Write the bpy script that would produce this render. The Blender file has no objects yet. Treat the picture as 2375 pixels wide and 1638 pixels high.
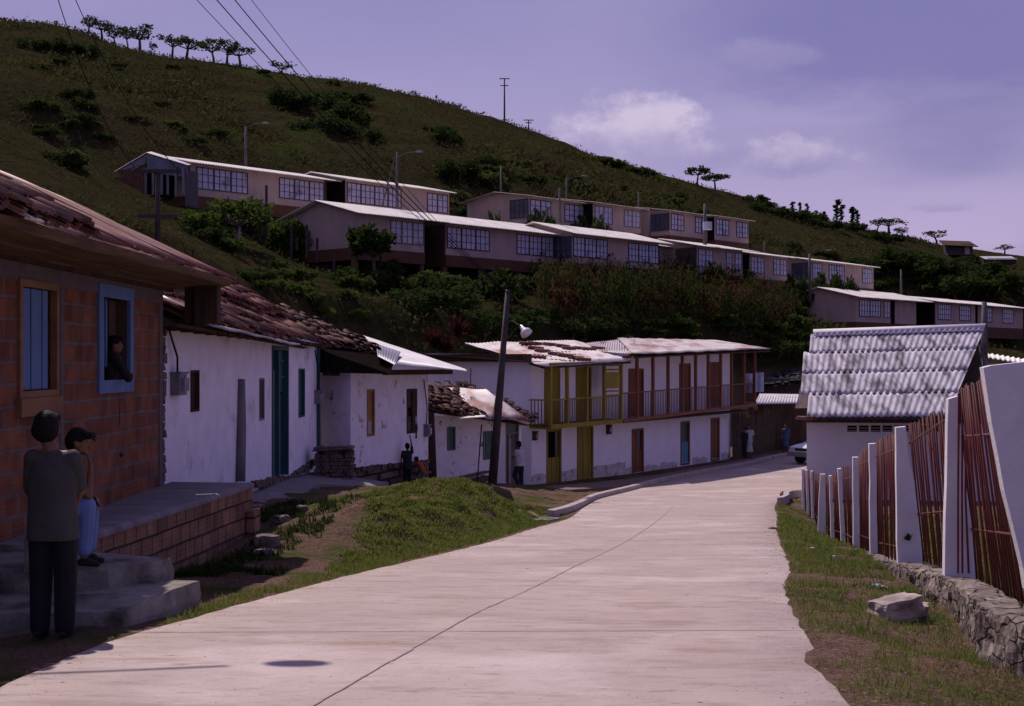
import bpy, math, random
import numpy as np
from mathutils import Vector, noise as mnoise

C = bpy.context.scene
COL = C.collection
F = 3200.0; CU = 1187.5; CV = 838.0           # focal length and principal point of the 2375 px wide photograph

# ------------------------------------------------------------------ camera
cam_d = bpy.data.cameras.new('camera'); cam = bpy.data.objects.new('camera', cam_d); COL.objects.link(cam)
cam.location = (0, 0, 0); cam.rotation_euler = (math.radians(90), 0, 0)
cam_d.sensor_width = 36; cam_d.lens = F / 2375 * 36; cam_d.shift_y = 19 / 2375
cam_d.clip_end = 3000; cam_d.clip_start = 0.1
C.camera = cam
# ------------------------------------------------------------------ light
SUN = Vector((-.39, .70, 1.0)).normalized()
EL = math.asin(SUN.z); AZ = math.atan2(SUN.x, SUN.y)
sd = bpy.data.lights.new('sun', 'SUN'); sd.energy = 3.7; sd.angle = math.radians(.55); sd.color = (1.0, .90, .83)
so = bpy.data.objects.new('sun', sd); COL.objects.link(so)
so.rotation_euler = SUN.to_track_quat('Z', 'Y').to_euler(); so.location = (-20, 40, 60)

w = bpy.data.worlds.new('World'); C.world = w; w.use_nodes = True
nt = w.node_tree; nt.nodes.clear(); N = nt.nodes.new; L = nt.links.new
out = N('ShaderNodeOutputWorld'); bg = N('ShaderNodeBackground'); L(bg.outputs[0], out.inputs[0])
sky = N('ShaderNodeTexSky'); sky.sky_type = 'NISHITA'; sky.sun_disc = False
sky.sun_elevation = EL; sky.sun_rotation = AZ; sky.air_density = 1.0; sky.dust_density = 1.5; sky.altitude = 1200
bg.inputs[1].default_value = .10
def wm(op, a, b=None, c=None):
    n = N('ShaderNodeMath'); n.operation = op
    for i, x in enumerate((a, b, c)):
        if x is None: continue
        if isinstance(x, (int, float)): n.inputs[i].default_value = x
        else: L(x, n.inputs[i])
    return n.outputs[0]
def wmix(f, a, b, bt='MIX'):
    n = N('ShaderNodeMix'); n.data_type = 'RGBA'; n.blend_type = bt
    for s, x in ((n.inputs[0], f), (n.inputs[6], a), (n.inputs[7], b)):
        if isinstance(x, (int, float)): s.default_value = x
        elif isinstance(x, tuple): s.default_value = x
        else: L(x, s)
    return n.outputs[2]
def wramp(x, lo, hi):
    n = N('ShaderNodeMapRange'); n.interpolation_type = 'SMOOTHSTEP'; L(x, n.inputs[0])
    n.inputs[1].default_value = lo; n.inputs[2].default_value = hi; return n.outputs[0]
tc = N('ShaderNodeTexCoord'); sep = N('ShaderNodeSeparateXYZ'); L(tc.outputs['Generated'], sep.inputs[0])
sx, sy, sz = sep.outputs
ya = wm('MAXIMUM', sy, .05)
az = wm('DIVIDE', sx, ya); el = wm('DIVIDE', sz, ya)
def wnoise(scale, det=6, rough=.6, sx_=1, sz_=1, off=0):
    mp = N('ShaderNodeMapping'); mp.inputs['Scale'].default_value = (sx_, 1, sz_); mp.inputs['Location'].default_value = (off, off, off)
    L(tc.outputs['Generated'], mp.inputs[0])
    n = N('ShaderNodeTexNoise'); n.inputs['Scale'].default_value = scale; n.inputs['Detail'].default_value = det
    n.inputs['Roughness'].default_value = rough; L(mp.outputs[0], n.inputs[0]); return n.outputs[0]
base = wmix(1.0, sky.outputs[0], (1.08, .74, 1.02, 1), 'MULTIPLY')
veil = wramp(wnoise(3.2, 5, .55, 1, 2.6, 3.1), .35, .68)
hz = wramp(el, .30, .02)
low = wmix(hz, (2.05, 1.95, 3.8, 1), (4.2, 3.3, 5.1, 1))
base = wmix(.86, base, low)
base = wmix(wm('MULTIPLY', veil, .55), base, (3.3, 2.85, 4.8, 1))
dk = wramp(wnoise(2.6, 4, .5, 1, 3.2, 9.4), .50, .72)
base = wmix(wm('MULTIPLY', dk, .62), base, (1.5, 1.45, 3.3, 1))
wv_ = wm('MULTIPLY', wm('SUBTRACT', wnoise(5, 6, .6, 1, 3, 4.4), .5), .09)
band = wm('MULTIPLY', wramp(wm('ADD', wm('ADD', el, wm('MULTIPLY', az, .04)), wv_), .188, .222), wramp(wm('ADD', az, wm('MULTIPLY', wv_, 1.5)), .06, .24))
base = wmix(wm('MULTIPLY', band, .8), base, (1.65, 1.55, 3.6, 1))
n_fine = wnoise(22, 7, .62, 1, 1.5, 1.7)
def cloud(cu, cv, rx, rz, lit, shade, col_in, amt=1.0):
    a0 = (cu - CU) / F; e0 = (CV - cv) / F
    dx = wm('DIVIDE', wm('SUBTRACT', az, a0), rx / F)
    dz = wm('DIVIDE', wm('SUBTRACT', el, e0), rz / F)
    # flat underside: the lower half falls off faster
    dz2 = wm('MULTIPLY', dz, wm('ADD', 1.0, wm('MULTIPLY', wm('LESS_THAN', dz, 0.0), .5)))
    r = wm('SQRT', wm('ADD', wm('MULTIPLY', dx, dx), wm('MULTIPLY', dz2, dz2)))
    v = wm('ADD', wm('SUBTRACT', 1.0, r), wm('MULTIPLY', wm('SUBTRACT', n_fine, .5), 2.2))
    m = wm('MULTIPLY', wramp(v, -.05, .55), amt)
    top = wramp(wm('ADD', dz, wm('MULTIPLY', wm('SUBTRACT', n_fine, .5), 2.0)), -.5, .7)
    return wmix(m, col_in, wmix(top, shade, lit))
base = cloud(1480, 330, 235, 105, (5.3, 4.6, 6.1, 1), (3.2, 2.8, 4.7, 1), base, .92)
base = cloud(1850, 365, 165, 72, (4.8, 4.1, 5.6, 1), (2.6, 2.35, 4.3, 1), base, .88)
base = cloud(1790, 130, 130, 45, (3.8, 3.3, 5.0, 1), (2.9, 2.6, 4.4, 1), base, .28)
base = cloud(2190, 480, 90, 26, (3.6, 3.2, 4.8, 1), (2.7, 2.4, 4.2, 1), base, .6)
L(base, bg.inputs[0])
C.view_settings.view_transform = 'Standard'; C.view_settings.look = 'None'
C.view_settings.exposure = 0.24; C.view_settings.gamma = 1

# ------------------------------------------------------------------ helpers
def P(u, v, Y):
    return Vector(((u - CU) / F * Y, Y, -(v - CV) / F * Y))
def XU(u, Y): return (u - CU) / F * Y
def ZV(v, Y): return -(v - CV) / F * Y
rng = random.Random(7); nr = np.random.RandomState(11)
BASE = {}
def tag(o, label=None, cat=None, group=None, kind=None):
    if label: o['label'] = label
    if cat: o['category'] = cat
    if group: o['group'] = group
    if kind: o['kind'] = kind
    return o
def thing(name, loc, label, cat, group=None):
    o = bpy.data.objects.new(name, None); COL.objects.link(o); o.location = loc
    o.empty_display_size = .2
    BASE[o.name] = Vector(loc); return tag(o, label, cat, group)
def kids(o): return [c for c in bpy.data.objects if c.parent == o]
def copy_tree(o, parent=None):
    c = o.copy(); COL.objects.link(c)
    if parent is not None: c.parent = parent
    for ch in kids(o): copy_tree(ch, c)
    return c

class MB:
    def __init__(s): s.v = []; s.f = []; s.sm = False
    def add(s, vs, fs):
        n = len(s.v); s.v += [tuple(x) for x in vs]; s.f += [tuple(i + n for i in f) for f in fs]
    def quad(s, a, b, c, d): s.add((a, b, c, d), ((0, 1, 2, 3),))
    def box(s, o, a, b, c):
        o = Vector(o); a = Vector(a); b = Vector(b); c = Vector(c)
        vs = [o, o + a, o + a + b, o + b, o + c, o + a + c, o + a + b + c, o + b + c]
        s.add(vs, ((0, 3, 2, 1), (4, 5, 6, 7), (0, 1, 5, 4), (1, 2, 6, 5), (2, 3, 7, 6), (3, 0, 4, 7)))
    def cbox(s, c, dx, dy, dz, rz=0, jit=0):
        c = Vector(c); ca, sa = math.cos(rz), math.sin(rz)
        a = Vector((ca, sa, 0)) * dx; b = Vector((-sa, ca, 0)) * dy; z = Vector((0, 0, dz))
        n0 = len(s.v); s.box(c - a / 2 - b / 2 - z / 2, a, b, z)
        if jit:
            for i in range(n0, len(s.v)):
                s.v[i] = tuple(k + rng.uniform(-jit, jit) for k in s.v[i])
    def prism(s, poly, vec):
        n = len(poly); vec = Vector(vec)
        vs = [Vector(p) for p in poly] + [Vector(p) + vec for p in poly]
        fs = [tuple(range(n - 1, -1, -1)), tuple(range(n, 2 * n))]
        fs += [(i, (i + 1) % n, n + (i + 1) % n, n + i) for i in range(n)]
        s.add(vs, fs)
    def tube(s, pts, r, n=8, cap=True):
        pts = [Vector(p) for p in pts]; k = len(pts)
        rs = r if isinstance(r, (list, tuple)) else [r] * k
        vs = []; fs = []
        for i, p in enumerate(pts):
            d = (pts[min(i + 1, k - 1)] - pts[max(i - 1, 0)])
            if d.length < 1e-9: d = Vector((0, 0, 1))
            d.normalize()
            a = d.cross(Vector((0, 0, 1)) if abs(d.z) < .9 else Vector((1, 0, 0))).normalized(); b = d.cross(a)
            for j in range(n):
                t = 2 * math.pi * j / n
                vs.append(p + (a * math.cos(t) + b * math.sin(t)) * rs[i])
        for i in range(k - 1):
            for j in range(n):
                fs.append((i * n + j, i * n + (j + 1) % n, (i + 1) * n + (j + 1) % n, (i + 1) * n + j))
        if cap: fs += [tuple(range(n - 1, -1, -1)), tuple((k - 1) * n + j for j in range(n))]
        s.add(vs, fs)
    def ell(s, c, rx, ry, rz, n=10, m=7, seed=None, amp=0):
        c = Vector(c); vs = []; fs = []
        for i in range(m + 1):
            ph = math.pi * i / m
            for j in range(n):
                t = 2 * math.pi * j / n
                d = Vector((math.sin(ph) * math.cos(t), math.sin(ph) * math.sin(t), math.cos(ph)))
                k = 1
                if amp: k += amp * mnoise.noise(d * 1.7 + Vector((seed, seed, 0)))
                vs.append(c + Vector((d.x * rx, d.y * ry, d.z * rz)) * k)
        for i in range(m):
            for j in range(n):
                fs.append((i * n + j, (i + 1) * n + j, (i + 1) * n + (j + 1) % n, i * n + (j + 1) % n))
        s.add(vs, fs)
    def capsule(s, a, b, ra, rb, n=10):
        a = Vector(a); b = Vector(b); d = b - a
        if d.length < 1e-6: d = Vector((0, 0, 1e-3))
        dn = d.normalized(); pts = []; rs = []
        for k in (-1, -.8, -.45, 0): pts.append(a + dn * ra * k); rs.append(ra * math.sqrt(max(0.0, 1 - k * k)) + 1e-4)
        for k in (0, .45, .8, 1): pts.append(b + dn * rb * k); rs.append(rb * math.sqrt(max(0.0, 1 - k * k)) + 1e-4)
        s.tube(pts, rs, n)
    def build(s, name, mat, parent=None, smooth=False, label=None):
        off = Vector((0, 0, 0))
        if parent is not None: off = BASE.get(parent.name, off)
        me = bpy.data.meshes.new(name)
        me.from_pydata([(x - off.x, y - off.y, z - off.z) for x, y, z in s.v], [], s.f)
        if smooth: me.polygons.foreach_set('use_smooth', [True] * len(me.polygons))
        me.materials.append(mat); me.update()
        o = bpy.data.objects.new(name, me); COL.objects.link(o)
        if parent is not None: o.parent = parent; BASE[o.name] = off
        if label: o['label'] = label
        return o

def npmesh(name, V, Fq, mat, smooth=False, parent=None):
    """V (n,3) float array, Fq (m,k) int array"""
    me = bpy.data.meshes.new(name); n = len(V); m, k = Fq.shape
    me.vertices.add(n); me.vertices.foreach_set('co', np.asarray(V, np.float32).ravel())
    me.loops.add(m * k); me.loops.foreach_set('vertex_index', np.asarray(Fq, np.int32).ravel())
    me.polygons.add(m); me.polygons.foreach_set('loop_start', np.arange(0, m * k, k, dtype=np.int32))
    try: me.polygons.foreach_set('loop_total', np.full(m, k, np.int32))
    except Exception: pass
    if smooth: me.polygons.foreach_set('use_smooth', np.ones(m, bool))
    me.materials.append(mat); me.update(calc_edges=True); me.validate()
    o = bpy.data.objects.new(name, me); COL.objects.link(o)
    if parent is not None: o.parent = parent
    return o

# ------------------------------------------------------------------ materials
MATS = {}
def mat(name, c1, c2=None, scale=4, rough=.85, bump=0, bscale=None, c3=None, s3=.6, t3=(.52, .68), metal=0, stretch=(1, 1, 1),
        det=6, spec=.3, bdist=.02, obj=False, lo=.35, hi=.65, island=0):
    if name in MATS: return MATS[name]
    m = bpy.data.materials.new(name); m.use_nodes = True; nt = m.node_tree; nn = nt.nodes; b = nn['Principled BSDF']
    b.inputs['Roughness'].default_value = rough; b.inputs['Metallic'].default_value = metal
    b.inputs['Specular IOR Level'].default_value = spec
    c = lambda x: (x[0], x[1], x[2], 1)
    tcn = nn.new('ShaderNodeTexCoord') if obj else nn.new('ShaderNodeNewGeometry')
    src = tcn.outputs['Object'] if obj else tcn.outputs['Position']
    mp = nn.new('ShaderNodeMapping'); mp.inputs['Scale'].default_value = stretch; nt.links.new(src, mp.inputs[0])
    def noise(sc, d=det):
        n = nn.new('ShaderNodeTexNoise'); n.inputs['Scale'].default_value = sc; n.inputs['Detail'].default_value = d
        n.inputs['Roughness'].default_value = .62; nt.links.new(mp.outputs[0], n.inputs[0]); return n.outputs[0]
    def mr(x, a, bb):
        n = nn.new('ShaderNodeMapRange'); n.inputs[1].default_value = a; n.inputs[2].default_value = bb; nt.links.new(x, n.inputs[0]); return n.outputs[0]
    def mix(f, a, bb):
        n = nn.new('ShaderNodeMix'); n.data_type = 'RGBA'; nt.links.new(f, n.inputs[0])
        for s, x in ((n.inputs[6], a), (n.inputs[7], bb)):
            if isinstance(x, tuple): s.default_value = x
            else: nt.links.new(x, s)
        return n.outputs[2]
    col = c(c1)
    if c2 is not None: col = mix(mr(noise(scale), lo, hi), c(c1), c(c2))
    if c3 is not None: col = mix(mr(noise(s3, 8), *t3), col, c(c3))
    if island:      # every tile / slat its own shade
        gi = nn.new('ShaderNodeNewGeometry'); m3 = nn.new('ShaderNodeMapRange'); m3.inputs[3].default_value = 1 - island; m3.inputs[4].default_value = 1 + island*.9; nt.links.new(gi.outputs['Random Per Island'], m3.inputs[0])
        m4 = nn.new('ShaderNodeMix'); m4.data_type = 'RGBA'; m4.blend_type = 'MULTIPLY'; m4.inputs[0].default_value = 1
        if isinstance(col, tuple): m4.inputs[6].default_value = col
        else: nt.links.new(col, m4.inputs[6])
        nt.links.new(m3.outputs[0], m4.inputs[7]); col = m4.outputs[2]
    if isinstance(col, tuple): b.inputs['Base Color'].default_value = col
    else: nt.links.new(col, b.inputs['Base Color'])
    if bump:
        bn = nn.new('ShaderNodeBump'); bn.inputs['Strength'].default_value = bump; bn.inputs['Distance'].default_value = bdist
        nt.links.new(noise(bscale or scale * 3), bn.inputs['Height']); nt.links.new(bn.outputs[0], b.inputs['Normal'])
    MATS[name] = m; return m

def brickmat(name, c1, c2, mortar, bw, bh, ms=.01, axis='yz', groove=0, dark=None, rot=0):
    m = bpy.data.materials.new(name); m.use_nodes = True; nt = m.node_tree; nn = nt.nodes; b = nn['Principled BSDF']; L = nt.links.new
    b.inputs['Roughness'].default_value = .9; b.inputs['Specular IOR Level'].default_value = .2
    g = nn.new('ShaderNodeNewGeometry'); sp = nn.new('ShaderNodeSeparateXYZ'); L(g.outputs['Position'], sp.inputs[0])
    cb = nn.new('ShaderNodeCombineXYZ')
    hd = nn.new('ShaderNodeMath'); hd.operation = 'ADD'
    # horizontal run: mostly Y on street walls, X on walls facing the camera
    L(sp.outputs['Y' if axis == 'yz' else 'X'], hd.inputs[0]); hd.inputs[1].default_value = 0
    # slight wobble of the courses
    nz = nn.new('ShaderNodeTexNoise'); nz.inputs['Scale'].default_value = 1.3; L(g.outputs['Position'], nz.inputs[0])
    wv = nn.new('ShaderNodeMath'); wv.operation = 'MULTIPLY_ADD'; L(nz.outputs[0], wv.inputs[0]); wv.inputs[1].default_value = .035; L(sp.outputs['Z'], wv.inputs[2])
    L(hd.outputs[0], cb.inputs[0]); L(wv.outputs[0], cb.inputs[1])
    bt = nn.new('ShaderNodeTexBrick'); L(cb.outputs[0], bt.inputs[0])
    bt.inputs['Scale'].default_value = 1; bt.inputs['Brick Width'].default_value = bw; bt.inputs['Row Height'].default_value = bh
    bt.inputs['Mortar Size'].default_value = ms; bt.inputs['Mortar Smooth'].default_value = .15; bt.inputs['Bias'].default_value = 0
    bt.inputs['Color1'].default_value = (*c1, 1); bt.inputs['Color2'].default_value = (*c2, 1); bt.inputs['Mortar'].default_value = (*mortar, 1)
    n2 = nn.new('ShaderNodeTexNoise'); n2.inputs['Scale'].default_value = 3.5; n2.inputs['Detail'].default_value = 8; L(g.outputs['Position'], n2.inputs[0])
    mr = nn.new('ShaderNodeMapRange'); mr.inputs[1].default_value = .3; mr.inputs[2].default_value = .7; mr.inputs[3].default_value = .62; mr.inputs[4].default_value = 1.18
    L(n2.outputs[0], mr.inputs[0])
    mx = nn.new('ShaderNodeMix'); mx.data_type = 'RGBA'; mx.blend_type = 'MULTIPLY'; mx.inputs[0].default_value = 1
    L(bt.outputs[0], mx.inputs[6]); L(mr.outputs[0], mx.inputs[7])
    L(mx.outputs[2], b.inputs['Base Color'])
    bp = nn.new('ShaderNodeBump'); bp.inputs['Strength'].default_value = .9; bp.inputs['Distance'].default_value = .012
    inv = nn.new('ShaderNodeMath'); inv.operation = 'SUBTRACT'; inv.inputs[0].default_value = 1; L(bt.outputs[1], inv.inputs[1])
    h = inv.outputs[0]
    if groove:
        wv2 = nn.new('ShaderNodeMath'); wv2.operation = 'MULTIPLY'; L(sp.outputs['Z'], wv2.inputs[0]); wv2.inputs[1].default_value = 2 * math.pi / groove
        sn = nn.new('ShaderNodeMath'); sn.operation = 'SINE'; L(wv2.outputs[0], sn.inputs[0])
        ad = nn.new('ShaderNodeMath'); ad.operation = 'MULTIPLY_ADD'; L(sn.outputs[0], ad.inputs[0]); ad.inputs[1].default_value = .10; L(h, ad.inputs[2]); h = ad.outputs[0]
    L(h, bp.inputs['Height']); L(bp.outputs[0], b.inputs['Normal'])
    MATS[name] = m; return m

# colours (linear albedo)
plaster = mat('white_plaster', (.84, .77, .87), (.74, .67, .77), 2.2, .9, .5, 14, c3=(.40, .30, .27), s3=1.4, t3=(.57, .76))
plaster2 = mat('worn_white_plaster', (.82, .75, .85), (.70, .63, .73), 2.8, .9, .6, 9, c3=(.20, .13, .11), s3=2.6, t3=(.605, .68))
plaster3 = mat('smooth_white_plaster', (.80, .74, .85), (.73, .67, .79), 1.5, .9, .15, 20)
pinkwall = mat('pink_plaster', (.44, .315, .285), (.36, .255, .24), 1.2, .9, .1, 10, c3=(.24, .165, .15), s3=.7, t3=(.56, .76), stretch=(1, 1, .5))
band_m = mat('red_brown_paint', (.11, .045, .022), (.08, .033, .018), 1.4, .8)
wood_d = mat('dark_old_wood', (.045, .028, .022), (.09, .055, .04), 5, .85, .5, 18, stretch=(1, 1, .15), spec=.05)
wood_b = mat('brown_plank_wood', (.075, .040, .018), (.15, .085, .038), 3, .8, .9, 16, stretch=(3, .35, 5))
wood_g = mat('weathered_grey_wood', (.14, .12, .13), (.24, .21, .22), 5, .85, .5, 20, stretch=(1, 1, .2))
blue_p = mat('blue_paint', (.09, .165, .34), (.07, .125, .26), 6, .6, .2, 20, stretch=(1, 1, .25))
teal_p = mat('teal_paint', (.022, .085, .095), (.016, .058, .066), 5, .6, .2, 20, stretch=(1, 1, .25))
ltblue_p = mat('light_blue_paint', (.10, .26, .38), (.08, .2, .3), 5, .6)
green_p = mat('dull_green_paint', (.07, .15, .13), (.05, .1, .09), 5, .6)
yellow_p = mat('mustard_paint', (.25, .185, .018), (.16, .115, .014), 4, .65, .2, 20, stretch=(1, 1, .25))
brown_p = mat('red_brown_wood_paint', (.22, .075, .035), (.14, .045, .025), 4, .65, .2, 20, stretch=(1, 1, .25))
orange_p = mat('orange_brown_wood', (.34, .15, .05), (.22, .09, .035), 4, .65)
red_bar = mat('rusty_red_paint', (.13, .020, .020), (.085, .015, .016), 7, .6, c3=(.13, .04, .025), s3=5)
dark_in = mat('dark_interior', (.012, .009, .011), rough=1, spec=0)  # near-black colour stands in for the shade inside rooms and openings
tile_m = mat('clay_roof_tile', (.30, .135, .095), (.15, .075, .065), 4.5, .9, .5, 12, c3=(.055, .04, .038), s3=1.9, t3=(.5, .68), det=8, island=.5, spec=.1)
tile_m2 = mat('dark_clay_tile', (.20, .10, .08), (.11, .06, .05), 3.2, .9, .5, 12, c3=(.04, .032, .03), s3=2.1, t3=(.5, .68), island=.5, spec=.1)
rust_m = mat('rusted_sheet_metal', (.22, .055, .038), (.10, .030, .028), 1.6, .6, 0, c3=(.50, .36, .34), s3=1.7, t3=(.55, .66), metal=.1, stretch=(.5, 3.4, .5), det=9)
rust_m2 = mat('rust_streaked_sheet', (.40, .34, .37), (.28, .235, .26), 2, .5, 0, c3=(.15, .05, .04), s3=.6, t3=(.50, .60), metal=.2, det=8, stretch=(1.5, .5, 1))
zinc = mat('bright_zinc_sheet', (.58, .54, .57), (.42, .39, .43), 1.6, .45, metal=.2)
cream_roof = mat('pale_fibre_cement_sheet', (.80, .74, .68), (.66, .60, .57), 1.5, .85, c3=(.45, .41, .40), s3=1.1, t3=(.5, .8))
asbestos = mat('weathered_fibre_cement', (.52, .47, .52), (.34, .31, .36), 1.7, .9, .3, 20, c3=(.09, .075, .09), s3=1.6, t3=(.47, .66), stretch=(2.2, .5, .5), det=10)
conc = mat('rough_concrete', (.27, .235, .215), (.15, .13, .115), 3, .95, .9, 25, c3=(.05, .045, .032), s3=1.9, t3=(.46, .62), det=9)
conc_s = mat('platform_concrete', (.23, .195, .20), (.14, .12, .13), 1.5, .85, .4, 18, stretch=(1, 3, 1), det=8)
kerb_m = mat('kerb_concrete', (.40, .335, .33), (.27, .22, .21), 4, .9, .3, 20)
stone_m = mat('mossy_stone', (.20, .16, .15), (.11, .085, .075), 5, .95, .9, 12, c3=(.30, .27, .27), s3=3.2, t3=(.56, .66), det=9, bdist=.04)
rubble_m = mat('rubble_brick', (.16, .10, .09), (.09, .06, .055), 6, .95, .6, 20)
pole_m = mat('grey_concrete_pole', (.11, .095, .10), (.075, .065, .07), 4, .85)
dpole_m = mat('dark_tarred_pole', (.035, .026, .028), (.06, .045, .045), 3, .8)
wire_m = mat('black_cable', (.02, .015, .018), rough=1, spec=0)
metal_w = mat('white_lamp_enamel', (.75, .72, .75), rough=.35)
pane_m = mat('sky_and_curtain_pane', (.46, .43, .56), (.34, .32, .45), 2.5, .2, spec=.5, c3=(.16, .15, .23), s3=1.1, t3=(.56, .68))  # pale violet holds the sky reflected in the glass as well as curtains
dpane_m = mat('dark_pane', (.05, .05, .085), (.09, .09, .14), 2, .12, spec=.7)
meter_m = mat('grey_meter_case', (.13, .12, .15), (.2, .18, .21), 5, .4)
bk_orange = brickmat('orange_hollow_block', (.25, .088, .040), (.15, .052, .030), (.15, .11, .10), .36, .205, .019, 'yz', .05)
bk_plat = brickmat('pink_brown_block', (.30, .155, .10), (.16, .085, .06), (.035, .026, .026), .31, .205, .012, 'yz', .05)
bk_dark = brickmat('dark_red_brick', (.16, .06, .04), (.11, .045, .035), (.09, .07, .065), .3, .14, .012, 'xz')
blk_rub = brickmat('rubble_footing', (.16, .11, .10), (.09, .06, .055), (.018, .014, .014), .42, .2, .03, 'xz')
leafA = mat('leaf_dark_green', (.020, .033, .009), (.038, .058, .013), 2.2, .9, spec=.04)
leafB = mat('leaf_mid_green', (.038, .058, .014), (.062, .084, .02), 2.5, .9, spec=.05, c3=(.11, .085, .03), s3=.8)
leafC = mat('leaf_fresh_green', (.075, .11, .02), (.042, .07, .014), 2.5, .9, spec=.05)
leafR = mat('leaf_dark_red', (.045, .010, .012), (.022, .008, .009), 3, .9, spec=.05)
bark = mat('grey_brown_bark', (.12, .09, .075), (.07, .05, .042), 6, .9, .5, 20)
def leafify(m, k=.38):
    nt = m.node_tree; b = nt.nodes['Principled BSDF']; out = [n for n in nt.nodes if n.type == 'OUTPUT_MATERIAL'][0]
    t = nt.nodes.new('ShaderNodeBsdfTranslucent'); mx = nt.nodes.new('ShaderNodeMixShader'); mx.inputs[0].default_value = k
    ic = b.inputs['Base Color']
    if ic.links: nt.links.new(ic.links[0].from_socket, t.inputs[0])
    else: t.inputs[0].default_value = ic.default_value
    nt.links.new(b.outputs[0], mx.inputs[1]); nt.links.new(t.outputs[0], mx.inputs[2]); nt.links.new(mx.outputs[0], out.inputs[0])
for m_ in (leafA, leafB, leafC, leafR): leafify(m_)
hillgrass = mat('dry_hill_grass', (.075, .068, .022), (.05, .058, .017), .55, .95, c3=(.105, .06, .035), s3=.16, t3=(.50, .64), det=10, bump=.8, bscale=3, bdist=.25)
scrub_m = mat('hill_scrub_leaves', (.088, .080, .030), (.040, .047, .016), .8, 1, c3=(.058, .036, .020), s3=.22, t3=(.52, .62), det=8, spec=0)
corn_m = mat('drying_corn_leaves', (.044, .034, .015), (.070, .028, .018), 1.6, .95, c3=(.020, .032, .009), s3=.5, t3=(.44, .54), spec=.0)
grass_m = mat('short_green_grass', (.115, .145, .028), (.165, .178, .044), 1.6, .85, c3=(.11, .085, .042), s3=.9, t3=(.60, .78), spec=.2)
for m_ in (scrub_m, corn_m): leafify(m_, .3)
leafify(grass_m, .45)
dry_m = mat('dry_straw', (.24, .16, .09), (.15, .09, .05), 5, .9)

# ------------------------------------------------------------------ terrain
def hermite(xs, ys):
    xs = np.array(xs, float); ys = np.array(ys, float); m = np.gradient(ys, xs)
    def f(x):
        x = np.clip(np.asarray(x, float), xs[0], xs[-1]); i = np.clip(np.searchsorted(xs, x) - 1, 0, len(xs) - 2)
        h = xs[i + 1] - xs[i]; t = (x - xs[i]) / h
        return (2*t**3 - 3*t**2 + 1)*ys[i] + (t**3 - 2*t**2 + t)*h*m[i] + (-2*t**3 + 3*t**2)*ys[i+1] + (t**3 - t**2)*h*m[i+1]
    return f
zr = hermite([-30, 0, 7.5, 10, 14, 18.5, 24, 30, 40, 50, 60, 70, 90, 500], [-1.2, -1.45, -1.72, -1.9, -2.24, -2.6, -2.99, -3.4, -4.05, -4.5, -4.68, -4.76, -4.8, -4.8])
LE = [(-2.9, -12), (-2.8, 0), (-2.7, 7), (-2.62, 9), (-2.38, 10.6), (-1.98, 13.6), (-1.62, 15.7), (-.95, 18.8), (-.25, 22), (.36, 25.4), (1.05, 28.7), (1.35, 31), (1.85, 36), (2.55, 41), (4.0, 46.5), (5.7, 52), (8.1, 57.3), (11, 63), (14, 69.5), (20, 78), (30, 88), (45, 98)]
RE = [(1.2, -12), (1.55, 0), (1.72, 7.4), (1.95, 8.8), (2.2, 10.6), (2.72, 13.6), (3.2, 15.7), (3.75, 18.8), (4.3, 22), (4.9, 25.4), (5.55, 28.7), (6.0, 31), (6.9, 36), (8.0, 41), (9.6, 46), (12.0, 50.5), (14.2, 54), (17, 59), (20, 64), (26, 72), (36, 82), (51, 92)]
lx = hermite([p[1] for p in LE[:16]], [p[0] for p in LE[:16]])
rx = hermite([p[1] for p in RE[:16]], [p[0] for p in RE[:16]])
Lh = hermite([-20, 14, 16.5, 18.5, 22, 26, 30, 34, 38, 43, 48, 56, 500], [0, 0, .05, .30, .46, .62, .66, .56, .50, .40, .10, .05, 0])
Rv = hermite([-20, 6, 9, 12, 16, 19, 22, 26, 30, 33, 37, 42, 500], [-.1, -.15, -.14, -.09, -.04, -.05, -.17, -.32, -.46, -.42, -.2, -.05, 0])
sst = lambda x, a, b: (lambda t: t * t * (3 - 2 * t))(np.clip((x - a) / (b - a), 0, 1))
BND = [(-8, -40), (-8, 38), (-7, 46), (-4, 57), (5, 70), (14, 82), (30, 90), (60, 93), (320, 95)]
def sdist(X, Y):
    best = np.full(X.shape, 1e9); sg = np.ones(X.shape)
    for (x0, y0), (x1, y1) in zip(BND[:-1], BND[1:]):
        dx, dy = x1 - x0, y1 - y0; l2 = dx*dx + dy*dy
        t = np.clip(((X - x0)*dx + (Y - y0)*dy)/l2, 0, 1)
        ex, ey = X - x0 - t*dx, Y - y0 - t*dy; d = np.hypot(ex, ey)
        s = np.sign(dx*(Y - y0) - dy*(X - x0)); k = d < best
        best = np.where(k, d, best); sg = np.where(k, s, sg)
    return best*sg
RIDGE = [(-250, 30, 165), (0, 55, 166), (125, 58, 167), (190, 72, 168), (242, 106, 169), (339, 127, 170), (493, 144, 173), (575, 159, 175), (677, 175, 178), (852, 200, 183), (1057, 251, 190), (1170, 287, 196), (1273, 318, 203),
         (1375, 364, 210), (1478, 390, 218), (1601, 426, 228), (1745, 462, 238), (1796, 482, 243), (1900, 508, 250), (2053, 545, 262), (2155, 566, 272), (2330, 590, 285), (2550, 612, 300)]
PTS = [(-14, -20, -.5), (-14, 10, -.2), (-9, 0, -1.2), (-9, 22, -1.0), (-9, 30, -.9), (-8.5, 38, -1.3), (-7, 46, -1.4), (-12, 25, .5), (-30, 0, 1), (-40, 30, 6), (-50, 60, 13), (-20, 20, 1.5),
       (3, 60, -2.4), (0, 58, -1.2), (12, 72, -2.2), (20, 80, -2.2), (18, 60, -4.5), (34, 84, -2.5), (60, 90, -2.5), (100, 92, -2), (200, 92, -2), (40, 60, -4.8), (100, 60, -4.8)]
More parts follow.
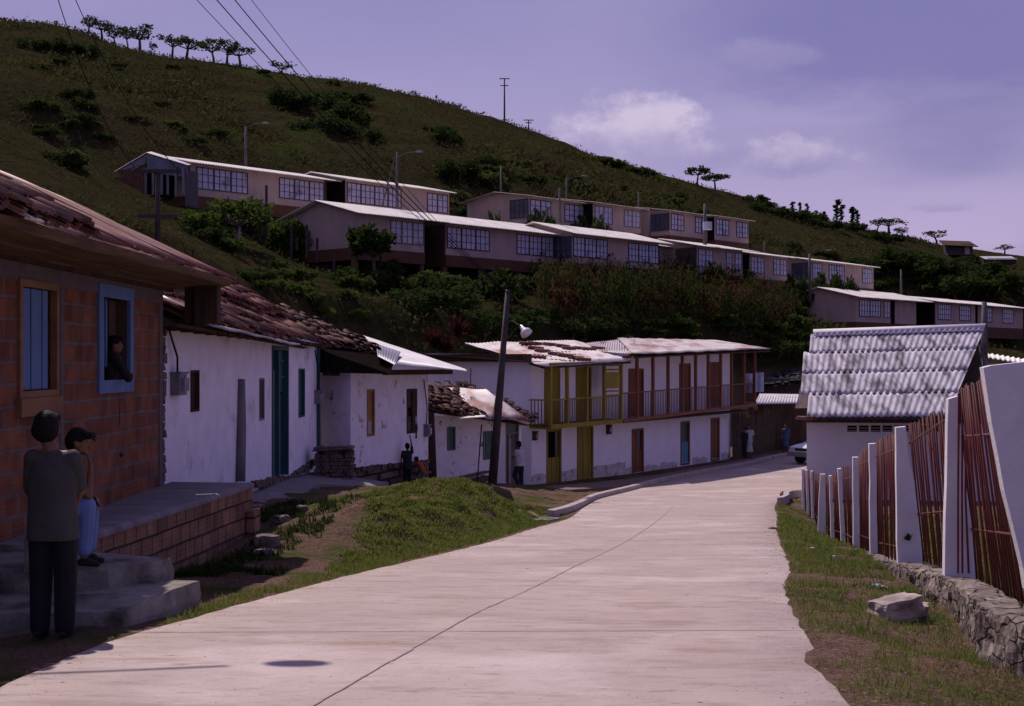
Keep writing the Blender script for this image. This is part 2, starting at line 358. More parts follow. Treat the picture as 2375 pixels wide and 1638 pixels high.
for u, v, Y in [(82, 441, 44), (257, 441, 66), (82, 308, 76), (82, 205, 102), (82, 120, 140), (441, 575, 60), (534, 636, 48), (657, 616, 70), (821, 780, 56), (821, 705, 66), (250, 480, 60),
                (1100, 735, 62), (950, 700, 60), (1283, 735, 74), (1642, 752, 84), (1796, 778, 89), (500, 300, 115), (852, 308, 130), (1129, 390, 128), (1334, 411, 145), (1540, 447, 160),
                (1950, 570, 165), (2155, 616, 150), (2258, 657, 135), (300, 230, 125), (650, 235, 150), (1750, 520, 160), (2330, 660, 140), (-200, 300, 90), (-200, 450, 50)]:
    p = P(u, v, Y); PTS.append(tuple(p))
for x, y in [(-23, 78), (-18.6, 79.5), (-12, 87.5), (-4.5, 96), (1, 97.5), (10, 106), (20.5, 117)]:
    PTS.append((x + .8, y - .7, 8.8)); PTS.append((x - 5, y + 4.5, 9.9))
for x, y in [(-8.55, 76), (-3.9, 81.5), (2.7, 88.5), (10.2, 95.4), (17, 102), (23, 109.5), (31.5, 120)]:
    PTS.append((x + .8, y - .7, 4.5)); PTS.append((x - 5, y + 4.5, 6.3))
for x, y in [(25.7, 103), (32, 110), (40, 119), (50, 130)]:
    PTS.append((x + .8, y - .7, 1.4)); PTS.append((x - 5, y + 4.5, 3.2))
for u, v, Y in RIDGE:
    p = P(u, v, Y); PTS.append(tuple(p)); PTS.append((p.x * 1.2, p.y * 1.2, p.z - .5)); PTS.append((p.x * 1.6, p.y * 1.6, p.z - 14))
    q = P(u, v + 20, Y * .93); PTS.append(tuple(q))
PT = np.array(PTS)
def _U(r2): return np.where(r2 > 1e-12, r2 * np.log(np.maximum(r2, 1e-12)), 0)
_n = len(PT); _d = ((PT[:, None, :2] - PT[None, :, :2])**2).sum(-1)
_K = _U(_d) + np.eye(_n) * 8.0; _Pm = np.c_[np.ones(_n), PT[:, :2]]
_A = np.zeros((_n + 3, _n + 3)); _A[:_n, :_n] = _K; _A[:_n, _n:] = _Pm; _A[_n:, :_n] = _Pm.T
_w = np.linalg.solve(_A, np.r_[PT[:, 2], 0, 0, 0])
def hill(X, Y):
    o = _w[_n] + _w[_n + 1] * X + _w[_n + 2] * Y
    for i in range(_n): o = o + _w[i] * _U((X - PT[i, 0])**2 + (Y - PT[i, 1])**2)
    return o
def wob(X, Y, s, k): return np.sin(X*s + k)*np.cos(Y*s*1.13 + k*2.1) + .5*np.sin(X*s*2.3 + Y*s*1.7 + k*1.3) + .35*np.sin(X*s*4.1 - Y*s*3.7 + k)
def ground(X, Y):
    X = np.asarray(X, float); Y = np.asarray(Y, float)
    z = zr(Y)
    dl = lx(Y) - X; near = Y < 50
    bank = Lh(Y) * sst(dl, .2 + .5*sst(Y, 27, 31), 1.3 + 2.6*sst(Y, 26.5, 31))
    bump = (.09*wob(X, Y, 1.5, .6) + .07*wob(X, Y, 3.4, 2.2))*sst(dl, .2, 1.0)*(1 - sst(dl, 3.0, 4.2))*sst(Y, 17.5, 20)*(1 - sst(Y, 31, 36))
    lobe = .12*np.exp(-((X + 1.0)/1.1)**2 - ((Y - 27)/2.6)**2) + .18*np.exp(-((X + 2.3)/.8)**2 - ((Y - 20.2)/1.3)**2)
    lip = .03*wob(X, Y, 3.3, 2.0)*sst(dl, .1, .6)*(Y < 46)
    z = z + np.where(Y < 56, bank + bump + lobe*sst(dl, .1, .8), 0) + lip
    dr = X - rx(Y)
    z = z + np.where(Y < 48, Rv(Y)*sst(dr, .1, 1.1) + .035*wob(X, Y, 2.4, 1.1)*sst(dr, .05, .6), 0)
    d = sdist(X, Y); w = sst(d, 0, 6)
    k = w > 0
    if np.any(k):
        h = np.zeros_like(z); h[k] = hill(X[k], Y[k]); h[k] += .22*wob(X[k], Y[k], .32, 1.9)*sst(d[k], 4, 20)
        z = z*(1 - w) + h*w
    return z
def g(x, y): return float(ground(np.array([x]), np.array([y]))[0])
_YS = np.concatenate([np.arange(5, 60, .25), np.arange(60, 330, .5)])
def hit(u, v, y0=5):
    Ys = _YS[_YS >= y0]; a = (u - CU)/F; e = -(v - CV)/F
    zz = ground(a*Ys, Ys); b = zz >= e*Ys
    if not b.any(): return None
    i = int(np.argmax(b)); Y = Ys[i]
    return Vector((a*Y, Y, float(zz[i])))

xl = np.concatenate([np.arange(-300, -120, 15), np.arange(-120, -30, 2.2), np.arange(-30, -7, 1.0), np.arange(-7, 11, .2), np.arange(11, 60, 1.2), np.arange(60, 150, 3), np.arange(150, 520, 20)])
yl = np.concatenate([np.arange(-40, 2, 3), np.arange(2, 50, .2), np.arange(50, 135, .9), np.arange(135, 320, 1.8), np.arange(320, 620, 20)])
GX, GY = np.meshgrid(xl, yl); GZ = ground(GX.ravel(), GY.ravel()).reshape(GX.shape)
# the ground dips slightly under the road slab
inr = (GX > lx(GY) + .28) & (GX < rx(GY) - .28) & (GY < 50)
GZ = np.where(inr, GZ - .02, GZ)
nx, ny = len(xl), len(yl)
idx = np.arange(nx*ny).reshape(ny, nx)
fq = np.stack([idx[:-1, :-1], idx[:-1, 1:], idx[1:, 1:], idx[1:, :-1]], -1).reshape(-1, 4)

def stone_wall_material():
    m = bpy.data.materials.new('mortared_rubble'); m.use_nodes = True; nt = m.node_tree; nn = nt.nodes; b = nn['Principled BSDF']; L = nt.links.new
    b.inputs['Roughness'].default_value = .95; b.inputs['Specular IOR Level'].default_value = .15
    g_ = nn.new('ShaderNodeNewGeometry'); mp = nn.new('ShaderNodeMapping'); mp.inputs['Scale'].default_value = (1, .8, 1.5); L(g_.outputs['Position'], mp.inputs[0])
    wn = nn.new('ShaderNodeTexNoise'); wn.inputs['Scale'].default_value = 5; wn.inputs['Detail'].default_value = 4; L(mp.outputs[0], wn.inputs[0])
    ad = nn.new('ShaderNodeVectorMath'); ad.operation = 'MULTIPLY_ADD'; L(wn.outputs[1], ad.inputs[0]); ad.inputs[1].default_value = (.12, .12, .12); L(mp.outputs[0], ad.inputs[2])
    v = nn.new('ShaderNodeTexVoronoi'); v.feature = 'DISTANCE_TO_EDGE'; v.inputs['Scale'].default_value = 4.6; L(ad.outputs[0], v.inputs[0])
    v2 = nn.new('ShaderNodeTexVoronoi'); v2.inputs['Scale'].default_value = 4.6; L(ad.outputs[0], v2.inputs[0])
    n = nn.new('ShaderNodeTexNoise'); n.inputs['Scale'].default_value = 16; n.inputs['Detail'].default_value = 9; L(g_.outputs['Position'], n.inputs[0])
    r1 = nn.new('ShaderNodeMapRange'); r1.inputs[1].default_value = 0; r1.inputs[2].default_value = .05; L(v.outputs[0], r1.inputs[0])
    cr = nn.new('ShaderNodeValToRGB'); cr.color_ramp.elements[0].color = (.13, .095, .085, 1); cr.color_ramp.elements[1].color = (.30, .24, .22, 1); L(v2.outputs['Color'], cr.inputs[0])
    m1 = nn.new('ShaderNodeMix'); m1.data_type = 'RGBA'; L(r1.outputs[0], m1.inputs[0]); m1.inputs[6].default_value = (.055, .042, .038, 1); L(cr.outputs[0], m1.inputs[7])
    m2 = nn.new('ShaderNodeMix'); m2.data_type = 'RGBA'; m2.blend_type = 'MULTIPLY'; m2.inputs[0].default_value = .9
    r2 = nn.new('ShaderNodeMapRange'); r2.inputs[1].default_value = .3; r2.inputs[2].default_value = .7; r2.inputs[3].default_value = .45; r2.inputs[4].default_value = 1.3; L(n.outputs[0], r2.inputs[0])
    L(m1.outputs[2], m2.inputs[6]); L(r2.outputs[0], m2.inputs[7]); L(m2.outputs[2], b.inputs['Base Color'])
    hs = nn.new('ShaderNodeMath'); hs.operation = 'MULTIPLY_ADD'; L(n.outputs[0], hs.inputs[0]); hs.inputs[1].default_value = .6; L(r1.outputs[0], hs.inputs[2])
    bp = nn.new('ShaderNodeBump'); bp.inputs['Strength'].default_value = 1; bp.inputs['Distance'].default_value = .03; L(hs.outputs[0], bp.inputs['Height']); L(bp.outputs[0], b.inputs['Normal'])
    return m
def ground_material():
    m = bpy.data.materials.new('ground_soil_and_grass'); m.use_nodes = True; nt = m.node_tree; nn = nt.nodes; b = nn['Principled BSDF']; L = nt.links.new
    b.inputs['Roughness'].default_value = 1; b.inputs['Specular IOR Level'].default_value = 0
    g_ = nn.new('ShaderNodeNewGeometry'); sp = nn.new('ShaderNodeSeparateXYZ'); L(g_.outputs['Position'], sp.inputs[0])
    def nz(sc, d=8, st=(1, 1, 1)):
        mp = nn.new('ShaderNodeMapping'); mp.inputs['Scale'].default_value = st; L(g_.outputs['Position'], mp.inputs[0])
        n = nn.new('ShaderNodeTexNoise'); n.inputs['Scale'].default_value = sc; n.inputs['Detail'].default_value = d; n.inputs['Roughness'].default_value = .65; L(mp.outputs[0], n.inputs[0]); return n.outputs[0]
    def mr(x, a, c):
        n = nn.new('ShaderNodeMapRange'); n.inputs[1].default_value = a; n.inputs[2].default_value = c; L(x, n.inputs[0]); return n.outputs[0]
    def mx(f, a, c):
        n = nn.new('ShaderNodeMix'); n.data_type = 'RGBA'; L(f, n.inputs[0])
        for s, x in ((n.inputs[6], a), (n.inputs[7], c)):
            if isinstance(x, tuple): s.default_value = (*x, 1)
            else: L(x, s)
        return n.outputs[2]
    dirt = mx(mr(nz(3), .3, .7), (.17, .10, .078), (.10, .06, .048))
    dirt = mx(mr(nz(26, 4), .5, .75), dirt, (.28, .19, .15))
    grass = mx(mr(nz(2.2), .35, .65), (.045, .065, .015), (.07, .082, .024))
    near = mx(mr(nz(.75, 9), .38, .54), grass, dirt)
    hillc = mx(mr(nz(1.5, 10), .38, .62), (.036, .030, .014), (.018, .019, .008))
    hillc = mx(mr(nz(.13, 8), .46, .62), hillc, (.036, .028, .014))
    hillc = mx(mr(nz(3.4, 8), .54, .66), hillc, (.010, .012, .005))
    hillc = mx(mr(nz(5.5, 6), .60, .70), hillc, (.065, .052, .028))
    hillc = mx(mr(nz(.07, 6), .55, .68), hillc, (.034, .042, .012))
    hillc = mx(mr(nz(.9, 6), .62, .74), hillc, (.045, .028, .02))
    f = mr(sp.outputs['Z'], -1.6, -.2)
    col = mx(f, near, hillc); L(col, b.inputs['Base Color'])
    bp = nn.new('ShaderNodeBump'); bp.inputs['Strength'].default_value = 1; bp.inputs['Distance'].default_value = .25
    L(nz(2.6, 10), bp.inputs['Height']); L(bp.outputs[0], b.inputs['Normal'])
    return m
go = npmesh('hillside_ground', np.c_[GX.ravel(), GY.ravel(), GZ.ravel()], fq, ground_material(), True)
tag(go, kind='structure')

# ------------------------------------------------------------------ road
def road_material():
    m = bpy.data.materials.new('concrete_road'); m.use_nodes = True; nt = m.node_tree; nn = nt.nodes; b = nn['Principled BSDF']; L = nt.links.new
    b.inputs['Roughness'].default_value = .82; b.inputs['Specular IOR Level'].default_value = .3
    g_ = nn.new('ShaderNodeNewGeometry')
    def nz(sc, d=8, st=(1, 1, 1), r=.65):
        mp = nn.new('ShaderNodeMapping'); mp.inputs['Scale'].default_value = st; L(g_.outputs['Position'], mp.inputs[0])
        n = nn.new('ShaderNodeTexNoise'); n.inputs['Scale'].default_value = sc; n.inputs['Detail'].default_value = d; n.inputs['Roughness'].default_value = r; L(mp.outputs[0], n.inputs[0]); return n.outputs[0]
    def mr(x, a, c):
        n = nn.new('ShaderNodeMapRange'); n.inputs[1].default_value = a; n.inputs[2].default_value = c; L(x, n.inputs[0]); return n.outputs[0]
    def mx(f, a, c):
        n = nn.new('ShaderNodeMix'); n.data_type = 'RGBA'; L(f, n.inputs[0])
        for s, x in ((n.inputs[6], a), (n.inputs[7], c)):
            if isinstance(x, tuple): s.default_value = (*x, 1)
            else: L(x, s)
        return n.outputs[2]
    c = mx(mr(nz(.8), .3, .7), (.385, .298, .275), (.31, .236, .222))
    c = mx(mr(nz(3.4, 12, (.8, 2.1, 1), .72), .51, .64), c, (.27, .195, .18))
    c = mx(mr(nz(.45, 10), .50, .66), c, (.46, .37, .355))
    c = mx(mr(nz(.9, 10, (.6, 1.6, 1)), .58, .70), c, (.30, .225, .21))        # brushed dirt streaks across the slab
    c = mx(mr(nz(4.2, 6, (.8, 3.2, 1)), .62, .70), c, (.16, .10, .08))
    c = mx(mr(nz(.8, 8, (.8, 1.9, 1), .7), .54, .68), c, (.25, .17, .14))
    c = mx(mr(nz(1.3, 6, (1, 1.9, 1)), .66, .75), c, (.18, .115, .085))
    c = mx(mr(nz(11, 3, (.7, 1.3, 1)), .70, .76), c, (.14, .095, .08))
    c = mx(mr(nz(38, 4), .60, .74), c, (.19, .13, .12))
    L(c, b.inputs['Base Color'])
    bp = nn.new('ShaderNodeBump'); bp.inputs['Strength'].default_value = .45; bp.inputs['Distance'].default_value = .012
    L(nz(13, 8, (.8, 2.2, 1)), bp.inputs['Height']); L(bp.outputs[0], b.inputs['Normal'])
    return m
def resample(pts, n):
    p = np.array(pts, float); d = np.r_[0, np.cumsum(np.hypot(*np.diff(p, axis=0).T))]; t = np.arange(len(pts)); tt = np.linspace(0, len(pts) - 1, n)
    fx = hermite(t, p[:, 0]); fy = hermite(t, p[:, 1]); return np.c_[fx(tt), fy(tt)]
RN = 430; Lr = resample(LE, RN); Rr = resample(RE, RN); L0 = Lr.copy(); R0 = Rr.copy()
for q_ in (L0, R0):
    for _ in range(40): q_[1:-1] = (q_[:-2] + q_[1:-1]*2 + q_[2:])/4
for i in range(RN):
    y = Lr[i, 1]
    a = .03 if y < 30 else .0
    Lr[i, 0] += a*(mnoise.noise(Vector((y*2.1, 0, 0))) + .35*mnoise.noise(Vector((y*5, 3, 0))))
    a = .045 if Rr[i, 1] < 36 else 0
    Rr[i, 0] += a*(mnoise.noise(Vector((Rr[i, 1]*2.3, 9, 0))) + .35*mnoise.noise(Vector((Rr[i, 1]*5.5, 5, 0))))
cs = np.array([0, .012, .14, .3, .5, .7, .86, .988, 1]); V = []
for i in range(RN):
    for t in cs:
        x, y = Lr[i]*(1 - t) + Rr[i]*t; V.append((x, y, float(zr(y)) + (.012 if 0 < t < 1 else -.02)))
V = np.array(V); idx = np.arange(RN*9).reshape(RN, 9)
fq = np.stack([idx[:-1, :-1], idx[:-1, 1:], idx[1:, 1:], idx[1:, :-1]], -1).reshape(-1, 4)
rd = npmesh('road', V, fq, road_material(), True); tag(rd, kind='structure')
# joints of the slabs, as thin dark strips lying on the concrete
jm = mat('joint_filler', (.26, .20, .19), (.33, .26, .25), 7, .9)
b = MB()
def strip(p0, p1, wd, n=14, z=.005):
    p0 = np.array(p0); p1 = np.array(p1); d = p1 - p0; nn_ = np.array([-d[1], d[0]])/np.hypot(*d)
    for k in range(n):
        q0 = p0 + d*k/n; q1 = p0 + d*(k + 1)/n; w0 = wd*(.6 + .8*rng.random()); j = nn_*rng.uniform(-.006, .006)
        vs = [q0 - nn_*w0/2 + j, q0 + nn_*w0/2 + j, q1 + nn_*w0/2 + j, q1 - nn_*w0/2 + j]
        b.add([(a[0], a[1], float(zr(a[1])) + .012 + z) for a in vs], ((3, 2, 1, 0),))
ci = lambda i, t: L0[i]*(1 - t) + R0[i]*t
mid = [i for i in range(RN) if 3 < Lr[i, 1] < 66]
jx = hermite([2, 7.5, 8.6, 10.5, 12.5, 16.3, 21.3, 29, 38], [-2.0, -.79, -.60, -.29, .09, .76, 1.75, 3.1, 4.5])
for y in np.arange(2, 37, .5): strip((float(jx(y)), y), (float(jx(y + .5)), y + .5), .013, 2)
for yj, t0, t1 in [(5.2, 0, 1), (9.35, 0, 1), (13.7, .5, 1), (13.9, 0, .5), (18.2, .5, 1), (18.6, 0, .5), (22.8, 0, 1), (27.3, 0, 1), (32, 0, 1), (36.5, 0, 1), (41, 0, 1), (46, 0, 1)]:
    xa, xb, xm = float(lx(yj)), float(rx(yj)), float(jx(yj)); strip((xa if t0 == 0 else xm, yj), (xm if t1 == .5 else xb, yj + .12*(t1 - t0)), .018, 30)
tag(b.build('road_joints', jm), kind='structure')
# kerbs
def kerb(pts, wd, h, side, name, n=60, ragged=0):
    p = resample(pts, n); b = MB(); prev = None
    for i in range(n - 1):
        a = p[i]; c = p[i + 1]; d = (c - a)/np.hypot(*(c - a)); nn_ = np.array([-d[1], d[0]])*side
        d0 = p[min(i + 1, n - 1)] - p[max(i - 1, 0)]; d0 = d0/np.hypot(*d0); n0 = np.array([-d0[1], d0[0]])*side
        d1 = p[min(i + 2, n - 1)] - p[i]; d1 = d1/np.hypot(*d1); n1 = np.array([-d1[1], d1[0]])*side
        za = float(zr(a[1])); zc = float(zr(c[1])); aa = a + n0*wd; cc = c + n1*wd
        lo = -.25
        vs = [(a[0], a[1], za + lo), (aa[0], aa[1], za + lo), (aa[0], aa[1], za + h), (a[0], a[1], za + h - .015),
              (c[0], c[1], zc + lo), (cc[0], cc[1], zc + lo), (cc[0], cc[1], zc + h), (c[0], c[1], zc + h - .015)]
        b.add(vs, ((3, 2, 6, 7), (0, 3, 7, 4), (2, 1, 5, 6)))
        if i == 0: b.add(vs[:4], ((0, 1, 2, 3),))
        if i == n - 2: b.add(vs[4:], ((3, 2, 1, 0),))
    return b.build(name, kerb_m)
k_l = kerb([(.92, 30.2), (1.35, 32.5), (1.85, 36), (2.55, 41), (4.0, 46.5), (5.7, 52), (8.1, 57.3), (11, 63), (14, 69.5), (20, 78)], .16, .16, 1, 'kerb')
tag(k_l, kind='structure')
k_r = kerb([(7.15, 37.2), (7.75, 39.4), (8.15, 41.3), (8.75, 42.6), (9.8, 43.4), (10.6, 43.8)], .16, .22, -1, 'kerb', 24)
tag(k_r, kind='structure')
# concrete footway in front of the two storey houses
b = MB(); fwl = resample([(.9, 46.8), (2.6, 49.2), (5.2, 53.5), (7.6, 58.3), (10.3, 63.5), (12.6, 68.2)], 30); fwr = resample([(1.8, 44.5), (3.7, 47.4), (5.5, 51.9), (7.95, 57.1), (10.8, 62.8), (13.6, 69)], 30)
for i in range(29):
    a, c_, d, e = fwl[i], fwr[i], fwr[i + 1], fwl[i + 1]; h = .13
    b.quad((a[0], a[1], zr(a[1]) + h), (c_[0], c_[1], zr(c_[1]) + h), (d[0], d[1], zr(d[1]) + h), (e[0], e[1], zr(e[1]) + h))
    b.quad((c_[0], c_[1], zr(c_[1]) - .1), (d[0], d[1], zr(d[1]) - .1), (d[0], d[1], zr(d[1]) + h), (c_[0], c_[1], zr(c_[1]) + h))
tag(b.build('footway', mat('packed_earth_path', (.17, .11, .095), (.12, .078, .068), 2, .95, .4, 14)), kind='structure')
# ------------------------------------------------------------------ building helpers
class Fac:
    """vertical wall plane from ground point A to B; outward normal n"""
    def __init__(s, A, B, flip=False):
        s.A = Vector((A[0], A[1], 0)); d = Vector((B[0] - A[0], B[1] - A[1], 0)); s.len = d.length; s.d = d.normalized()
        s.n = Vector((s.d.y, -s.d.x, 0))
        if flip: s.n = -s.n
    def off(s, o):
        f = Fac((0, 0), (1, 0)); f.A = s.A + s.n*o; f.d = s.d; f.n = s.n; f.len = s.len; return f
    def sz(s, u, v):
        a = (u - CU)/F; e = -(v - CV)/F
        # A + d t = (aY, Y)
        t = (a*s.A.y - s.A.x)/(s.d.x - a*s.d.y); Y = s.A.y + s.d.y*t
        return t, e*Y
    def p(s, t, z, o=0): q = s.A + s.d*t + s.n*o; return Vector((q.x, q.y, z))
    def px(s, u, v, o=0):
        t, z = s.off(o).sz(u, v) if o else s.sz(u, v); return s.p(t, z, o)
def rect(fa, u0, u1, v0, v1):
    """pixel box -> (s0,s1,z0,z1) on the facade, averaged"""
    s0, _ = fa.sz(u0, v0); s1, _ = fa.sz(u1, v0); m = (u0 + u1)/2
    _, zt = fa.sz(m, v0); _, zb = fa.sz(m, v1); return (min(s0, s1), max(s0, s1), zb, zt)
def wall_holes(b, fa, s0, s1, zb, zt, holes, depth=.22, o=0):
    """zb, zt functions of s. front skin with holes plus reveals."""
    ss = sorted(set([s0, s1] + [x for h in holes for x in h[:2]])); ss = [x for x in ss if s0 <= x <= s1]
    zs = sorted(set([x for h in holes for x in h[2:]]))
    nrm = lambda a, c, d, e: b.quad(a, c, d, e)
    for a, c in zip(ss[:-1], ss[1:]):
        n = max(1, int((c - a)/.8))
        for k in range(n):
            x0 = a + (c - a)*k/n; x1 = a + (c - a)*(k + 1)/n; xm = (x0 + x1)/2
            lev = [None] + zs + [None]
            for i in range(len(lev) - 1):
                za0 = zb(x0) if i == 0 else lev[i]; za1 = zb(x1) if i == 0 else lev[i]
                zc0 = zt(x0) if i == len(lev) - 2 else lev[i + 1]; zc1 = zt(x1) if i == len(lev) - 2 else lev[i + 1]
                zm = ((za0 + zc0)/2 + (za1 + zc1)/2)/2
                if zc0 <= za0 and zc1 <= za1: continue
                if any(h[0] <= xm <= h[1] and h[2] <= zm <= h[3] for h in holes): continue
                b.quad(fa.p(x0, za0, o), fa.p(x1, za1, o), fa.p(x1, zc1, o), fa.p(x0, zc0, o))
    for h in holes:
        a, c, z0, z1 = h
        q = lambda s_, z_, k: fa.p(s_, z_, o - k)
        b.quad(q(a, z0, 0), q(a, z1, 0), q(a, z1, depth), q(a, z0, depth)); b.quad(q(c, z1, 0), q(c, z0, 0), q(c, z0, depth), q(c, z1, depth))
        b.quad(q(a, z0, depth), q(c, z0, depth), q(c, z0, 0), q(a, z0, 0)); b.quad(q(a, z1, 0), q(c, z1, 0), q(c, z1, depth), q(a, z1, depth))
def fbox(b, fa, s0, s1, z0, z1, o0, o1):
    b.box(fa.p(s0, z0, o0), fa.d*(s1 - s0), fa.n*(o1 - o0), Vector((0, 0, z1 - z0)))
def frame(b, fa, r, wd, o0, o1):
    a, c, z0, z1 = r
    fbox(b, fa, a, a + wd, z0, z1, o0, o1); fbox(b, fa, c - wd, c, z0, z1, o0, o1)
    fbox(b, fa, a + wd, c - wd, z0, z0 + wd, o0, o1 - .003); fbox(b, fa, a + wd, c - wd, z1 - wd, z1, o0, o1 - .003)
def corrugated(b, A, B, Cc, D, pitch, amp, n_along=4, spw=6, sag=0, thick=.012):
    """A->B eave edge, D->C ridge edge. waves run from eave to ridge."""
    A, B, Cc, D = map(Vector, (A, B, Cc, D)); L_ = (B - A).length; nw = max(2, int(L_/pitch)); m = nw*spw
    nrm = (B - A).cross(D - A).normalized()
    if nrm.z < 0: nrm = -nrm
    base = len(b.v); vs = []; fs = []
    for i in range(n_along + 1):
        t = i/n_along
        for j in range(m + 1):
            s = j/m; p = (A*(1 - s) + B*s)*(1 - t) + (D*(1 - s) + Cc*s)*t
            h = amp*math.sin(2*math.pi*j/spw) + (sag*(mnoise.noise(Vector((s*L_*.8, t*4, A.x))) if sag else 0))
            vs.append(p + nrm*h)
    for i in range(n_along):
        for j in range(m):
            k = i*(m + 1) + j; fs.append((k, k + 1, k + m + 2, k + m + 1))
    n1 = len(vs); vs2 = [v - nrm*thick for v in vs]
    fs2 = [tuple(reversed([x + n1 for x in f])) for f in fs]
    ed = []
    for j in range(m):
        ed.append((j + 1, j, n1 + j, n1 + j + 1)); k = n_along*(m + 1) + j; ed.append((k, k + 1, n1 + k + 1, n1 + k))
    for i in range(n_along):
        k = i*(m + 1); ed.append((k, k + m + 1, n1 + k + m + 1, n1 + k)); k += m; ed.append((k + m + 1, k, n1 + k, n1 + k + m + 1))
    b.add(vs + vs2, fs + fs2 + ed)
def tiles(b, A, B, Cc, D, pitch=.21, ln=.36, r=.095, jit=.02, skip=0, seed=1, sag=.05, ht=.5):
    A, B, Cc, D = map(Vector, (A, B, Cc, D)); R_ = random.Random(seed)
    nc = max(2, int((B - A).length/pitch)); nr_ = max(2, int((D - A).length/ln)); nrm = (B - A).cross(D - A).normalized()
    if nrm.z < 0: nrm = -nrm
    for j in range(nc):
        s = (j + .5)/nc; e = A*(1 - s) + B*s; rg = D*(1 - s) + Cc*s; dr = (rg - e)/nr_; dn = dr.normalized(); ac = dn.cross(nrm).normalized()
        for i in range(nr_):
            for typ in (0, 1):
                if R_.random() < skip*(1 if typ == 0 else .3): continue
                c = e + dr*i + ac*(pitch/2 if typ else 0)
                sg = sag*mnoise.noise(Vector((s*6, i*.35, seed)))
                c = c + ac*R_.uniform(-jit, jit) + dn*R_.uniform(-jit*2.2, jit*2.2) + nrm*(sg + R_.uniform(-.012, .012) + (.04 if typ == 0 else .0))
                tw = R_.uniform(-.09, .09); dd = (dn + ac*tw).normalized(); a2 = dd.cross(nrm).normalized(); up = a2.cross(dd).normalized()
                if up.dot(nrm) < 0: up = -up
                l2 = dr.length*1.28; r0 = r*R_.uniform(.95, 1.1); r1 = r*.78; sgn = 1 if typ == 0 else -1; lift = .018
                vs = []
                for q, (off, rr, up_) in enumerate(((0, r0, lift), (l2, r1, 0))):
                    for th in (.06, .28, .5, .72, .94):
                        an = math.pi*th; vs.append(c + dd*off + a2*math.cos(an)*rr + up*(math.sin(an)*rr*ht*sgn + up_))
                for q, (off, rr, up_) in enumerate(((0, r0 - .016, lift), (l2, r1 - .016, 0))):
                    for th in (.06, .28, .5, .72, .94):
                        an = math.pi*th; vs.append(c + dd*off + a2*math.cos(an)*rr + up*(math.sin(an)*rr*ht*sgn + up_ - .014*sgn))
                fs = []
                for k in range(4): fs.append((k, k + 1, 6 + k, 5 + k)); fs.append((11 + k, 10 + k, 15 + k, 16 + k)); fs.append((k + 1, k, 10 + k, 11 + k))
                b.add(vs, fs)
def slab(b, A, B, Cc, D, th):
    A, B, Cc, D = map(Vector, (A, B, Cc, D)); n = (B - A).cross(D - A).normalized()
    if n.z < 0: n = -n
    b.prism([A - n*th, B - n*th, Cc - n*th, D - n*th], n*th)

# ------------------------------------------------------------------ brick house (left foreground)
BH = Fac((-4.655, 7.9), (-4.62, 18.2))
bh = thing('brick_house', (-4.63, 15, -1.63), 'unplastered orange brick house with blue window and rusty corrugated roof, left foreground', 'house')
zb = lambda s: -1.9
w1 = rect(BH, 225, 305, 663, 911); w2 = (*rect(BH, 40, 131, 650, 925)[:2], *rect(BH, 75, 131, 655, 921)[2:])
ztop = 1.0
b = MB(); wall_holes(b, BH, 0, BH.len, lambda s: -2.6, lambda s: ztop, [w1, w2], .16)
b.quad(BH.p(BH.len, -2.6), BH.p(BH.len, -2.6, -4.6), BH.p(BH.len, 1.6, -4.6), BH.p(BH.len, ztop))
b.quad(BH.p(0, -2.6, -4.6), BH.p(0, -2.6), BH.p(0, ztop), BH.p(0, 1.6, -4.6))
b.quad(BH.p(BH.len, -2.6, -4.6), BH.p(0, -2.6, -4.6), BH.p(0, 1.6, -4.6), BH.p(BH.len, 1.6, -4.6))
wl = b.build('wall', bk_orange, bh)
b = MB()   # grey mortar columns and ring beam, proud of the bricks
s_, _ = BH.sz(141, 800); fbox(b, BH, s_ - .02, s_ + .09, -1.63, ztop - .22, -.05, .006)
fbox(b, BH, BH.len - .16, BH.len + .02, -2.6, ztop - .22, -.05, .012); fbox(b, BH, 0, BH.len + .02, ztop - .24, ztop + .02, -.05, .014)
b.build('mortar_frame', mat('grey_mortar', (.13, .10, .10), (.09, .07, .07), 5, .9, .4, 20), bh)
b = MB(); frame(b, BH, (w1[0] - .0, w1[1] + .0, w1[2], w1[3]), .15, -.015, .03)
fr = b.build('window_frame', blue_p, bh)
b = MB(); fbox(b, BH, w1[0] + .15, w1[0] + .40, w1[2] + .15, w1[3] - .15, -.07, -.04); b.build('shutter', blue_p, fr)
b = MB(); fbox(b, BH, w1[1] - .17, w1[1] - .152, w1[2] + .152, w1[3] - .152, -.30, -.02); fbox(b, BH, w1[0] + .95, w1[1] - .172, w1[2] + .152, w1[3] - .152, -.16, -.14)
b.build('shutter', mat('inner_brown_wood', (.09, .05, .035), (.06, .035, .025), 5), fr)
b = MB(); fbox(b, BH, w1[0] + .70, w1[0] + .76, w1[2] + .3, w1[3] - .15, -.14, -.11); b.build('shutter', blue_p, fr)
b = MB(); frame(b, BH, (w2[0], w2[1], w2[2], w2[3]), .07, -.04, .03); fbox(b, BH, w2[0] - .05, w2[1] + .03, w2[2] - .17, w2[2], -.1, .06)
fr2 = b.build('window_frame', mat('raw_plank_wood', (.26, .13, .055), (.17, .085, .04), 3, .8, .4, 18, stretch=(1, .4, 3)), bh)
b = MB(); x = w2[0] + .12
wd_ = (BH.sz(116, 800)[0] - x)/5
for k in range(5): fbox(b, BH, x + k*wd_, x + (k + 1)*wd_ - .012, w2[2] + .08, w2[3] - .08, -.05, -.02 - (.008 if k % 2 else 0))
b.build('shutter', blue_p, fr2)
b = MB(); fbox(b, BH, x + 5*wd_, w2[1] - .07, w2[2] + .07, w2[3] - .07, -.09, -.06); b.build('side_panel', wood_d, fr2)
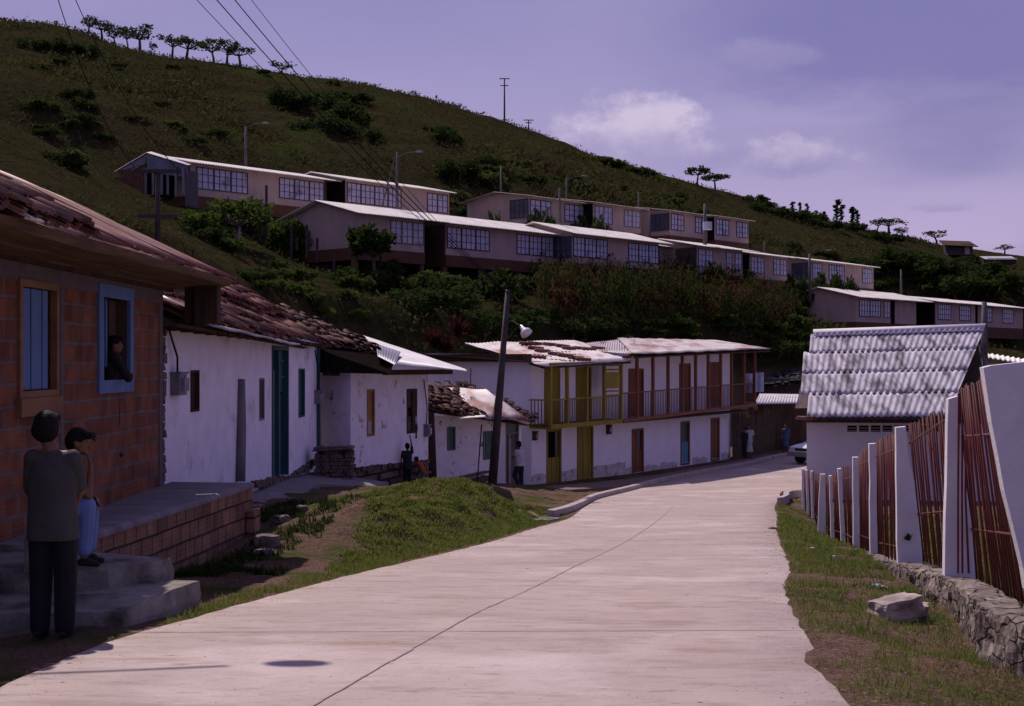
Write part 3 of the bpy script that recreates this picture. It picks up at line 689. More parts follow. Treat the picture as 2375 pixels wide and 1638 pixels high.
for w_ in (w1, w2):
    b = MB(); fbox(b, BH, w_[0] - .3, w_[1] + .3, w_[2] - .2, w_[3] + .2, -1.3, -1.25); b.build('room_shade_panel', dark_in, bh)
# roof
EA = Vector((-3.86, 7.4, 1.17)); EB = Vector((-3.84, 19.15, 1.15))
RA = Vector((-6.35, 7.4, 2.42)); RB = Vector((-6.3, 19.15, 2.30))
b = MB()
cut = Vector((-3.86, 12.55, 1.165)); cutR = Vector((-6.34, 12.55, 2.40))
for k in range(5):       # overlapping sheets
    a0 = k/5; a1 = (k + 1)/5 + .012
    q = lambda p_, q_, t: p_*(1 - t) + q_*t
    up = Vector((0, 0, .012*(k % 2)))
    corrugated(b, q(cut, EB, a0) + up, q(cut, EB, a1) + up, q(cutR, RB, a1) + up, q(cutR, RB, a0) + up, .078, .012, 6, 6, .02)
rf = b.build('roof', rust_m, bh, True)
b = MB(); slab(b, RA + Vector((0, 0, -.03)), RB + Vector((0, 0, -.03)), RB + Vector((-2.6, 0, -1.4)), RA + Vector((-2.6, 0, -1.4)), .03); b.build('rear_roof', rust_m, bh)
b = MB(); tiles(b, EA + Vector((.04, 0, .0)), Vector((-3.84, 12.75, 1.17)), Vector((-5.2, 12.6, 1.90)), RA*.5 + EA*.5 + Vector((0, 0, .0)), .2, .34, .09, .03, .05, 3, .05)
b.build('clay_tiles', tile_m2, bh, True)
b = MB(); slab(b, (-3.80, 10.9, 1.14), (-3.80, 11.35, 1.14), (-4.0, 11.35, 1.24), (-4.0, 10.9, 1.24), .02); b.build('eave_sheet', zinc, bh)
b = MB(); vs = []; NS = 90; PR = [(.0, .965), (.10, .975), (.11, .985), (.30, 1.0), (.31, 1.012), (.52, 1.03), (.53, 1.02), (.72, 1.035), (.74, 1.06), (.75, 1.125)]
for i in range(NS + 1):
    s = -.5 + (BH.len + 1.35)*i/NS
    for k, (o_, z_) in enumerate(PR):
        nn_ = mnoise.noise(Vector((s*1.1, k*.9, 3))); vs.append(BH.p(s, z_ + .018*nn_ + .006*mnoise.noise(Vector((s*5, k*2, 0))), o_ + .02*mnoise.noise(Vector((s*.9, k, 8)))*(0 < k < 9)))
K_ = len(PR); b.add(vs, [(i*K_ + j, (i + 1)*K_ + j, (i + 1)*K_ + j + 1, i*K_ + j + 1) for i in range(NS) for j in range(K_ - 1)] + [tuple(range(K_)), tuple(NS*K_ + j for j in range(K_))[::-1]])
b.build('soffit_boards', wood_b, bh)
b = MB()
b.box(BH.p(-.4, .93, .0), BH.d*(BH.len + .8), BH.n*.06, Vector((0, 0, .06)))
b.build('wall_plate', wood_d, bh)
b = MB()
for k, (u0, u1, v0, v1, Yb) in enumerate([(428, 452, 640, 748, 18.7), (451, 478, 642, 757, 18.62), (477, 504, 636, 750, 18.7)]):
    p0 = P(u0, v1, Yb); b.box(p0, Vector((XU(u1, Yb) - p0.x - .004, 0, 0)), Vector((0, .1 + .07*k, 0)), Vector((0, 0, ZV(v0, Yb) - p0.z)))
b.box(P(384, 668, 18.75), Vector((XU(430, 18.75) - XU(384, 18.75), 0, 0)), Vector((0, .08, 0)), Vector((0, 0, .13)))
b.build('hanging_boards', wood_d, bh)
# added dark panel standing in for the shade of the gap beside the house
b = MB(); b.box((-5.5, 18.75, -2.6), (.72, 0, 0), (0, .1, 0), (0, 0, 3.5)); b.build('gap_shade_panel', wood_d, bh)

# platform and steps
pf = thing('brick_platform', (-3.9, 16, -2.6), 'raised porch of pinkish hollow bricks with a concrete top before the brick house', 'platform')
pfl = [(-4.63, 10.6), (-4.12, 10.6), (-3.98, 13.2), (-3.49, 18.56), (-4.63, 18.75)]
b = MB(); n = len(pfl)
for i in (1, 2, 3):
    (x0, y0), (x1, y1) = pfl[i], pfl[(i + 1) % n]
    b.quad((x0, y0, -3.0), (x1, y1, -3.0), (x1, y1, -1.70), (x0, y0, -1.70))
(x0, y0), (x1, y1) = pfl[0], pfl[1]; b.quad((x0, y0, -3), (x1, y1, -3), (x1, y1, -1.7), (x0, y0, -1.7))
b.build('brick_base', bk_plat, pf)
b = MB(); vs = []
nseg = 26
for i in range(nseg + 1):
    y = 10.6 + (18.56 - 10.6)*i/nseg; xo = np.interp(y, [10.6, 13.2, 18.56], [-4.12, -3.98, -3.49]) + .02 + .012*mnoise.noise(Vector((y*3, 0, 0)))
    for x, z in ((-4.63, -1.64), (-4.3, -1.635), (xo - .04, -1.63), (xo, -1.655 + .01*mnoise.noise(Vector((y*4, 1, 0)))), (xo - .005, -1.705)): vs.append((x, y, z))
fs = [(i*5 + j, i*5 + j + 1, i*5 + j + 6, i*5 + j + 5) for i in range(nseg) for j in range(4)]
b.add(vs, [tuple(reversed(f)) for f in fs]); e = nseg*5; b.add([vs[e], vs[e + 2], vs[e + 3], vs[e + 4], (-4.63, 18.75, -1.705), (-4.63, 18.75, -1.64)], ((0, 1, 2, 3, 4, 5)[::-1],))
b.add([(-4.63, 18.56, -1.64), (-3.5, 18.56, -1.635), (-4.63, 18.76, -1.64)], ((0, 1, 2),))
b.build('concrete_top', conc_s, pf, True)
b = MB(); b.prism([(-3.52, 18.2, -3), (-3.36, 18.2, -3), (-3.40, 18.2, -1.98), (-3.50, 18.2, -1.98)], (0, .42, 0)); b.build('corner_pier', bk_plat, pf)
def rock(b, c, dx, dy, dz, rz, seed, amp=.12, sub=3):
    """a roughly box shaped block with worn uneven faces"""
    c = Vector(c); ca, sa = math.cos(rz), math.sin(rz); n = 8; vs = {}; V = []; Fs = []
    def vid(p):
        k = tuple(round(x, 4) for x in p)
        if k not in vs:
            q = Vector(p); q = q*(1 - .10*(max(0, abs(q.x) + abs(q.y) + abs(q.z) - 2.0)))
            d = q + Vector([mnoise.noise(q*1.6 + Vector((seed*7.1 + i*11, 0, 0)))*amp for i in range(3)]) + Vector([mnoise.noise(q*5 + Vector((seed*3.1 + i*5, 0, 0)))*amp*.3 for i in range(3)])
            x, y, z = d.x*dx/2, d.y*dy/2, d.z*dz/2
            vs[k] = len(V); V.append((c.x + x*ca - y*sa, c.y + x*sa + y*ca, c.z + z))
        return vs[k]
    for ax in range(3):
        for sg in (-1, 1):
            for i in range(n):
                for j in range(n):
                    q = []
                    for (di, dj) in ((0, 0), (1, 0), (1, 1), (0, 1)):
                        p = [0, 0, 0]; p[ax] = sg; p[(ax + 1) % 3] = -1 + 2*(i + di)/n; p[(ax + 2) % 3] = -1 + 2*(j + dj)/n; q.append(vid(p))
                    Fs.append(tuple(q) if sg > 0 else tuple(reversed(q)))
    b.add(V, Fs)
st = thing('concrete_steps', (-3, 10.6, -1.95), 'two worn mossy concrete steps leading up to the brick platform', 'steps')
def stepmesh(pts, zt, zbm, seed):
    b = MB(); n = 12; m = 5; ring = []
    P4 = [Vector((x, y, 0)) for x, y in pts]
    for e in range(4):
        for k in range(n): ring.append(P4[e]*(1 - k/n) + P4[(e + 1) % 4]*(k/n))
    cen = sum(P4, Vector())/4; N_ = len(ring); vs = []
    for j in range(m + 1):
        z = zbm + (zt - zbm)*j/m
        for p in ring:
            q = p.copy(); dd = (cen - q).normalized()
            r_ = .035*mnoise.noise(Vector((q.x*3, q.y*3, z*5 + seed))) + .012*mnoise.noise(Vector((q.x*11, q.y*11, z*14)))
            if j == m: r_ += .02
            q = q + dd*r_; vs.append((q.x, q.y, z + (.014*mnoise.noise(Vector((q.x*4, q.y*4, seed))) - .006 if j == m else 0)))
    fs = [(j*N_ + i, j*N_ + (i + 1) % N_, (j + 1)*N_ + (i + 1) % N_, (j + 1)*N_ + i) for j in range(m) for i in range(N_)]
    vs.append((cen.x, cen.y, zt)); fs += [(m*N_ + i, m*N_ + (i + 1) % N_, len(vs) - 1) for i in range(N_)]
    b.add(vs, fs); return b
stepmesh([(-4.4, 9.5), (-2.74, 9.7), (-2.50, 11.07), (-4.4, 11.6)], -1.755, -2.35, 1).build('lower_step', conc, st)
stepmesh([(-4.5, 10.35), (-3.09, 10.6), (-2.78, 11.25), (-4.5, 12.2)], -1.602, -2.2, 4).build('upper_step', conc, st)

# ------------------------------------------------------------------ white house 1
W1 = Fac((-4.99, 19.6), (-4.64, 33.3))
wh = thing('white_adobe_house', (-5, 27, -2.5), 'long whitewashed house with narrow slit windows, teal doors and a wavy clay tile roof', 'house')
hs = {}
hs['w_a'] = rect(W1, 441.5, 461, 859, 955); hs['w_b'] = rect(W1, 601, 612, 877, 975)
hs['d_a'] = rect(W1, 630, 668, 803, 1109); hs['w_c'] = rect(W1, 692, 706, 855, 968)
zt1 = lambda s: .46 - .0085*s
zb1 = lambda s: -2.75 - .02*s
b = MB(); wall_holes(b, W1, 0, W1.len, zb1, zt1, list(hs.values()), .24)
b.quad(W1.p(0, -2.75, -5), W1.p(0, -2.75), W1.p(0, zt1(0)), W1.p(0, 1.8, -3)); b.quad(W1.p(W1.len, -3, 0), W1.p(W1.len, -3, -5), W1.p(W1.len, 1.7, -3), W1.p(W1.len, zt1(W1.len)))
b.quad(W1.p(W1.len, -3, -5), W1.p(0, -3, -5), W1.p(0, 1.2, -5), W1.p(W1.len, 1.2, -5))
b.build('wall', plaster, wh)
b = MB()    # crumbling adobe edge at the near corner
for k in range(26):
    z = -2.6 + k*.12; b.cbox(W1.p(.02 + rng.uniform(-.04, .05), z, -.02), .14, .13 + rng.uniform(-.03, .04), .11, 0, .02)
b.build('broken_corner', rubble_m, wh)
for k, nm in (('w_a', 'window'), ('w_b', 'window'), ('w_c', 'window')):
    r = hs[k]; b = MB(); mt = wood_d if k == 'w_a' else (teal_p if k == 'w_c' else wood_g)
    frame(b, W1, r, .04, -.1, .015); fo = b.build('window', mt, wh)
    b = MB(); fbox(b, W1, r[0] + .04, r[1] - .04, r[2] + .04, r[3] - .04, -.1, -.06); b.build('shutter', teal_p if k == 'w_c' else wood_d, fo)
r = hs['d_a']
b = MB(); fbox(b, W1, r[0], r[0] + .07, r[2], r[3], -.2, .02); fbox(b, W1, r[1] - .07, r[1], r[2], r[3], -.2, .02); fbox(b, W1, r[0], r[1], r[3] - .08, r[3], -.2, .018)
df = b.build('door_frame', teal_p, wh)
sm_ = W1.sz(649, 900)[0]
b = MB()
n = 6
for k in range(n):
    a = r[0] + .08 + (sm_ - r[0] - .08)*k/n; fbox(b, W1, a, a + (sm_ - r[0] - .08)/n - .012, r[2] + .02, r[3] - .5, -.14, -.10)
b.build('door', mat('grey_blue_door', (.10, .13, .18), (.075, .10, .14), 5, .6, .2, 18, stretch=(1, 1, .2)), df)
b = MB(); fbox(b, W1, r[0] + .08, sm_, r[3] - .5, r[3] - .06, -.2, -.16); b.build('door_panel', wood_d, df)
b = MB(); fbox(b, W1, sm_, sm_ + .12, r[2], r[3] - .06, -.18, -.02); fbox(b, W1, sm_ + .12, r[1] - .07, r[3] - .95, r[3] - .06, -.14, -.1)
for z_ in (-.28, -.62): fbox(b, W1, sm_ + .12, r[1] - .07, r[3] + z_ - .04, r[3] + z_, -.1, -.06)
fbox(b, W1, sm_ + .12, sm_ + .95, r[2] + .02, r[3] - 1.0, -.16, -.12); b.build('door', teal_p, df)
b = MB(); fbox(b, W1, r[0], r[1], r[2], r[3], -.5, -.46); b.build('room_shade_panel', dark_in, wh)
s_, _ = W1.sz(736, 900); b = MB(); fbox(b, W1, s_ - .12, s_ + .05, zb1(s_), zt1(s_) + .1, -.05, .06); b.build('corner_post', teal_p, wh)
# timber post against the wall
b = MB(); p0 = W1.px(559, 880, .04); p1 = W1.px(556, 1117, .06)
b.tube([p1, (p0 + p1)/2 + Vector((.02, 0, 0)), p0], [.10, .085, .075], 8)
o = b.build('timber_post', wood_g, None, True); tag(o, 'slim weathered timber post leaning against the long white wall', 'post')
# dark stone plinth under the wall
b = MB(); s0 = W1.sz(585, 1130)[0]
for k in range(46):
    s = s0 + (W1.len - s0)*k/46; zz = np.interp(s, [s0, W1.sz(667, 1100)[0], W1.len], [ZV(1133, 24.5), ZV(1094, 31.2) + .02, ZV(1060, 33)])
    b.cbox(W1.p(s, zz - .03 + rng.uniform(-.02, .03), .02), .2 + rng.uniform(-.05, .12), .12, .10 + rng.uniform(-.02, .05), math.pi/2, .03)
b.build('stone_plinth', rubble_m, wh)
# roof of the long house
b = MB()
e0 = Vector((-4.42, 18.7, .60)); e1 = Vector((-4.60, 33.2, .38)); r1_ = Vector((-7.45, 35.6, 2.02)); r0_ = Vector((-7.5, 18.2, 2.15))
tiles(b, e0, e1, (e1*.35 + r1_*.65), (e0*.35 + r0_*.65), .24, .38, .115, .035, .06, 8, .20)
tiles(b, e0*.62 + r0_*.38 + Vector((0, 0, .12)), e1*.62 + r1_*.38 + Vector((.1, 0, .13)), r1_ + Vector((0, 0, .05)), r0_ + Vector((0, 0, .05)), .25, .42, .12, .03, .03, 9, .22)
b.build('tile_roof', tile_m, wh, True)
b = MB(); slab(b, e0 + Vector((-.1, 0, -.09)), e1 + Vector((-.1, 0, -.09)), r1_ + Vector((0, 0, -.12)), r0_ + Vector((0, 0, -.12)), .05); slab(b, r0_ + Vector((0, 0, -.1)), r1_ + Vector((0, 0, -.1)), r1_ + Vector((-3, 0, -1.6)), r0_ + Vector((-3, 0, -1.6)), .05)
b.build('roof_deck', wood_d, wh)
b = MB()
corrugated(b, (-4.28, 20.4, .50), (-4.36, 28.4, .33), (-4.75, 28.4, .46), (-4.75, 20.4, .62), .078, .012, 3, 6, .03)
corrugated(b, (-4.42, 28.9, .44), (-4.42, 31.9, .37), (-5.5, 31.6, .92), (-5.4, 28.7, .96), .078, .012, 3, 6)
corrugated(b, (-4.36, 19.0, .63), (-4.36, 20.2, .62), (-5.2, 20.2, 1.0), (-5.2, 19.0, 1.0), .078, .012, 3, 6)
b.build('eave_sheet', zinc, wh, True)
for k in range(18): b = MB(); b.box(W1.p(.3 + k*.75, zt1(.3 + k*.75) - .02, -.1), W1.d*.07, W1.n*.5, Vector((0, 0, .06))); b.build('rafter_end', wood_d, wh)
# electricity meters
def meter(fa, u, v, wpx, hpx, label, cable_top=None, o=0, mt=meter_m):
    c = fa.px(u, v, .02); sc = F/c.y; r_ = thing('electricity_meter', c, label, 'meter')
    wd = max(.12, wpx/sc/max(.25, abs(fa.d.x) + .35*abs(fa.d.y))); h = hpx/sc; b = MB()
    t, z = fa.sz(u, v); fbox(b, fa, t - wd/2, t + wd/2, z - h/2, z + h/2, 0, .13); fbox(b, fa, t - wd/2 - .03, t + wd/2 + .03, z + h/2, z + h/2 + .03, 0, .16)
    b.build('case', mt, r_)
    b = MB(); fbox(b, fa, t - wd*.3, t + wd*.3, z - h*.3, z + h*.3, .13, .19); b.build('glass_cover', mat('cloudy_glass', (.32, .3, .38), (.22, .2, .26), 6, .2, spec=.7), r_)
    if cable_top:
        q = fa.px(*cable_top, .03); b = MB(); m_ = fa.p(t, z + h*.4, .05)
        b.tube([m_, (m_*.6 + q*.4) + fa.n*.05, q], .016, 5); b.build('cable', wire_m, r_)
    return r_
meter(W1, 404, 892, 26, 50, 'square grey electricity meter near the corner of the long white house', (391, 762))
meter(W1, 731, 922, 10, 28, 'small meter box on the long white house beside its far teal post', (731, 812))

# ------------------------------------------------------------------ second white house
A2 = P(813, 1108, 33.0); B2 = P(993, 1120, 38.2)
W2 = Fac((A2.x, A2.y), (B2.x, B2.y)); W2s = Fac((XU(745, 33.9), 33.9), (A2.x, A2.y))
h2 = thing('white_house_with_zinc_roof', (A2.x, 35, -3), 'whitewashed house on a crumbling brick footing under bright new zinc sheets', 'house')
hw = [rect(W2, 851, 868, 903, 1012), rect(W2, 943, 966, 1004 - 102, 1005)]
b = MB(); zt2 = lambda s: -.27 - .02*s
wall_holes(b, W2, 0, W2.len, lambda s: np.interp(s, [0, W2.len], [ZV(1086, 33), ZV(1066, 38.2)]), zt2, hw, .2)
b.quad(W2s.p(0, -2.6), W2s.p(W2s.len, -2.6), W2s.p(W2s.len, -.27), W2s.p(0, -.25))
b.quad(W2.p(W2.len, -4.2, 0), W2.p(W2.len, -4.2, -5), W2.p(W2.len, .3, -5), W2.p(W2.len, zt2(W2.len)))
b.quad(W2.p(W2.len, -4, -5), W2.p(-1, -4, -5), W2.p(-1, .6, -5), W2.p(W2.len, .6, -5))
b.build('wall', plaster2, h2)
b = MB(); fbox(b, W2, 0, W2.len, -4.3, ZV(1086, 33) - .01, -.3, -.02)
b.add([W2.p(0, ZV(1086, 33) - .015, -.021), W2.p(W2.len, ZV(1086, 33) - .015, -.021), W2.p(W2.len, ZV(1064, 38.2), -.021)], ((0, 1, 2),))
b.build('footing', blk_rub, h2)
b = MB()
for k in range(34):
    s = W2.len*k/34; zz = np.interp(s, [0, W2.len], [ZV(1087, 33), ZV(1067, 38.2)])
    if rng.random() < .75: b.cbox(W2.p(s + .08, zz - .05 + rng.uniform(-.02, .02), .01), .13, .08, .09 + rng.uniform(0, .05), math.atan2(W2.d.y, W2.d.x), .02)
for k in range(6):
    s = W2.len*(.08 + .15*k); b.box(W2.p(s, -3.35 + .05*k, .0), W2.d*1.0, W2.n*.07, Vector((0, 0, .06)))
b.build('loose_bricks', rubble_m, h2)
r = hw[0]; b = MB(); frame(b, W2, r, .05, -.1, .02); fo = b.build('window', orange_p, h2)
zc_ = W2.sz(859, 975)[1]
b = MB(); fbox(b, W2, r[0] + .05, r[1] - .05, zc_, r[3] - .05, -.08, -.03); b.build('shutter', orange_p, fo)
b = MB(); fbox(b, W2, r[0] + .05, r[1] - .05, r[2] + .05, zc_ - .01, -.08, -.04); b.build('lower_panel', mat('peeling_white_wood', (.5, .44, .46), (.3, .2, .17), 8, .8), fo)
r = hw[1]; b = MB(); frame(b, W2, r, .06, -.1, .02); fo = b.build('window', wood_d, h2)
b = MB(); fbox(b, W2, r[1] - .28, r[1] - .06, r[2] + .05, r[3] - .05, -.06, .0); b.build('shutter', wood_d, fo)
b = MB(); fbox(b, W2, r[0] - .4, r[1] + .4, r[2] - .4, r[3] + .2, -1.2, -1.15); fbox(b, W2, hw[0][0] - .2, hw[0][1] + .2, hw[0][2] - .2, hw[0][3] + .2, -.6, -.55); b.build('room_shade_panel', dark_in, h2)
# roof
b = MB()
ea = P(735, 802, 33.2); eb = P(902, 838, 34.6); rb_ = P(838, 786, 45.0); ra = Vector((-7.45, 35.6, 2.0))
tiles(b, P(728, 795, 33.4), P(882, 812, 35.2), rb_, ra, .25, .4, .12, .035, .08, 21, .16)
b.build('tile_roof', tile_m2, h2, True)
b = MB(); slab(b, P(722, 806, 33.4), P(884, 822, 35.2), rb_ - Vector((0, 0, .15)), ra - Vector((0, 0, .2)), .06)
b.build('roof_deck', wood_d, h2)
b = MB(); b.add([P(742, 864, 33.05), P(905, 868, 32.2), P(912, 846, 32.6), P(884, 826, 34.2), P(726, 806, 33.3)], ((0, 1, 2, 3, 4),)); b.add([P(742, 864, 33.25), P(905, 868, 32.4), P(912, 846, 32.8), P(884, 826, 34.4), P(726, 806, 33.5)], ((4, 3, 2, 1, 0),)); b.build('gable_shade_panel', mat('gable_shade_black', (.008, .006, .006), (.014, .011, .010), 5, spec=0), h2)  # near-black panel painted in for the dark void under the roof
b = MB()
corrugated(b, P(913, 845, 32.6), P(1083, 860, 38.2), P(1081, 857, 43), P(842, 778, 45.5), .1, .012, 5, 6, .02)
b.build('zinc_sheets', zinc, h2, True)
b = MB(); corrugated(b, P(876, 826, 33.2), P(916, 846, 32.5), P(930, 816, 37.5), P(872, 797, 36.5), .1, .004, 3, 6); b.build('grey_sheet', mat('dull_zinc_sheet', (.22, .2, .27), (.17, .15, .2), 2, .5, metal=.2), h2, True)
b = MB(); b.box(P(760, 872, 32.9), P(1050, 868, 38.0) - P(760, 872, 32.9), Vector((-.15, .25, 0)), Vector((0, 0, .13))); b.build('eave_beam', wood_d, h2)
meter(W2, 985, 1000, 9, 26, 'grey meter box at the right corner of the house with zinc sheets', (983, 880))
# corner timber post right of the second house
b = MB(); b.tube([P(1001, 1128, 40.5), P(999, 1040, 40.5), P(996, 958, 40.5)], [.17, .155, .15], 10)
o = b.build('timber_post', wood_d, None, True); tag(o, 'thick dark timber post between the zinc roofed house and the small tiled house', 'post')

# brick pile
pile = MB()
c0 = P(775, 1112, 31.6)
for j in range(9):
    for k in range(5):
        for l in range(3):
            if j > 6 and rng.random() < .35: continue
            pile.cbox((c0.x - .34 + k*.17 + (j % 2)*.04, c0.y - .2 + l*.22, c0.z + .04 + j*.085), .155, .2, .075, rng.uniform(-.12, .12), .012)
pile.box((c0.x - .45, c0.y - .4, c0.z + .66), (.9, 0, .06), (0, .6, 0), (0, 0, .03))
o = pile.build('brick_pile', rubble_m); tag(o, 'dark stack of old bricks under a plank in the recess between the white houses', 'brick pile')

# raised concrete sidewalk
b = MB()
def pslab(pts, th):
    b.prism([Vector(p) - Vector((0, 0, th)) for p in pts], Vector((0, 0, th)))
pslab([(-5.0, 20.2, -2.42), (-3.95, 20.2, -2.42), (-3.93, 23.3, -2.44), (-4.02, 28.9, -2.56), (-4.85, 29.4, -2.45)][0:5], .55)
pslab([(-4.84, 29.42, -2.47), (-4.03, 28.92, -2.58), (-3.05, 30.9, -2.79), (-2.85, 31.9, -2.80), (-4.7, 32.6, -2.60)], .5)
sw = b.build('sidewalk', conc_s); tag(sw, kind='structure')

# ------------------------------------------------------------------ small tiled house
A3 = P(1008, 1119, 43.0); B3 = P(1209, 1140, 46.6); W3 = Fac((A3.x, A3.y), (B3.x, B3.y))
h3 = thing('small_tiled_house', (A3.x, 44, -4), 'low white cottage with a patched clay tile and rusty sheet roof behind the leaning pole', 'house')
ho = [rect(W3, 1037, 1056, 990, 1045), rect(W3, 1120, 1145, 1000, 1066), rect(W3, 1173, 1203, 981, 1136)]
b = MB(); zt3 = lambda s: np.interp(s, [0, W3.sz(1090, 960)[0], W3.len], [-1.70, -1.72, -2.0])
wall_holes(b, W3, 0, W3.len, lambda s: -4.6, zt3, ho, .18)
b.quad(W3.p(0, -4.6, -5), W3.p(0, -4.6), W3.p(0, zt3(0)), W3.p(0, -.9, -5)); b.quad(W3.p(W3.len, -4.6, 0), W3.p(W3.len, -4.6, -3), W3.p(W3.len, -1.8, -3), W3.p(W3.len, zt3(W3.len)))
b.quad(W3.p(W3.len, -4.6, -5), W3.p(0, -4.6, -5), W3.p(0, -1, -5), W3.p(W3.len, -1.6, -5))
b.build('wall', plaster2, h3)
for i in (0, 1):
    r = ho[i]; b = MB(); frame(b, W3, r, .06, -.1, .02); fo = b.build('window', green_p, h3)
    b = MB(); m_ = (r[0] + r[1])/2; fbox(b, W3, r[0] + .06, m_ - .01, r[2] + .06, r[3] - .06, -.07, -.03); 
    if i: b = MB(); fbox(b, W3, m_ - .1, r[1] - .06, r[2] + .06, r[3] - .06, -.07, -.03)
    else: fbox(b, W3, m_ + .01, r[1] - .06, r[2] + .06, r[3] - .06, -.07, -.03)
    b.build('shutter', green_p, fo)
r = ho[2]; b = MB(); frame(b, W3, (r[0], r[1], r[2] - .3, r[3]), .07, -.1, .02); fbox(b, W3, r[0] + .07, r[1] - .07, r[3] - .36, r[3] - .30, -.08, 0); fo = b.build('door_frame', mat('grey_green_door', (.17, .2, .2), (.12, .14, .14), 5), h3)
b = MB(); fbox(b, W3, r[0] + .07, r[1] - .07, r[3] - .3, r[3] - .07, -.08, -.05); b.build('transom', mat('grey_green_door', (0, 0, 0)), fo)
b = MB(); 
for r in ho: fbox(b, W3, r[0] - .05, r[1] + .05, r[2] - .1, r[3] + .05, -.5, -.46)
b.build('room_shade_panel', dark_in, h3)
b = MB()
tiles(b, P(985, 946, 42.2), P(1065, 962, 42.6), P(1070, 890, 48.2), P(985, 892, 47.6), .26, .4, .125, .05, .05, 31, .12, .36)
tiles(b, P(1062, 960, 42.9), P(1128, 967, 44.0), P(1085, 925, 46.4), P(1050, 900, 47.2), .26, .4, .125, .05, .1, 33, .1, .36)
tiles(b, P(1062, 893, 47.6), P(1232, 972, 46.9), P(1248, 966, 48.2), P(1072, 884, 48.8), .26, .4, .13, .05, .1, 34, .1, .36)
b.build('tile_roof', tile_m2, h3, True)
b = MB(); corrugated(b, P(1128, 972, 43.4), P(1230, 975, 45.6), P(1128, 903, 47.6), P(1040, 899, 46.6), .14, .012, 5, 6, .03); b.build('sheet_roof', rust_m2, h3, True)
b = MB(); slab(b, P(985, 952, 42.4), P(1225, 985, 45.8), P(1240, 975, 48), P(985, 899, 48), .05); b.build('roof_deck', wood_d, h3)
b = MB(); slab(b, P(1066, 970, 42.2), P(1125, 966, 43.4), P(1125, 962, 44), P(1066, 966, 43), .03); b.build('eave_sheet', cream_roof, h3)
b = MB()
for k in range(8): s = .2 + k*.32; b.cbox(W3.p(s, -3.95 + .02*k, .15), .3, .2, .18, .4, .03)
b.box(W3.p(.3, -3.78, .05), W3.d*2.2 + Vector((0, 0, .16)), W3.n*.2, Vector((0, 0, .06)))
b.build('stone_plinth', rubble_m, h3)

# ------------------------------------------------------------------ two storey houses
WY = Fac((.70, 49.5), (10.6, 67.0)); LY = WY.len
def su(u, o=0): return WY.off(o).sz(u, 900)[0]
sY = su(1450)            # boundary between the two buildings
def planks(b, fa, r, n, o0, o1):
    a, c, z0, z1 = r; wd = (c - a)/n
    for k in range(n): fbox(b, fa, a + k*wd + .008, a + (k + 1)*wd - .008, z0, z1, o0, o1 - (.012 if k % 2 else 0))
def zlow(s): return -4.62 + 0*s
def zfl(u0, u1, v0, v1, o=0):
    f = WY.off(o) if o else WY; a = f.sz(u0, v0); c = f.sz(u1, v1); return lambda s: a[1] + (c[1] - a[1])*(s - a[0])/(c[0] - a[0])
yh = thing('yellow_trimmed_house', (2, 51, -4.4), 'two storey white house with mustard yellow balcony and doors', 'house')
bhh = thing('brown_trimmed_house', (7, 60, -4.5), 'long two storey white house with red brown balcony posts and doors', 'house')
def door_rect(u0, u1, vt, vb): return rect(WY, u0, u1, vt, vb)
# yellow
yd = {'a': door_rect(1267, 1301, 995, 1121), 'b': door_rect(1338, 1375, 988, 1112), 'u1': door_rect(1262, 1298, 853, 982), 'u2': door_rect(1335, 1370, 852, 975)}
eY = zfl(1263, 1443, 850, 842, 0)
b = MB(); ztY = lambda s: .0
wall_holes(b, WY, 0, sY, lambda s: -4.75, ztY, list(yd.values()), .2)
SL = Fac((.70 - .87*6.2, 49.5 + .49*6.2), (.70, 49.5))
b.quad(SL.p(0, -4.7), SL.p(SL.len, -4.7), SL.p(SL.len, -.05), SL.p(0, .32))
b.quad(WY.p(sY, -4.7, -6), WY.p(0, -4.7, -6), WY.p(0, .3, -6), WY.p(sY, .3, -6))
b.build('wall', plaster3, yh)
rough = mat('stained_lower_plaster', (.58, .52, .56), (.42, .36, .37), 3, .95, .5, 9, c3=(.22, .15, .13), s3=3, t3=(.56, .64))
b = MB(); zf = lambda s: -4.35
for a, c in ((0, yd['a'][0]), (yd['a'][1], yd['b'][0]), (yd['b'][1], sY)): 
    n_ = 6; b = MB()
    for k in range(n_):
        x0 = a + (c - a)*k/n_; x1 = a + (c - a)*(k + 1)/n_; h0 = -4.12 + .1*mnoise.noise(Vector((x0, 0, 0))); h1 = -4.12 + .1*mnoise.noise(Vector((x1, 0, 0)))
        b.quad(WY.p(x0, -4.7, .006), WY.p(x1, -4.7, .006), WY.p(x1, h1, .006), WY.p(x0, h0, .006))
    b.build('stained_base', rough, yh)
for k in ('a', 'b', 'u1', 'u2'):
    r = yd[k]; b = MB(); frame(b, WY, (r[0], r[1], r[2] - .2, r[3]), .09, -.12, .03); fo = b.build('door_frame', yellow_p, yh)
    b = MB(); a = r[0] + .09; c = r[1] - .09
    if k == 'a': planks(b, WY, (a, c, r[2], (r[2] + r[3])/2 - .05), 5, -.08, -.03)
    elif k == 'u1': planks(b, WY, (a, c, r[2], r[3] - .09), 4, -.06, .02)
    else: planks(b, WY, (a, c, r[2], r[3] - .09), 5, -.08, -.03)
    b.build('door', yellow_p, fo)
b = MB(); r = yd['a']; fbox(b, WY, r[0] - .1, r[1] + .1, r[2], r[3] + .1, -.34, -.3); b.build('room_shade_panel', dark_in, yh)
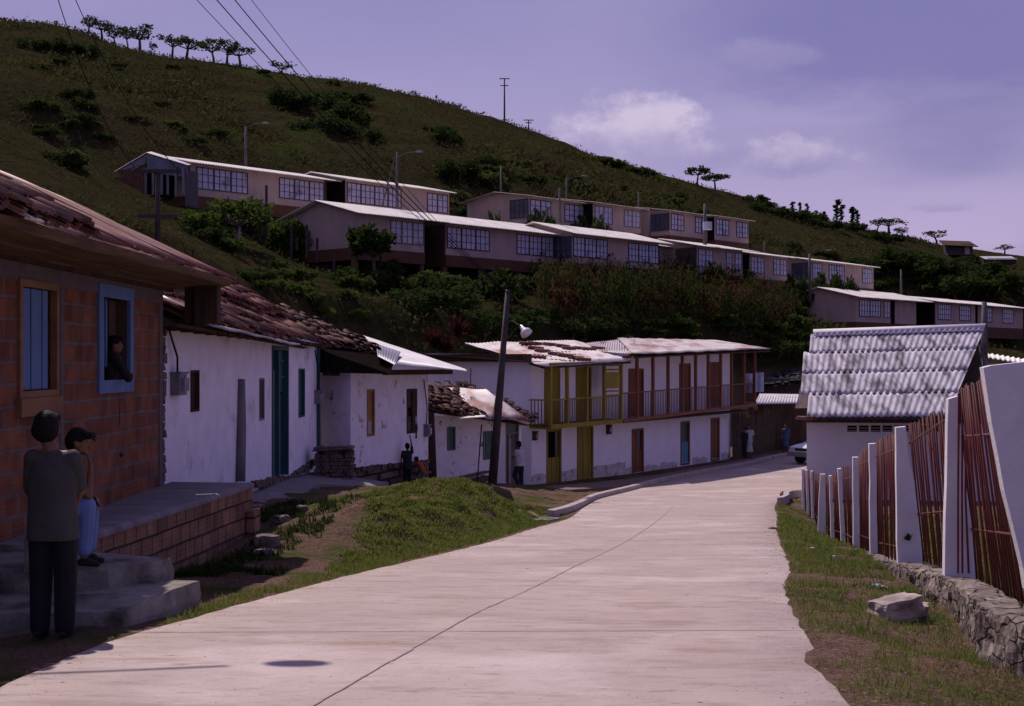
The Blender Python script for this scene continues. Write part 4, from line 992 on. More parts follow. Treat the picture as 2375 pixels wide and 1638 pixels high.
# yellow balcony : deck, posts, rails, balusters
OB = .85
def balcony(root, sA, sB, zdeck, zrail, ztop, posts, pm, rm, left_return=False, right_return=False, fas=.15, nb=40, deckm=None):
    f = WY.off(OB)
    b = MB(); fbox(b, WY, sA, sB, zdeck(0) - .08, zdeck(0) - .02, 0, OB - .02)
    b.build('balcony_floor', wood_d, root)
    b = MB(); n_ = 12
    for k in range(n_):
        x0 = sA + (sB - sA)*k/n_; x1 = sA + (sB - sA)*(k + 1)/n_; b.box(WY.p(x0, zdeck(x0) - fas, OB - .03), (WY.p(x1, zdeck(x1) - fas, OB - .03) - WY.p(x0, zdeck(x0) - fas, OB - .03)), WY.n*.06, Vector((0, 0, fas)))
    b.build('balcony_fascia', deckm or pm, root)
    for u in posts:
        s = f.sz(u, 900)[0]; b = MB(); fbox(b, WY, s - .06, s + .06, zdeck(s) - .05, ztop(s), OB - .07, OB + .045); b.build('balcony_post', pm, root)
    b = MB()
    for (za, hh) in ((zrail, .05),):
        for k in range(n_):
            x0 = sA + (sB - sA)*k/n_; x1 = sA + (sB - sA)*(k + 1)/n_; p_ = WY.p(x0, za(x0), OB - .03); b.box(p_, WY.p(x1, za(x1), OB - .03) - p_, WY.n*.05, Vector((0, 0, hh)))
    ret = []
    if left_return: ret.append(sA)
    if right_return: ret.append(sB)
    for s in ret: b.box(WY.p(s, zrail(s), 0), WY.n*OB, WY.d*.05, Vector((0, 0, .05))); b.box(WY.p(s, zdeck(s) - fas, 0), WY.n*OB, WY.d*.05, Vector((0, 0, fas)))
    rl = b.build('handrail', pm, root)
    b = MB()
    for k in range(nb):
        s = sA + (sB - sA)*(k + .5)/nb; fbox(b, WY, s - .012, s + .012, zdeck(s), zrail(s), OB - .02, OB + .004)
    for s in ret:
        for k in range(6): q = WY.p(s, zdeck(s), OB*(k + .5)/6.2); b.box(q, WY.d*.03, WY.n*.03, Vector((0, 0, zrail(s) - zdeck(s))))
    tag(b.build('balusters', rm, rl), None)
zdY = zfl(1277, 1444, 985, 972, OB); zrY = zfl(1277, 1444, 930, 919, OB)
sYa = WY.off(OB).sz(1276, 900)[0]; sYb = WY.off(OB).sz(1443, 900)[0]
zeY = lambda s: -.15 + .012*s
balcony(yh, sYa, sYb, zdY, zrY, zeY, [1277, 1316, 1361, 1402, 1441], yellow_p, mat('dark_bar_paint', (.16, .11, .03), (.11, .075, .03), 5), True, False, .16, 46)
b = MB()       # eave beam and the louvred yellow panel at the right end
p_ = WY.p(sYa, zeY(sYa) - .05, OB - .05); b.box(p_, WY.p(sYb, zeY(sYb) - .05, OB - .05) - p_, WY.n*.09, Vector((0, 0, .14))); b.build('eave_beam', yellow_p, yh)
fB = WY.off(OB); sa = fB.sz(1400, 900)[0]; sb = fB.sz(1437, 900)[0]
b = MB(); 
fbox(b, WY, sa, sb, -1.05, -.42, OB - .02, OB + .02)
for z_ in (-.15, -.32, -1.15, -1.32): fbox(b, WY, sa, sb, z_ - .04, z_ + .03, OB - .02, OB + .02)
b.build('balcony_screen', yellow_p, yh)
# yellow roof
b = MB(); corrugated(b, P(1262, 850, 48.4), WY.p(sYb + .25, zeY(sYb) + .10, OB + .35), P(1335, 789, 61.5), P(1078, 796, 54.5), .2, .018, 6, 6, .05)
b.build('roof', rust_m2, yh, True)
b = MB()
for (u, v, Y_, rz) in [(1226, 806, 52.5, .5), (1241, 812, 52.2, .5), (1272, 819, 51.5, .5), (1295, 823, 51.5, .5), (1318, 828, 52, .5), (1336, 832, 52, .5), (1227, 827, 51, .3), (1260, 797, 55, .6), (1290, 801, 55, .6), (1305, 806, 54, .6), (1330, 806, 57, .6), (1350, 808, 57, .5), (1372, 806, 58, .5), (1225, 795, 56, .5), (1205, 795, 56, .5)]:
    b = MB(); q = P(u, v, Y_); b.tube([q, q + Vector((math.cos(rz)*.3, math.sin(rz)*.3, -.03)), q + Vector((math.cos(rz)*.65, math.sin(rz)*.65, -.04))], [.07, .08, .06], 8); b.build('loose_tile', tile_m, yh, True)
b = MB(); slab(b, P(1262, 852, 48.5), WY.p(sYb + .2, zeY(sYb) + .05, OB + .3), P(1335, 791, 61.4), P(1078, 798, 54.6), .06); slab(b, SL.p(0, .10, -.05), SL.p(SL.len, -.02, -.05), SL.p(SL.len, .02, .5), SL.p(0, .4, .5), .04)
b.box(SL.p(1.2, -.02, .0), SL.d*5, SL.n*.35, Vector((0, 0, .28))); b.build('roof_deck', wood_d, yh)
meter(WY, 1237, 1012, 9, 19, 'dark meter box beside the leftmost yellow door', None, mt=wood_d)
meter(WY, 1409, 997, 13, 20, 'round grey meter hanging beneath the right end of the yellow balcony', None, mt=wood_d)
# brown house
bd = {'a': door_rect(1465, 1492, 994, 1096), 'b': door_rect(1578, 1599, 977, 1073), 'c': door_rect(1648, 1668, 969, 1064),
      'u1': door_rect(1457, 1492, 855, 966), 'u2': door_rect(1575, 1601, 843, 955), 'u3': door_rect(1644, 1672, 840, 944)}
zeB = zfl(1454, 1765, 826, 812, OB + .3)
b = MB(); wall_holes(b, WY, sY + .004, LY, lambda s: -4.85, lambda s: zeB(s) - .12, list(bd.values()), .2)
b.quad(WY.p(LY, -4.85, 0), WY.p(LY, -4.85, -6), WY.p(LY, .9, -6), WY.p(LY, .5)); b.quad(WY.p(LY, -4.8, -6), WY.p(sY, -4.8, -6), WY.p(sY, .7, -6), WY.p(LY, .9, -6))
b.quad(WY.p(sY, -.1, -6), WY.p(sY, -.1, 0), WY.p(sY, zeB(sY) - .1, 0), WY.p(sY, .7, -6))
b.build('wall', plaster3, bhh)
b = MB(); n_ = 20
for k in range(n_):
    x0 = sY + (LY - sY)*k/n_; x1 = sY + (LY - sY)*(k + 1)/n_
    if any(x0 < bd[q][1] and x1 > bd[q][0] for q in 'abc'): continue
    b = MB(); b.quad(WY.p(x0, -4.85, .006), WY.p(x1, -4.85, .006), WY.p(x1, -4.36 - .08*(k % 3), .006), WY.p(x0, -4.40 - .05*(k % 2), .006)); b.build('stained_base', rough, bhh)
for k in bd:
    r = bd[k]; b = MB(); frame(b, WY, (r[0], r[1], r[2] - .1, r[3]), .09, -.12, .03); fo = b.build('door_frame', brown_p, bhh)
    b = MB(); a = r[0] + .09; c = r[1] - .09; mt = brown_p
    if k == 'b': planks(b, WY, (a, c, r[2], (r[2] + r[3])/2), 4, -.07, -.02); mt = ltblue_p
    elif k == 'a': planks(b, WY, (a, (a + c)/2, r[2], r[3] - .1), 3, -.07, -.01); planks(b, WY, ((a + c)/2, c, r[2], (r[2] + r[3])/2), 3, -.09, -.04)
    else: planks(b, WY, (a, c, r[2], r[3] - .09), 4, -.07, -.02)
    b.build('door', mt, fo)
b = MB()
for k in 'ab': r = bd[k]; fbox(b, WY, r[0] - .1, r[1] + .1, r[2], r[3] + .1, -.34, -.3)
b.build('room_shade_panel', dark_in, bhh)
r = bd['b']; b = MB(); fbox(b, WY, r[0] + .09, r[1] - .09, (r[2] + r[3])/2 + .02, r[3] - .1, -.14, -.1); b.build('curtain', green_p, bhh)
zdB = zfl(1447, 1754, 972, 935, OB); zrB = zfl(1447, 1754, 914, 889, OB)
sBa = WY.off(OB).sz(1446, 900)[0]; sBb = WY.off(OB).sz(1752, 900)[0]
balcony(bhh, sBa, sBb, zdB, zrB, lambda s: zeB(s) - .05, [1478, 1515, 1550, 1583, 1614, 1643, 1672, 1697, 1726, 1751], brown_p, mat('thin_brown_bar', (.14, .06, .045), (.10, .045, .04), 5), False, True, .14, 90)
b = MB(); p_ = WY.p(sBa, zeB(sBa) - .1, OB - .05); b.box(p_, WY.p(sBb, zeB(sBb) - .1, OB - .05) - p_, WY.n*.09, Vector((0, 0, .12))); b.build('eave_beam', brown_p, bhh)
b = MB(); r0 = (WY.sz(1698, 860)[0]); 
for k in range(5): s = LY + .1 + k*.0; 
sp_ = WY.off(0); 
fbox(b, WY, LY, sBb, -2.25, -2.15, -2.5, 0); b.build('side_floor', wood_d, bhh)
b = MB()
for k in range(4): fbox(b, WY, LY + .02, LY + .06, -2.15, .4, -.55 - .6*k, -.45 - .6*k)
b.build('side_post', brown_p, bhh)
ee0 = WY.p(sBa - .1, zeB(sBa) + .06, OB + .45); ee1 = WY.p(sBb + .9, zeB(sBb + .9) + .06, OB + .45)
b = MB(); corrugated(b, ee0, ee1, P(1660, 789, 78), P(1432, 784, 65), .2, .018, 6, 6, .04); corrugated(b, P(1340, 812, 58.5), ee0 + WY.d*.4, P(1470, 784, 66), P(1350, 797, 63), .2, .018, 5, 6, .04)
b.build('roof', rust_m2, bhh, True)
b = MB(); dz = Vector((0, 0, -.1)); slab(b, ee0 + dz, ee1 + dz, P(1660, 792, 78) + dz, P(1432, 788, 65) + dz, .06); b.build('roof_deck', wood_d, bhh)
# laundry on the side balcony
b = MB(); q = P(1722, 870, 67.2)
for k in range(2):
    cx = q.x + .1 + k*.55
    for i in range(6): b.box((cx + i*.07, 67.3 + .04*math.sin(i*1.4), -1.55 + .05*k), (.072, .03*math.cos(i*1.4), 0), (0, .015, 0), (0, 0, .95))
o = b.build('hanging_laundry', mat('pale_cloth', (.42, .44, .56), (.3, .32, .45), 6), None); tag(o, 'pale clothes drying at the right end of the brown balcony', 'laundry')

# ------------------------------------------------------------------ sheds and cane fence beyond
sh = thing('zinc_shed', (14, 74, -4.7), 'low dark shed with a pale zinc roof beyond the brown balcony', 'shed')
b = MB(); b.box(P(1757, 1050, 74), (3.2, .6, 0), (-.5, 3, 0), (0, 0, 2.6)); b.build('wall', wood_d, sh)
b = MB(); corrugated(b, P(1750, 937, 73), P(1880, 935, 75), P(1880, 915, 79), P(1762, 913, 78), .2, .018, 3, 6); b.build('roof', zinc, sh, True)
sh2 = thing('dark_tiled_shed', (17, 84, -3.5), 'dark old shed with a sagging tiled roof behind the zinc roofed shed', 'shed')
b = MB(); b.box(P(1762, 950, 84), (5.5, 1.0, 0), (-.5, 4, 0), (0, 0, 1.9)); b.build('wall', mat('dim_grey_board', (.07, .055, .06), (.045, .035, .04), 3), sh2)
b = MB(); tiles(b, P(1750, 900, 83), P(1900, 880, 84), P(1895, 850, 88), P(1790, 868, 88), .4, .6, .2, .05, .05, 44, .1); slab(b, P(1750, 904, 83.2), P(1900, 885, 84.2), P(1895, 856, 88), P(1790, 873, 88), .06); b.build('roof', mat('blackened_tile', (.05, .04, .042), (.03, .024, .026), 3), sh2, True)
cf = MB()
pts = [(1700, 66.8), (1735, 69), (1790, 73.5), (1850, 80), (1900, 86)]
for k in range(150):
    t = k/150*4; i = int(t); f_ = t - i; u = pts[i][0]*(1 - f_) + pts[i + 1][0]*f_; Y_ = pts[i][1]*(1 - f_) + pts[i + 1][1]*f_
    x = XU(u, Y_); z = g(x, Y_); h = 2.0 + rng.uniform(-.15, .25) 
    cf.tube([(x, Y_, z - .1), (x + rng.uniform(-.05, .05), Y_, z + h)], [.035, .022], 5)
o = cf.build('cane_fence', mat('dark_cane', (.06, .045, .035), (.10, .07, .05), 3)); tag(o, 'dark fence of upright canes on the far side of the road bend', 'fence')

# ------------------------------------------------------------------ white house with fibre cement roof (right)
A5 = P(1871, 1150, 42.0); B5 = Vector((15.4, 41.2, 0))
W5 = Fac((A5.x, A5.y), (B5.x, B5.y)); hr = thing('white_house_with_grey_roof', (11, 43, -4.2), 'small white house with wavy grey fibre cement roof behind the red and white fence', 'house')
vent = [rect(W5, 1965 + k*27.3, 1988 + k*27.3, 987, 1002) for k in range(8)]
b = MB(); wall_holes(b, W5, 0, W5.len, lambda s: -4.8, lambda s: -1.82, vent, .12)
q0 = [Vector((10.42, 46.2, z)) for z in (-4.8, .72)]; q1 = [Vector((11.0, 50.0, z)) for z in (-4.8, -1.6)]; q2 = [Vector((15.6, 49.6, z)) for z in (-4.8, -1.6)]; q3 = [Vector((15.35, 45.6, z)) for z in (-4.8, .75)]
p0_ = W5.p(0, -4.8); p1_ = W5.p(0, -1.82); p2_ = W5.p(W5.len - .3, -4.8); p3_ = W5.p(W5.len - .3, -1.82)
b.quad(q0[0], p0_, p1_, q0[1]); b.quad(q1[0], q0[0], q0[1], q1[1]); b.quad(p2_, q3[0], q3[1], p3_); b.quad(q3[0], q2[0], q2[1], q3[1]); b.quad(q2[0], q1[0], q1[1], q2[1])
b.build('wall', mat('dull_white_wall', (.62, .56, .62), (.56, .50, .57), 1.3, .9, .15, 20), hr)
b = MB()
for r in vent:
    for k in range(2): fbox(b, W5, r[0], r[1], r[2] + .08*k + .02, r[2] + .08*k + .05, -.1, -.03)
b.build('vent_slats', mat('cream_vent', (.3, .24, .19), (.22, .18, .15), 4), hr)
b = MB(); fbox(b, W5, vent[0][0] - .2, vent[-1][1] + .2, -2.6, -1.95, -.5, -.46); b.build('room_shade_panel', dark_in, hr)
eL = P(1871, 968, 41.3); eR = P(2200, 966, 40.6); gL = P(1888, 776, 46.2); gR = P(2283, 763, 45.6)
b = MB(); dv = lambda t, s: (eL*(1 - s) + eR*s)*(1 - t) + (gL*(1 - s) + gR*s)*t
rows = [(0, .27, .0, 1), (.25, .52, -.055, 1), (.50, .77, -.055, 1), (.75, 1.0, -.02, 1)]
for k, (t0, t1, sL, sR) in enumerate(rows):
    up = Vector((0, 0, .02))
    corrugated(b, dv(t0, sL) + up*.9, dv(t0, sR) + up*.9, dv(t1, sR), dv(t1, sL), .178, .019, 5, 8, 0, .014)
b.build('roof', asbestos, hr, True)
b = MB(); corrugated(b, dv(.955, 0) + Vector((0, 0, .06)), dv(.955, 1) + Vector((0, 0, .06)), dv(1.0, 1) + Vector((0, 0, .10)), dv(1.0, 0) + Vector((0, 0, .10)), .178, .02, 2, 8)
slab(b, dv(.975, -.005) + Vector((0, 0, .10)), dv(.975, 1.005) + Vector((0, 0, .10)), dv(1.015, 1.005) + Vector((0, 0, .14)), dv(1.015, -.005) + Vector((0, 0, .14)), .03)
b.build('ridge_cap', mat('pale_ridge_cap', (.62, .56, .62), (.5, .45, .5), 3), hr, True)
b = MB(); slab(b, gL + Vector((0, .02, -.02)), gR + Vector((0, .02, -.02)), gR + Vector((.3, 4.5, -2.6)), gL + Vector((.3, 4.5, -2.6)), .03); b.build('rear_roof', asbestos, hr)
b = MB(); b.tube([P(1848, 969, 41.2), P(1872, 970, 41.5), P(1900, 970, 42)], .055, 8); b.build('roof_purlin', mat('pinkish_timber', (.28, .17, .15), (.2, .12, .1), 4), hr)
b = MB(); fbox(b, W5, 0, W5.len, -1.86, -1.76, .002, .10); b.build('wall_plate', wood_d, hr)
b = MB()
for (u, v, Y_) in ((1949, 827, 45.0), (2032, 877, 43.5)): b.ell(P(u, v, Y_) , .13, .1, .09, 8, 5, 3, .3)
b.build('rusty_patch', rust_m, hr, True)
# pale roof edge at the far right
hx = thing('pale_roofed_outbuilding', (19, 52, -4), 'outbuilding behind the grey roofed house with a pale sloping roof edge', 'shed')
b = MB(); corrugated(b, P(2272, 826, 50), P(2420, 852, 50), P(2420, 840, 54), P(2262, 815, 54), .18, .03, 3, 6); b.build('roof', cream_roof, hx, True)
b = MB(); b.box(P(2262, 1100, 51), (4, 0, 0), (0, 2, 0), (0, 0, 4.1)); b.build('wall', pinkwall, hx)
# ------------------------------------------------------------------ terrace houses on the hill
win_cols = {'r': mat('red_window_frame', (.10, .035, .03), (.07, .025, .022), 5), 'w': mat('grey_window_frame', (.16, .14, .17), (.11, .1, .12), 5),
            'b': mat('blue_black_window_frame', (.03, .035, .06), (.05, .05, .08), 5), 'y': mat('ochre_window_frame', (.22, .14, .06), (.16, .1, .05), 5)}
def hwin(root, fa, s0, s1, z0, z1, colr, npan=6, rows=3, dark=False, groups=1):
    gw = (s1 - s0)/groups
    for q in range(groups):
        a = s0 + gw*q; c = a + gw; b = MB(); m = win_cols[colr]; t = .05
        fbox(b, fa, a, a + t, z0, z1, .0, .055); fbox(b, fa, c - t, c, z0, z1, .0, .055); fbox(b, fa, a + t, c - t, z0, z0 + t, 0, .05); fbox(b, fa, a + t, c - t, z1 - t, z1, 0, .05)
        n = max(1, round(npan/groups))
        for k in range(1, n): x = a + (c - a)*k/n; fbox(b, fa, x - .018, x + .018, z0 + t, z1 - t, .0, .045)
        for k in range(1, rows): z = z0 + (z1 - z0)*k/rows; fbox(b, fa, a + t, c - t, z - .018, z + .018, .0, .04)
        fo = b.build('window', m, root)
        b = MB(); fbox(b, fa, a + t, c - t, z0 + t, z1 - t, .002, .02); b.build('pane', dpane_m if dark else pane_m, fo)
ROWS = []
def row_house(u0, Y0, u1, ze, label, wins, group=None, depth=6.0, side=None, cols=True, rearL=None, roofm=None, floor=None, wing=None, zband=.62, doors=(), rise=.85, ov=.45, ext=.12):
    d = Vector((.66, .75, 0)).normalized(); x0 = XU(u0, Y0); a = (u1 - CU)/F
    t1 = (a*Y0 - x0)/(d.x - a*d.y); A = (x0, Y0); B = (x0 + d.x*t1, Y0 + d.y*t1); fa = Fac(A, B)
    if fa.n.y > 0: fa.n = -fa.n
    zf = ze - 1.98; rt = thing('terrace_house', (x0, Y0, zf), label, 'house', group)
    b = MB(); L_ = fa.len
    P4 = [fa.p(0, 0), fa.p(L_, 0), fa.p(L_, 0, -depth), fa.p(0, 0, -depth)]
    q = lambda i, z: Vector((P4[i].x, P4[i].y, z))
    zr_ = ze + rise; m0 = fa.p(0, zr_ - .08, -depth/2); m1 = fa.p(L_, zr_ - .08, -depth/2)
    b.quad(q(0, zf), q(1, zf), q(1, ze), q(0, ze)); b.quad(q(2, zf), q(3, zf), q(3, ze), q(2, ze))
    b.add([q(1, zf), q(2, zf), q(2, ze), m1, q(1, ze)], ((0, 1, 2, 3, 4),)); b.add([q(3, zf), q(0, zf), q(0, ze), m0, q(3, ze)], ((0, 1, 2, 3, 4),))
    b.build('wall', pinkwall, rt)
    b = MB(); fbox(b, fa, -.03, L_ + .03, zf - zband, zf + .06, -depth - .03, .035)
    b.build('painted_base', band_m, rt)
    R1 = m0 + Vector((0, 0, .10)) - fa.d*ov; R2 = m1 + Vector((0, 0, .10)) + fa.d*ext
    E1 = fa.p(-ov, ze - .08, .60); E2 = fa.p(L_ + ext, ze - .08, .60); K1 = fa.p(-ov, ze - .08, -depth - .5); K2 = fa.p(L_ + ext, ze - .08, -depth - .5)
    b = MB(); corrugated(b, E1, E2, R2, R1, .18, .025, 2, 6, 0, .03); corrugated(b, K2, K1, R1, R2, .18, .025, 2, 6, 0, .03)
    b.build('roof', roofm or cream_roof, rt)
    for (ua, ub, colr, *rest) in wins:
        sa, sb = fa.sz(ua, 500)[0], fa.sz(ub, 500)[0]; sa = max(sa, .04); sb = min(sb, L_ - .04)
        gp = rest[0] if rest else 1
        hwin(rt, fa, sa, sb, ze - 1.50, ze - .22, colr, max(2, round((sb - sa)/.42)), 3, groups=gp)
    for (ua, ub) in doors:
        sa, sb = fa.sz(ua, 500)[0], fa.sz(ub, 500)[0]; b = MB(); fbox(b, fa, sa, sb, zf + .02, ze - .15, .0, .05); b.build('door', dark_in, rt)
    if side:
        fs = Fac((fa.A.x - fa.n.x*1.9, fa.A.y - fa.n.y*1.9), (fa.A.x, fa.A.y)); fs.n = -fa.d
        if side == 'panel':
            b = MB(); fbox(b, fs, .1, 1.85, zf + .0, ze - .15, .005, .06); b.build('boarded_side', mat('dim_brown_board', (.07, .045, .04), (.05, .032, .03), 4), rt)
        elif side == 'dark':
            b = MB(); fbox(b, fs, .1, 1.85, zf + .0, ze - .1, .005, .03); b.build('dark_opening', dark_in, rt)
        else: hwin(rt, fs, .12, 1.85, ze - 1.55, ze - .2, side, 4, 3, dark=True)
    if cols:
        n = max(2, round(L_/3.0))
        for k in range(n + 1):
            s = L_*k/n*.97 + .1; p_ = fa.p(s, 0, -.25); gz = g(p_.x, p_.y)
            if gz < zf - zband:
                b = MB(); b.cbox((p_.x, p_.y, (gz - .6 + zf - zband)/2), .28, .28, zf - zband - gz + .6, math.atan2(fa.d.y, fa.d.x)); b.build('column', mat('brown_column_paint', (.16, .08, .045), (.10, .05, .035), 4), rt)
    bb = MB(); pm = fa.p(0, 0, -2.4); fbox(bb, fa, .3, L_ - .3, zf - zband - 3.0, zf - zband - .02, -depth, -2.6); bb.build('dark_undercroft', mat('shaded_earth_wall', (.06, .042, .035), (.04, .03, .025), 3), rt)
    ROWS.append((fa, zf, depth)); return rt, fa
row_house(441, 80, 752, 11.55, 'topmost left pink terrace house with a lean-to of metal sheets at its gable', [(455, 574, 'b', 3), (647, 752, 'r', 3)], side=None, zband=.7, ov=.1, ext=1.9, rise=.65)
row_house(802, 87.8, 1042, 11.62, 'upper pink terrace house half hidden by leafy plants beside the dark opening', [(804, 930, 'r', 4), (990, 1038, 'r', 2)], side='dark', rise=.65)
row_house(827, 76, 984, 8.2, 'near pink terrace house with broad plain gable behind the papaya tree', [(905, 982, 'y', 3)], cols=True, ext=1.5)
row_house(1034, 81.5, 1284, 8.2, 'pink terrace house with red framed windows and bare blank middle wall', [(1036, 1135, 'r', 3), (1198, 1284, 'r', 3)], side='panel', ext=1.6)
row_house(1327, 88.1, 1528, 8.2, 'pink terrace house with blue black corner window above the corn', [(1329, 1408, 'b', 3), (1457, 1527, 'b', 3)], side='b', ext=.9)
_, fw = row_house(1617, 97.5, 1722, 8.2, 'pink terrace house with boarded side and ochre window frame above the corn', [(1619, 1653, 'w', 2), (1684, 1697, 'w'), (1704, 1720, 'w')], side='panel', cols=False, ext=1.6, rise=.6)
# recessed wing of that house
row_house(1533, 98.6, 1580, 8.25, 'short blank pink wing between two terrace houses above the corn', [], cols=False, rise=.55, ext=2.0)
row_house(1739, 104.5, 1826, 8.2, 'small pink terrace house with pale window frames and a narrow dark doorway', [(1741, 1772, 'w', 2), (1793, 1824, 'w', 2)], side='dark', cols=False, rise=.55, ext=.2)
row_house(1882, 111, 2026, 8.15, 'farthest pink terrace house of the middle row with a dark framed porch', [(1884, 1906, 'w'), (1922, 1958, 'b', 2), (2000, 2022, 'w')], side='b', cols=False, rise=.5)
row_house(1227, 97.5, 1354, 11.7, 'upper pink terrace house with plain gable and blue black corner window', [(1229, 1277, 'b', 2), (1309, 1353, 'b', 2)], side='b', roofm=mat('dull_brown_sheet', (.36, .29, .26), (.27, .22, .2), 2), rise=.45, ext=1.6)
row_house(1376, 101.5, 1486, 11.7, 'upper pink terrace house with a bush in front of its dark entrance', [(1379, 1420, 'w', 2), (1447, 1484, 'y', 2)], side='dark', roofm=MATS['dull_brown_sheet'], rise=.45, ext=.4)
row_house(1554, 107, 1642, 11.7, 'upper pink terrace house on tall stilts with a dark side window', [(1556, 1586, 'r', 2), (1612, 1640, 'b', 2)], side='b', roofm=MATS['dull_brown_sheet'], rise=.42, ext=1.3)
row_house(1658, 110.5, 1736, 11.65, 'last pink terrace house of the upper row on dark stilts', [(1660, 1690, 'b', 2), (1708, 1734, 'b', 2)], side='dark', roofm=MATS['dull_brown_sheet'], rise=.42)
row_house(1985, 103, 2125, 4.86, 'lower pink terrace house with broad gable above the grey roofed white house', [(1992, 2042, 'b', 2), (2050, 2064, 'w')], cols=True, doors=((2066, 2074),), zband=.9, rise=.75, ext=2.2)
row_house(2170, 112, 2262, 4.9, 'lower pink terrace house with dark porch near the right edge', [(2175, 2205, 'b', 1), (2225, 2250, 'b', 1)], side='dark', cols=False, zband=.9, rise=.5, ext=1.2)
row_house(2268, 119, 2372, 4.9, 'rightmost pink terrace house partly behind a grey pole', [(2280, 2300, 'b', 1), (2325, 2350, 'w', 1)], side='dark', cols=False, zband=.9, rise=.5)
# lean-to of sheets at the gable of the first upper house
lt = thing('metal_lean_to', P(360, 450, 79), 'shabby lean-to of blue grey metal sheets and dark bricks at the upper left gable', 'lean-to')
b = MB(); corrugated(b, P(436, 383, 79.3), P(447, 381, 80.2), P(352, 352, 82), P(340, 354, 80.5), .18, .02, 4, 6); corrugated(b, P(266, 398, 82.5), P(288, 398, 84), P(352, 352, 82), P(340, 354, 80.5), .18, .02, 4, 6); b.build('roof', cream_roof, lt)
bs = mat('blue_grey_sheet', (.17, .17, .25), (.11, .11, .16), 1.5, .5, metal=.1)
b = MB(); b.add([P(340, 357, 80.6), P(341, 400, 80.6), P(438, 412, 79.4), P(436, 385, 79.4)], ((0, 1, 2, 3),)); b.add([P(338, 358, 80.7), P(275, 398, 82.3), P(278, 402, 82.3), P(334, 378, 80.7)], ((3, 2, 1, 0),)); b.build('gable_sheets', bs, lt)
b = MB(); b.box(P(272, 446, 82.3), P(333, 448, 80.8) - P(272, 446, 82.3), Vector((.2, .25, 0)), Vector((0, 0, 1.35))); b.build('brick_wall', bk_dark, lt)
b = MB()
for u, Y_ in ((335, 80.7), (352, 80.3), (372, 80.2), (386, 80), (405, 79.6), (422, 79.4)):
    b.box(P(u, 452, Y_), (.14, 0, 0), (0, .14, 0), (0, 0, 1.55 + rng.uniform(-.1, .2)))
b.box(P(336, 402, 80.5), P(430, 398, 79.5) - P(336, 402, 80.5), (0, .12, 0), (0, 0, .12)); b.build('posts', wood_g, lt)
b = MB(); b.box(P(338, 450, 81.8), P(440, 470, 80.6) - P(338, 450, 81.8), (0, .1, 0), (0, 0, 1.9)); b.build('room_shade_panel', dark_in, lt)
b = MB(); b.box(P(430, 485, 79.5), (.6, .3, 0), (0, .3, 0), (0, 0, 2.2)); b.build('concrete_pillar', pole_m, lt)

# ------------------------------------------------------------------ fence, right foreground
fn = thing('red_and_white_fence', (5, 20, -2.6), 'leaning fence of red iron bars between white tapered concrete posts', 'fence')
post_m = mat('whitewashed_post', (.66, .62, .68), (.58, .54, .60), 3, .9, .3, 22, c3=(.30, .24, .23), s3=2.6, t3=(.66, .74))
posts = [  # Y, polygon of the face seen (front-left edge top, right top, right bottom, front-left bottom)
    (9.3, [(2281, 853), (2300, 848), (2420, 835), (2440, 1300), (2382, 1372), (2374, 1320), (2330, 1140), (2300, 980)], .16),
    (12.2, [(2200, 926), (2223, 919), (2226, 1000), (2263, 1300), (2265, 1362), (2191, 1338), (2193, 1200), (2197, 1050)], .16),
    (15.6, [(2078, 992), (2101, 990), (2107, 1060), (2136, 1185), (2140, 1318), (2083, 1309), (2080, 1150)], .15),
    (19.0, [(2016, 1030), (2031, 1029), (2033, 1150), (2036, 1288), (2019, 1287)], .15),
    (22.4, [(1978, 1061), (1991, 1061), (1994, 1275), (1979, 1274)], .15),
    (26.2, [(1943, 1088), (1951, 1087), (1960, 1259), (1951, 1258)], .15),
    (29.2, [(1923, 1104), (1929, 1104), (1935, 1257), (1928, 1257)], .15),
    (31.3, [(1903, 1100), (1914, 1100), (1915, 1245), (1897, 1240), (1900, 1150)], .14),
    (34.0, [(1880, 1093), (1886, 1093), (1889, 1202), (1883, 1202)], .14),
    (35.6, [(1869, 1091), (1874, 1091), (1877, 1192), (1872, 1192)], .14),
    (37.0, [(1859, 1088), (1864, 1088), (1867, 1185), (1861, 1185)], .14)]
for Y_, poly, th in posts:
    b = MB(); pts = [P(u, v, Y_) for u, v in poly]
    # add intermediate points so that the edges can be uneven
    out = []
    for i, p_ in enumerate(pts):
        q_ = pts[(i + 1) % len(pts)]; n_ = max(1, int((q_ - p_).length/.22))
        for k in range(n_):
            r_ = p_.lerp(q_, k/n_)
            if k: r_ += Vector((mnoise.noise(r_*4)*.012, 0, mnoise.noise(r_*4 + Vector((9, 0, 0)))*.012))
            out.append(r_)
    vec = Vector((.17*th, th, 0)); b.prism(list(reversed(out)), vec)
    b.build('post', post_m, fn)
def panel(Ya, ta, ba, Yb, tb, bb, n, rot=0, r=.0098, rails=((.12, .12), (.86, .86)), skip=()):
    """bars between far (a) and near (b) ends; t,b = pixel of the bar top and bottom"""
    b = MB(); Ta, Ba, Tb, Bb = P(*ta, Ya), P(*ba, Ya), P(*tb, Yb), P(*bb, Yb)
    for k in range(n):
        t = (k + .5)/n
        if k in skip: continue
        T = Ta.lerp(Tb, t) + Vector((rng.uniform(-.01, .01), 0, rng.uniform(-.02, .02))); B_ = Ba.lerp(Bb, t) + Vector((rng.uniform(-.012, .012), 0, rng.uniform(-.015, .015)))
        m_ = T.lerp(B_, .5) + Vector((rng.uniform(-.012, .012), 0, 0)); b.tube([B_, m_, T], r, 6)
    pn = b.build('bar_panel', red_bar, fn, True)
    b = MB()
    for a_, c_ in rails: b.tube([Ta.lerp(Ba, a_), Tb.lerp(Bb, c_)], .012, 6)
    b.build('rail', red_bar, pn)
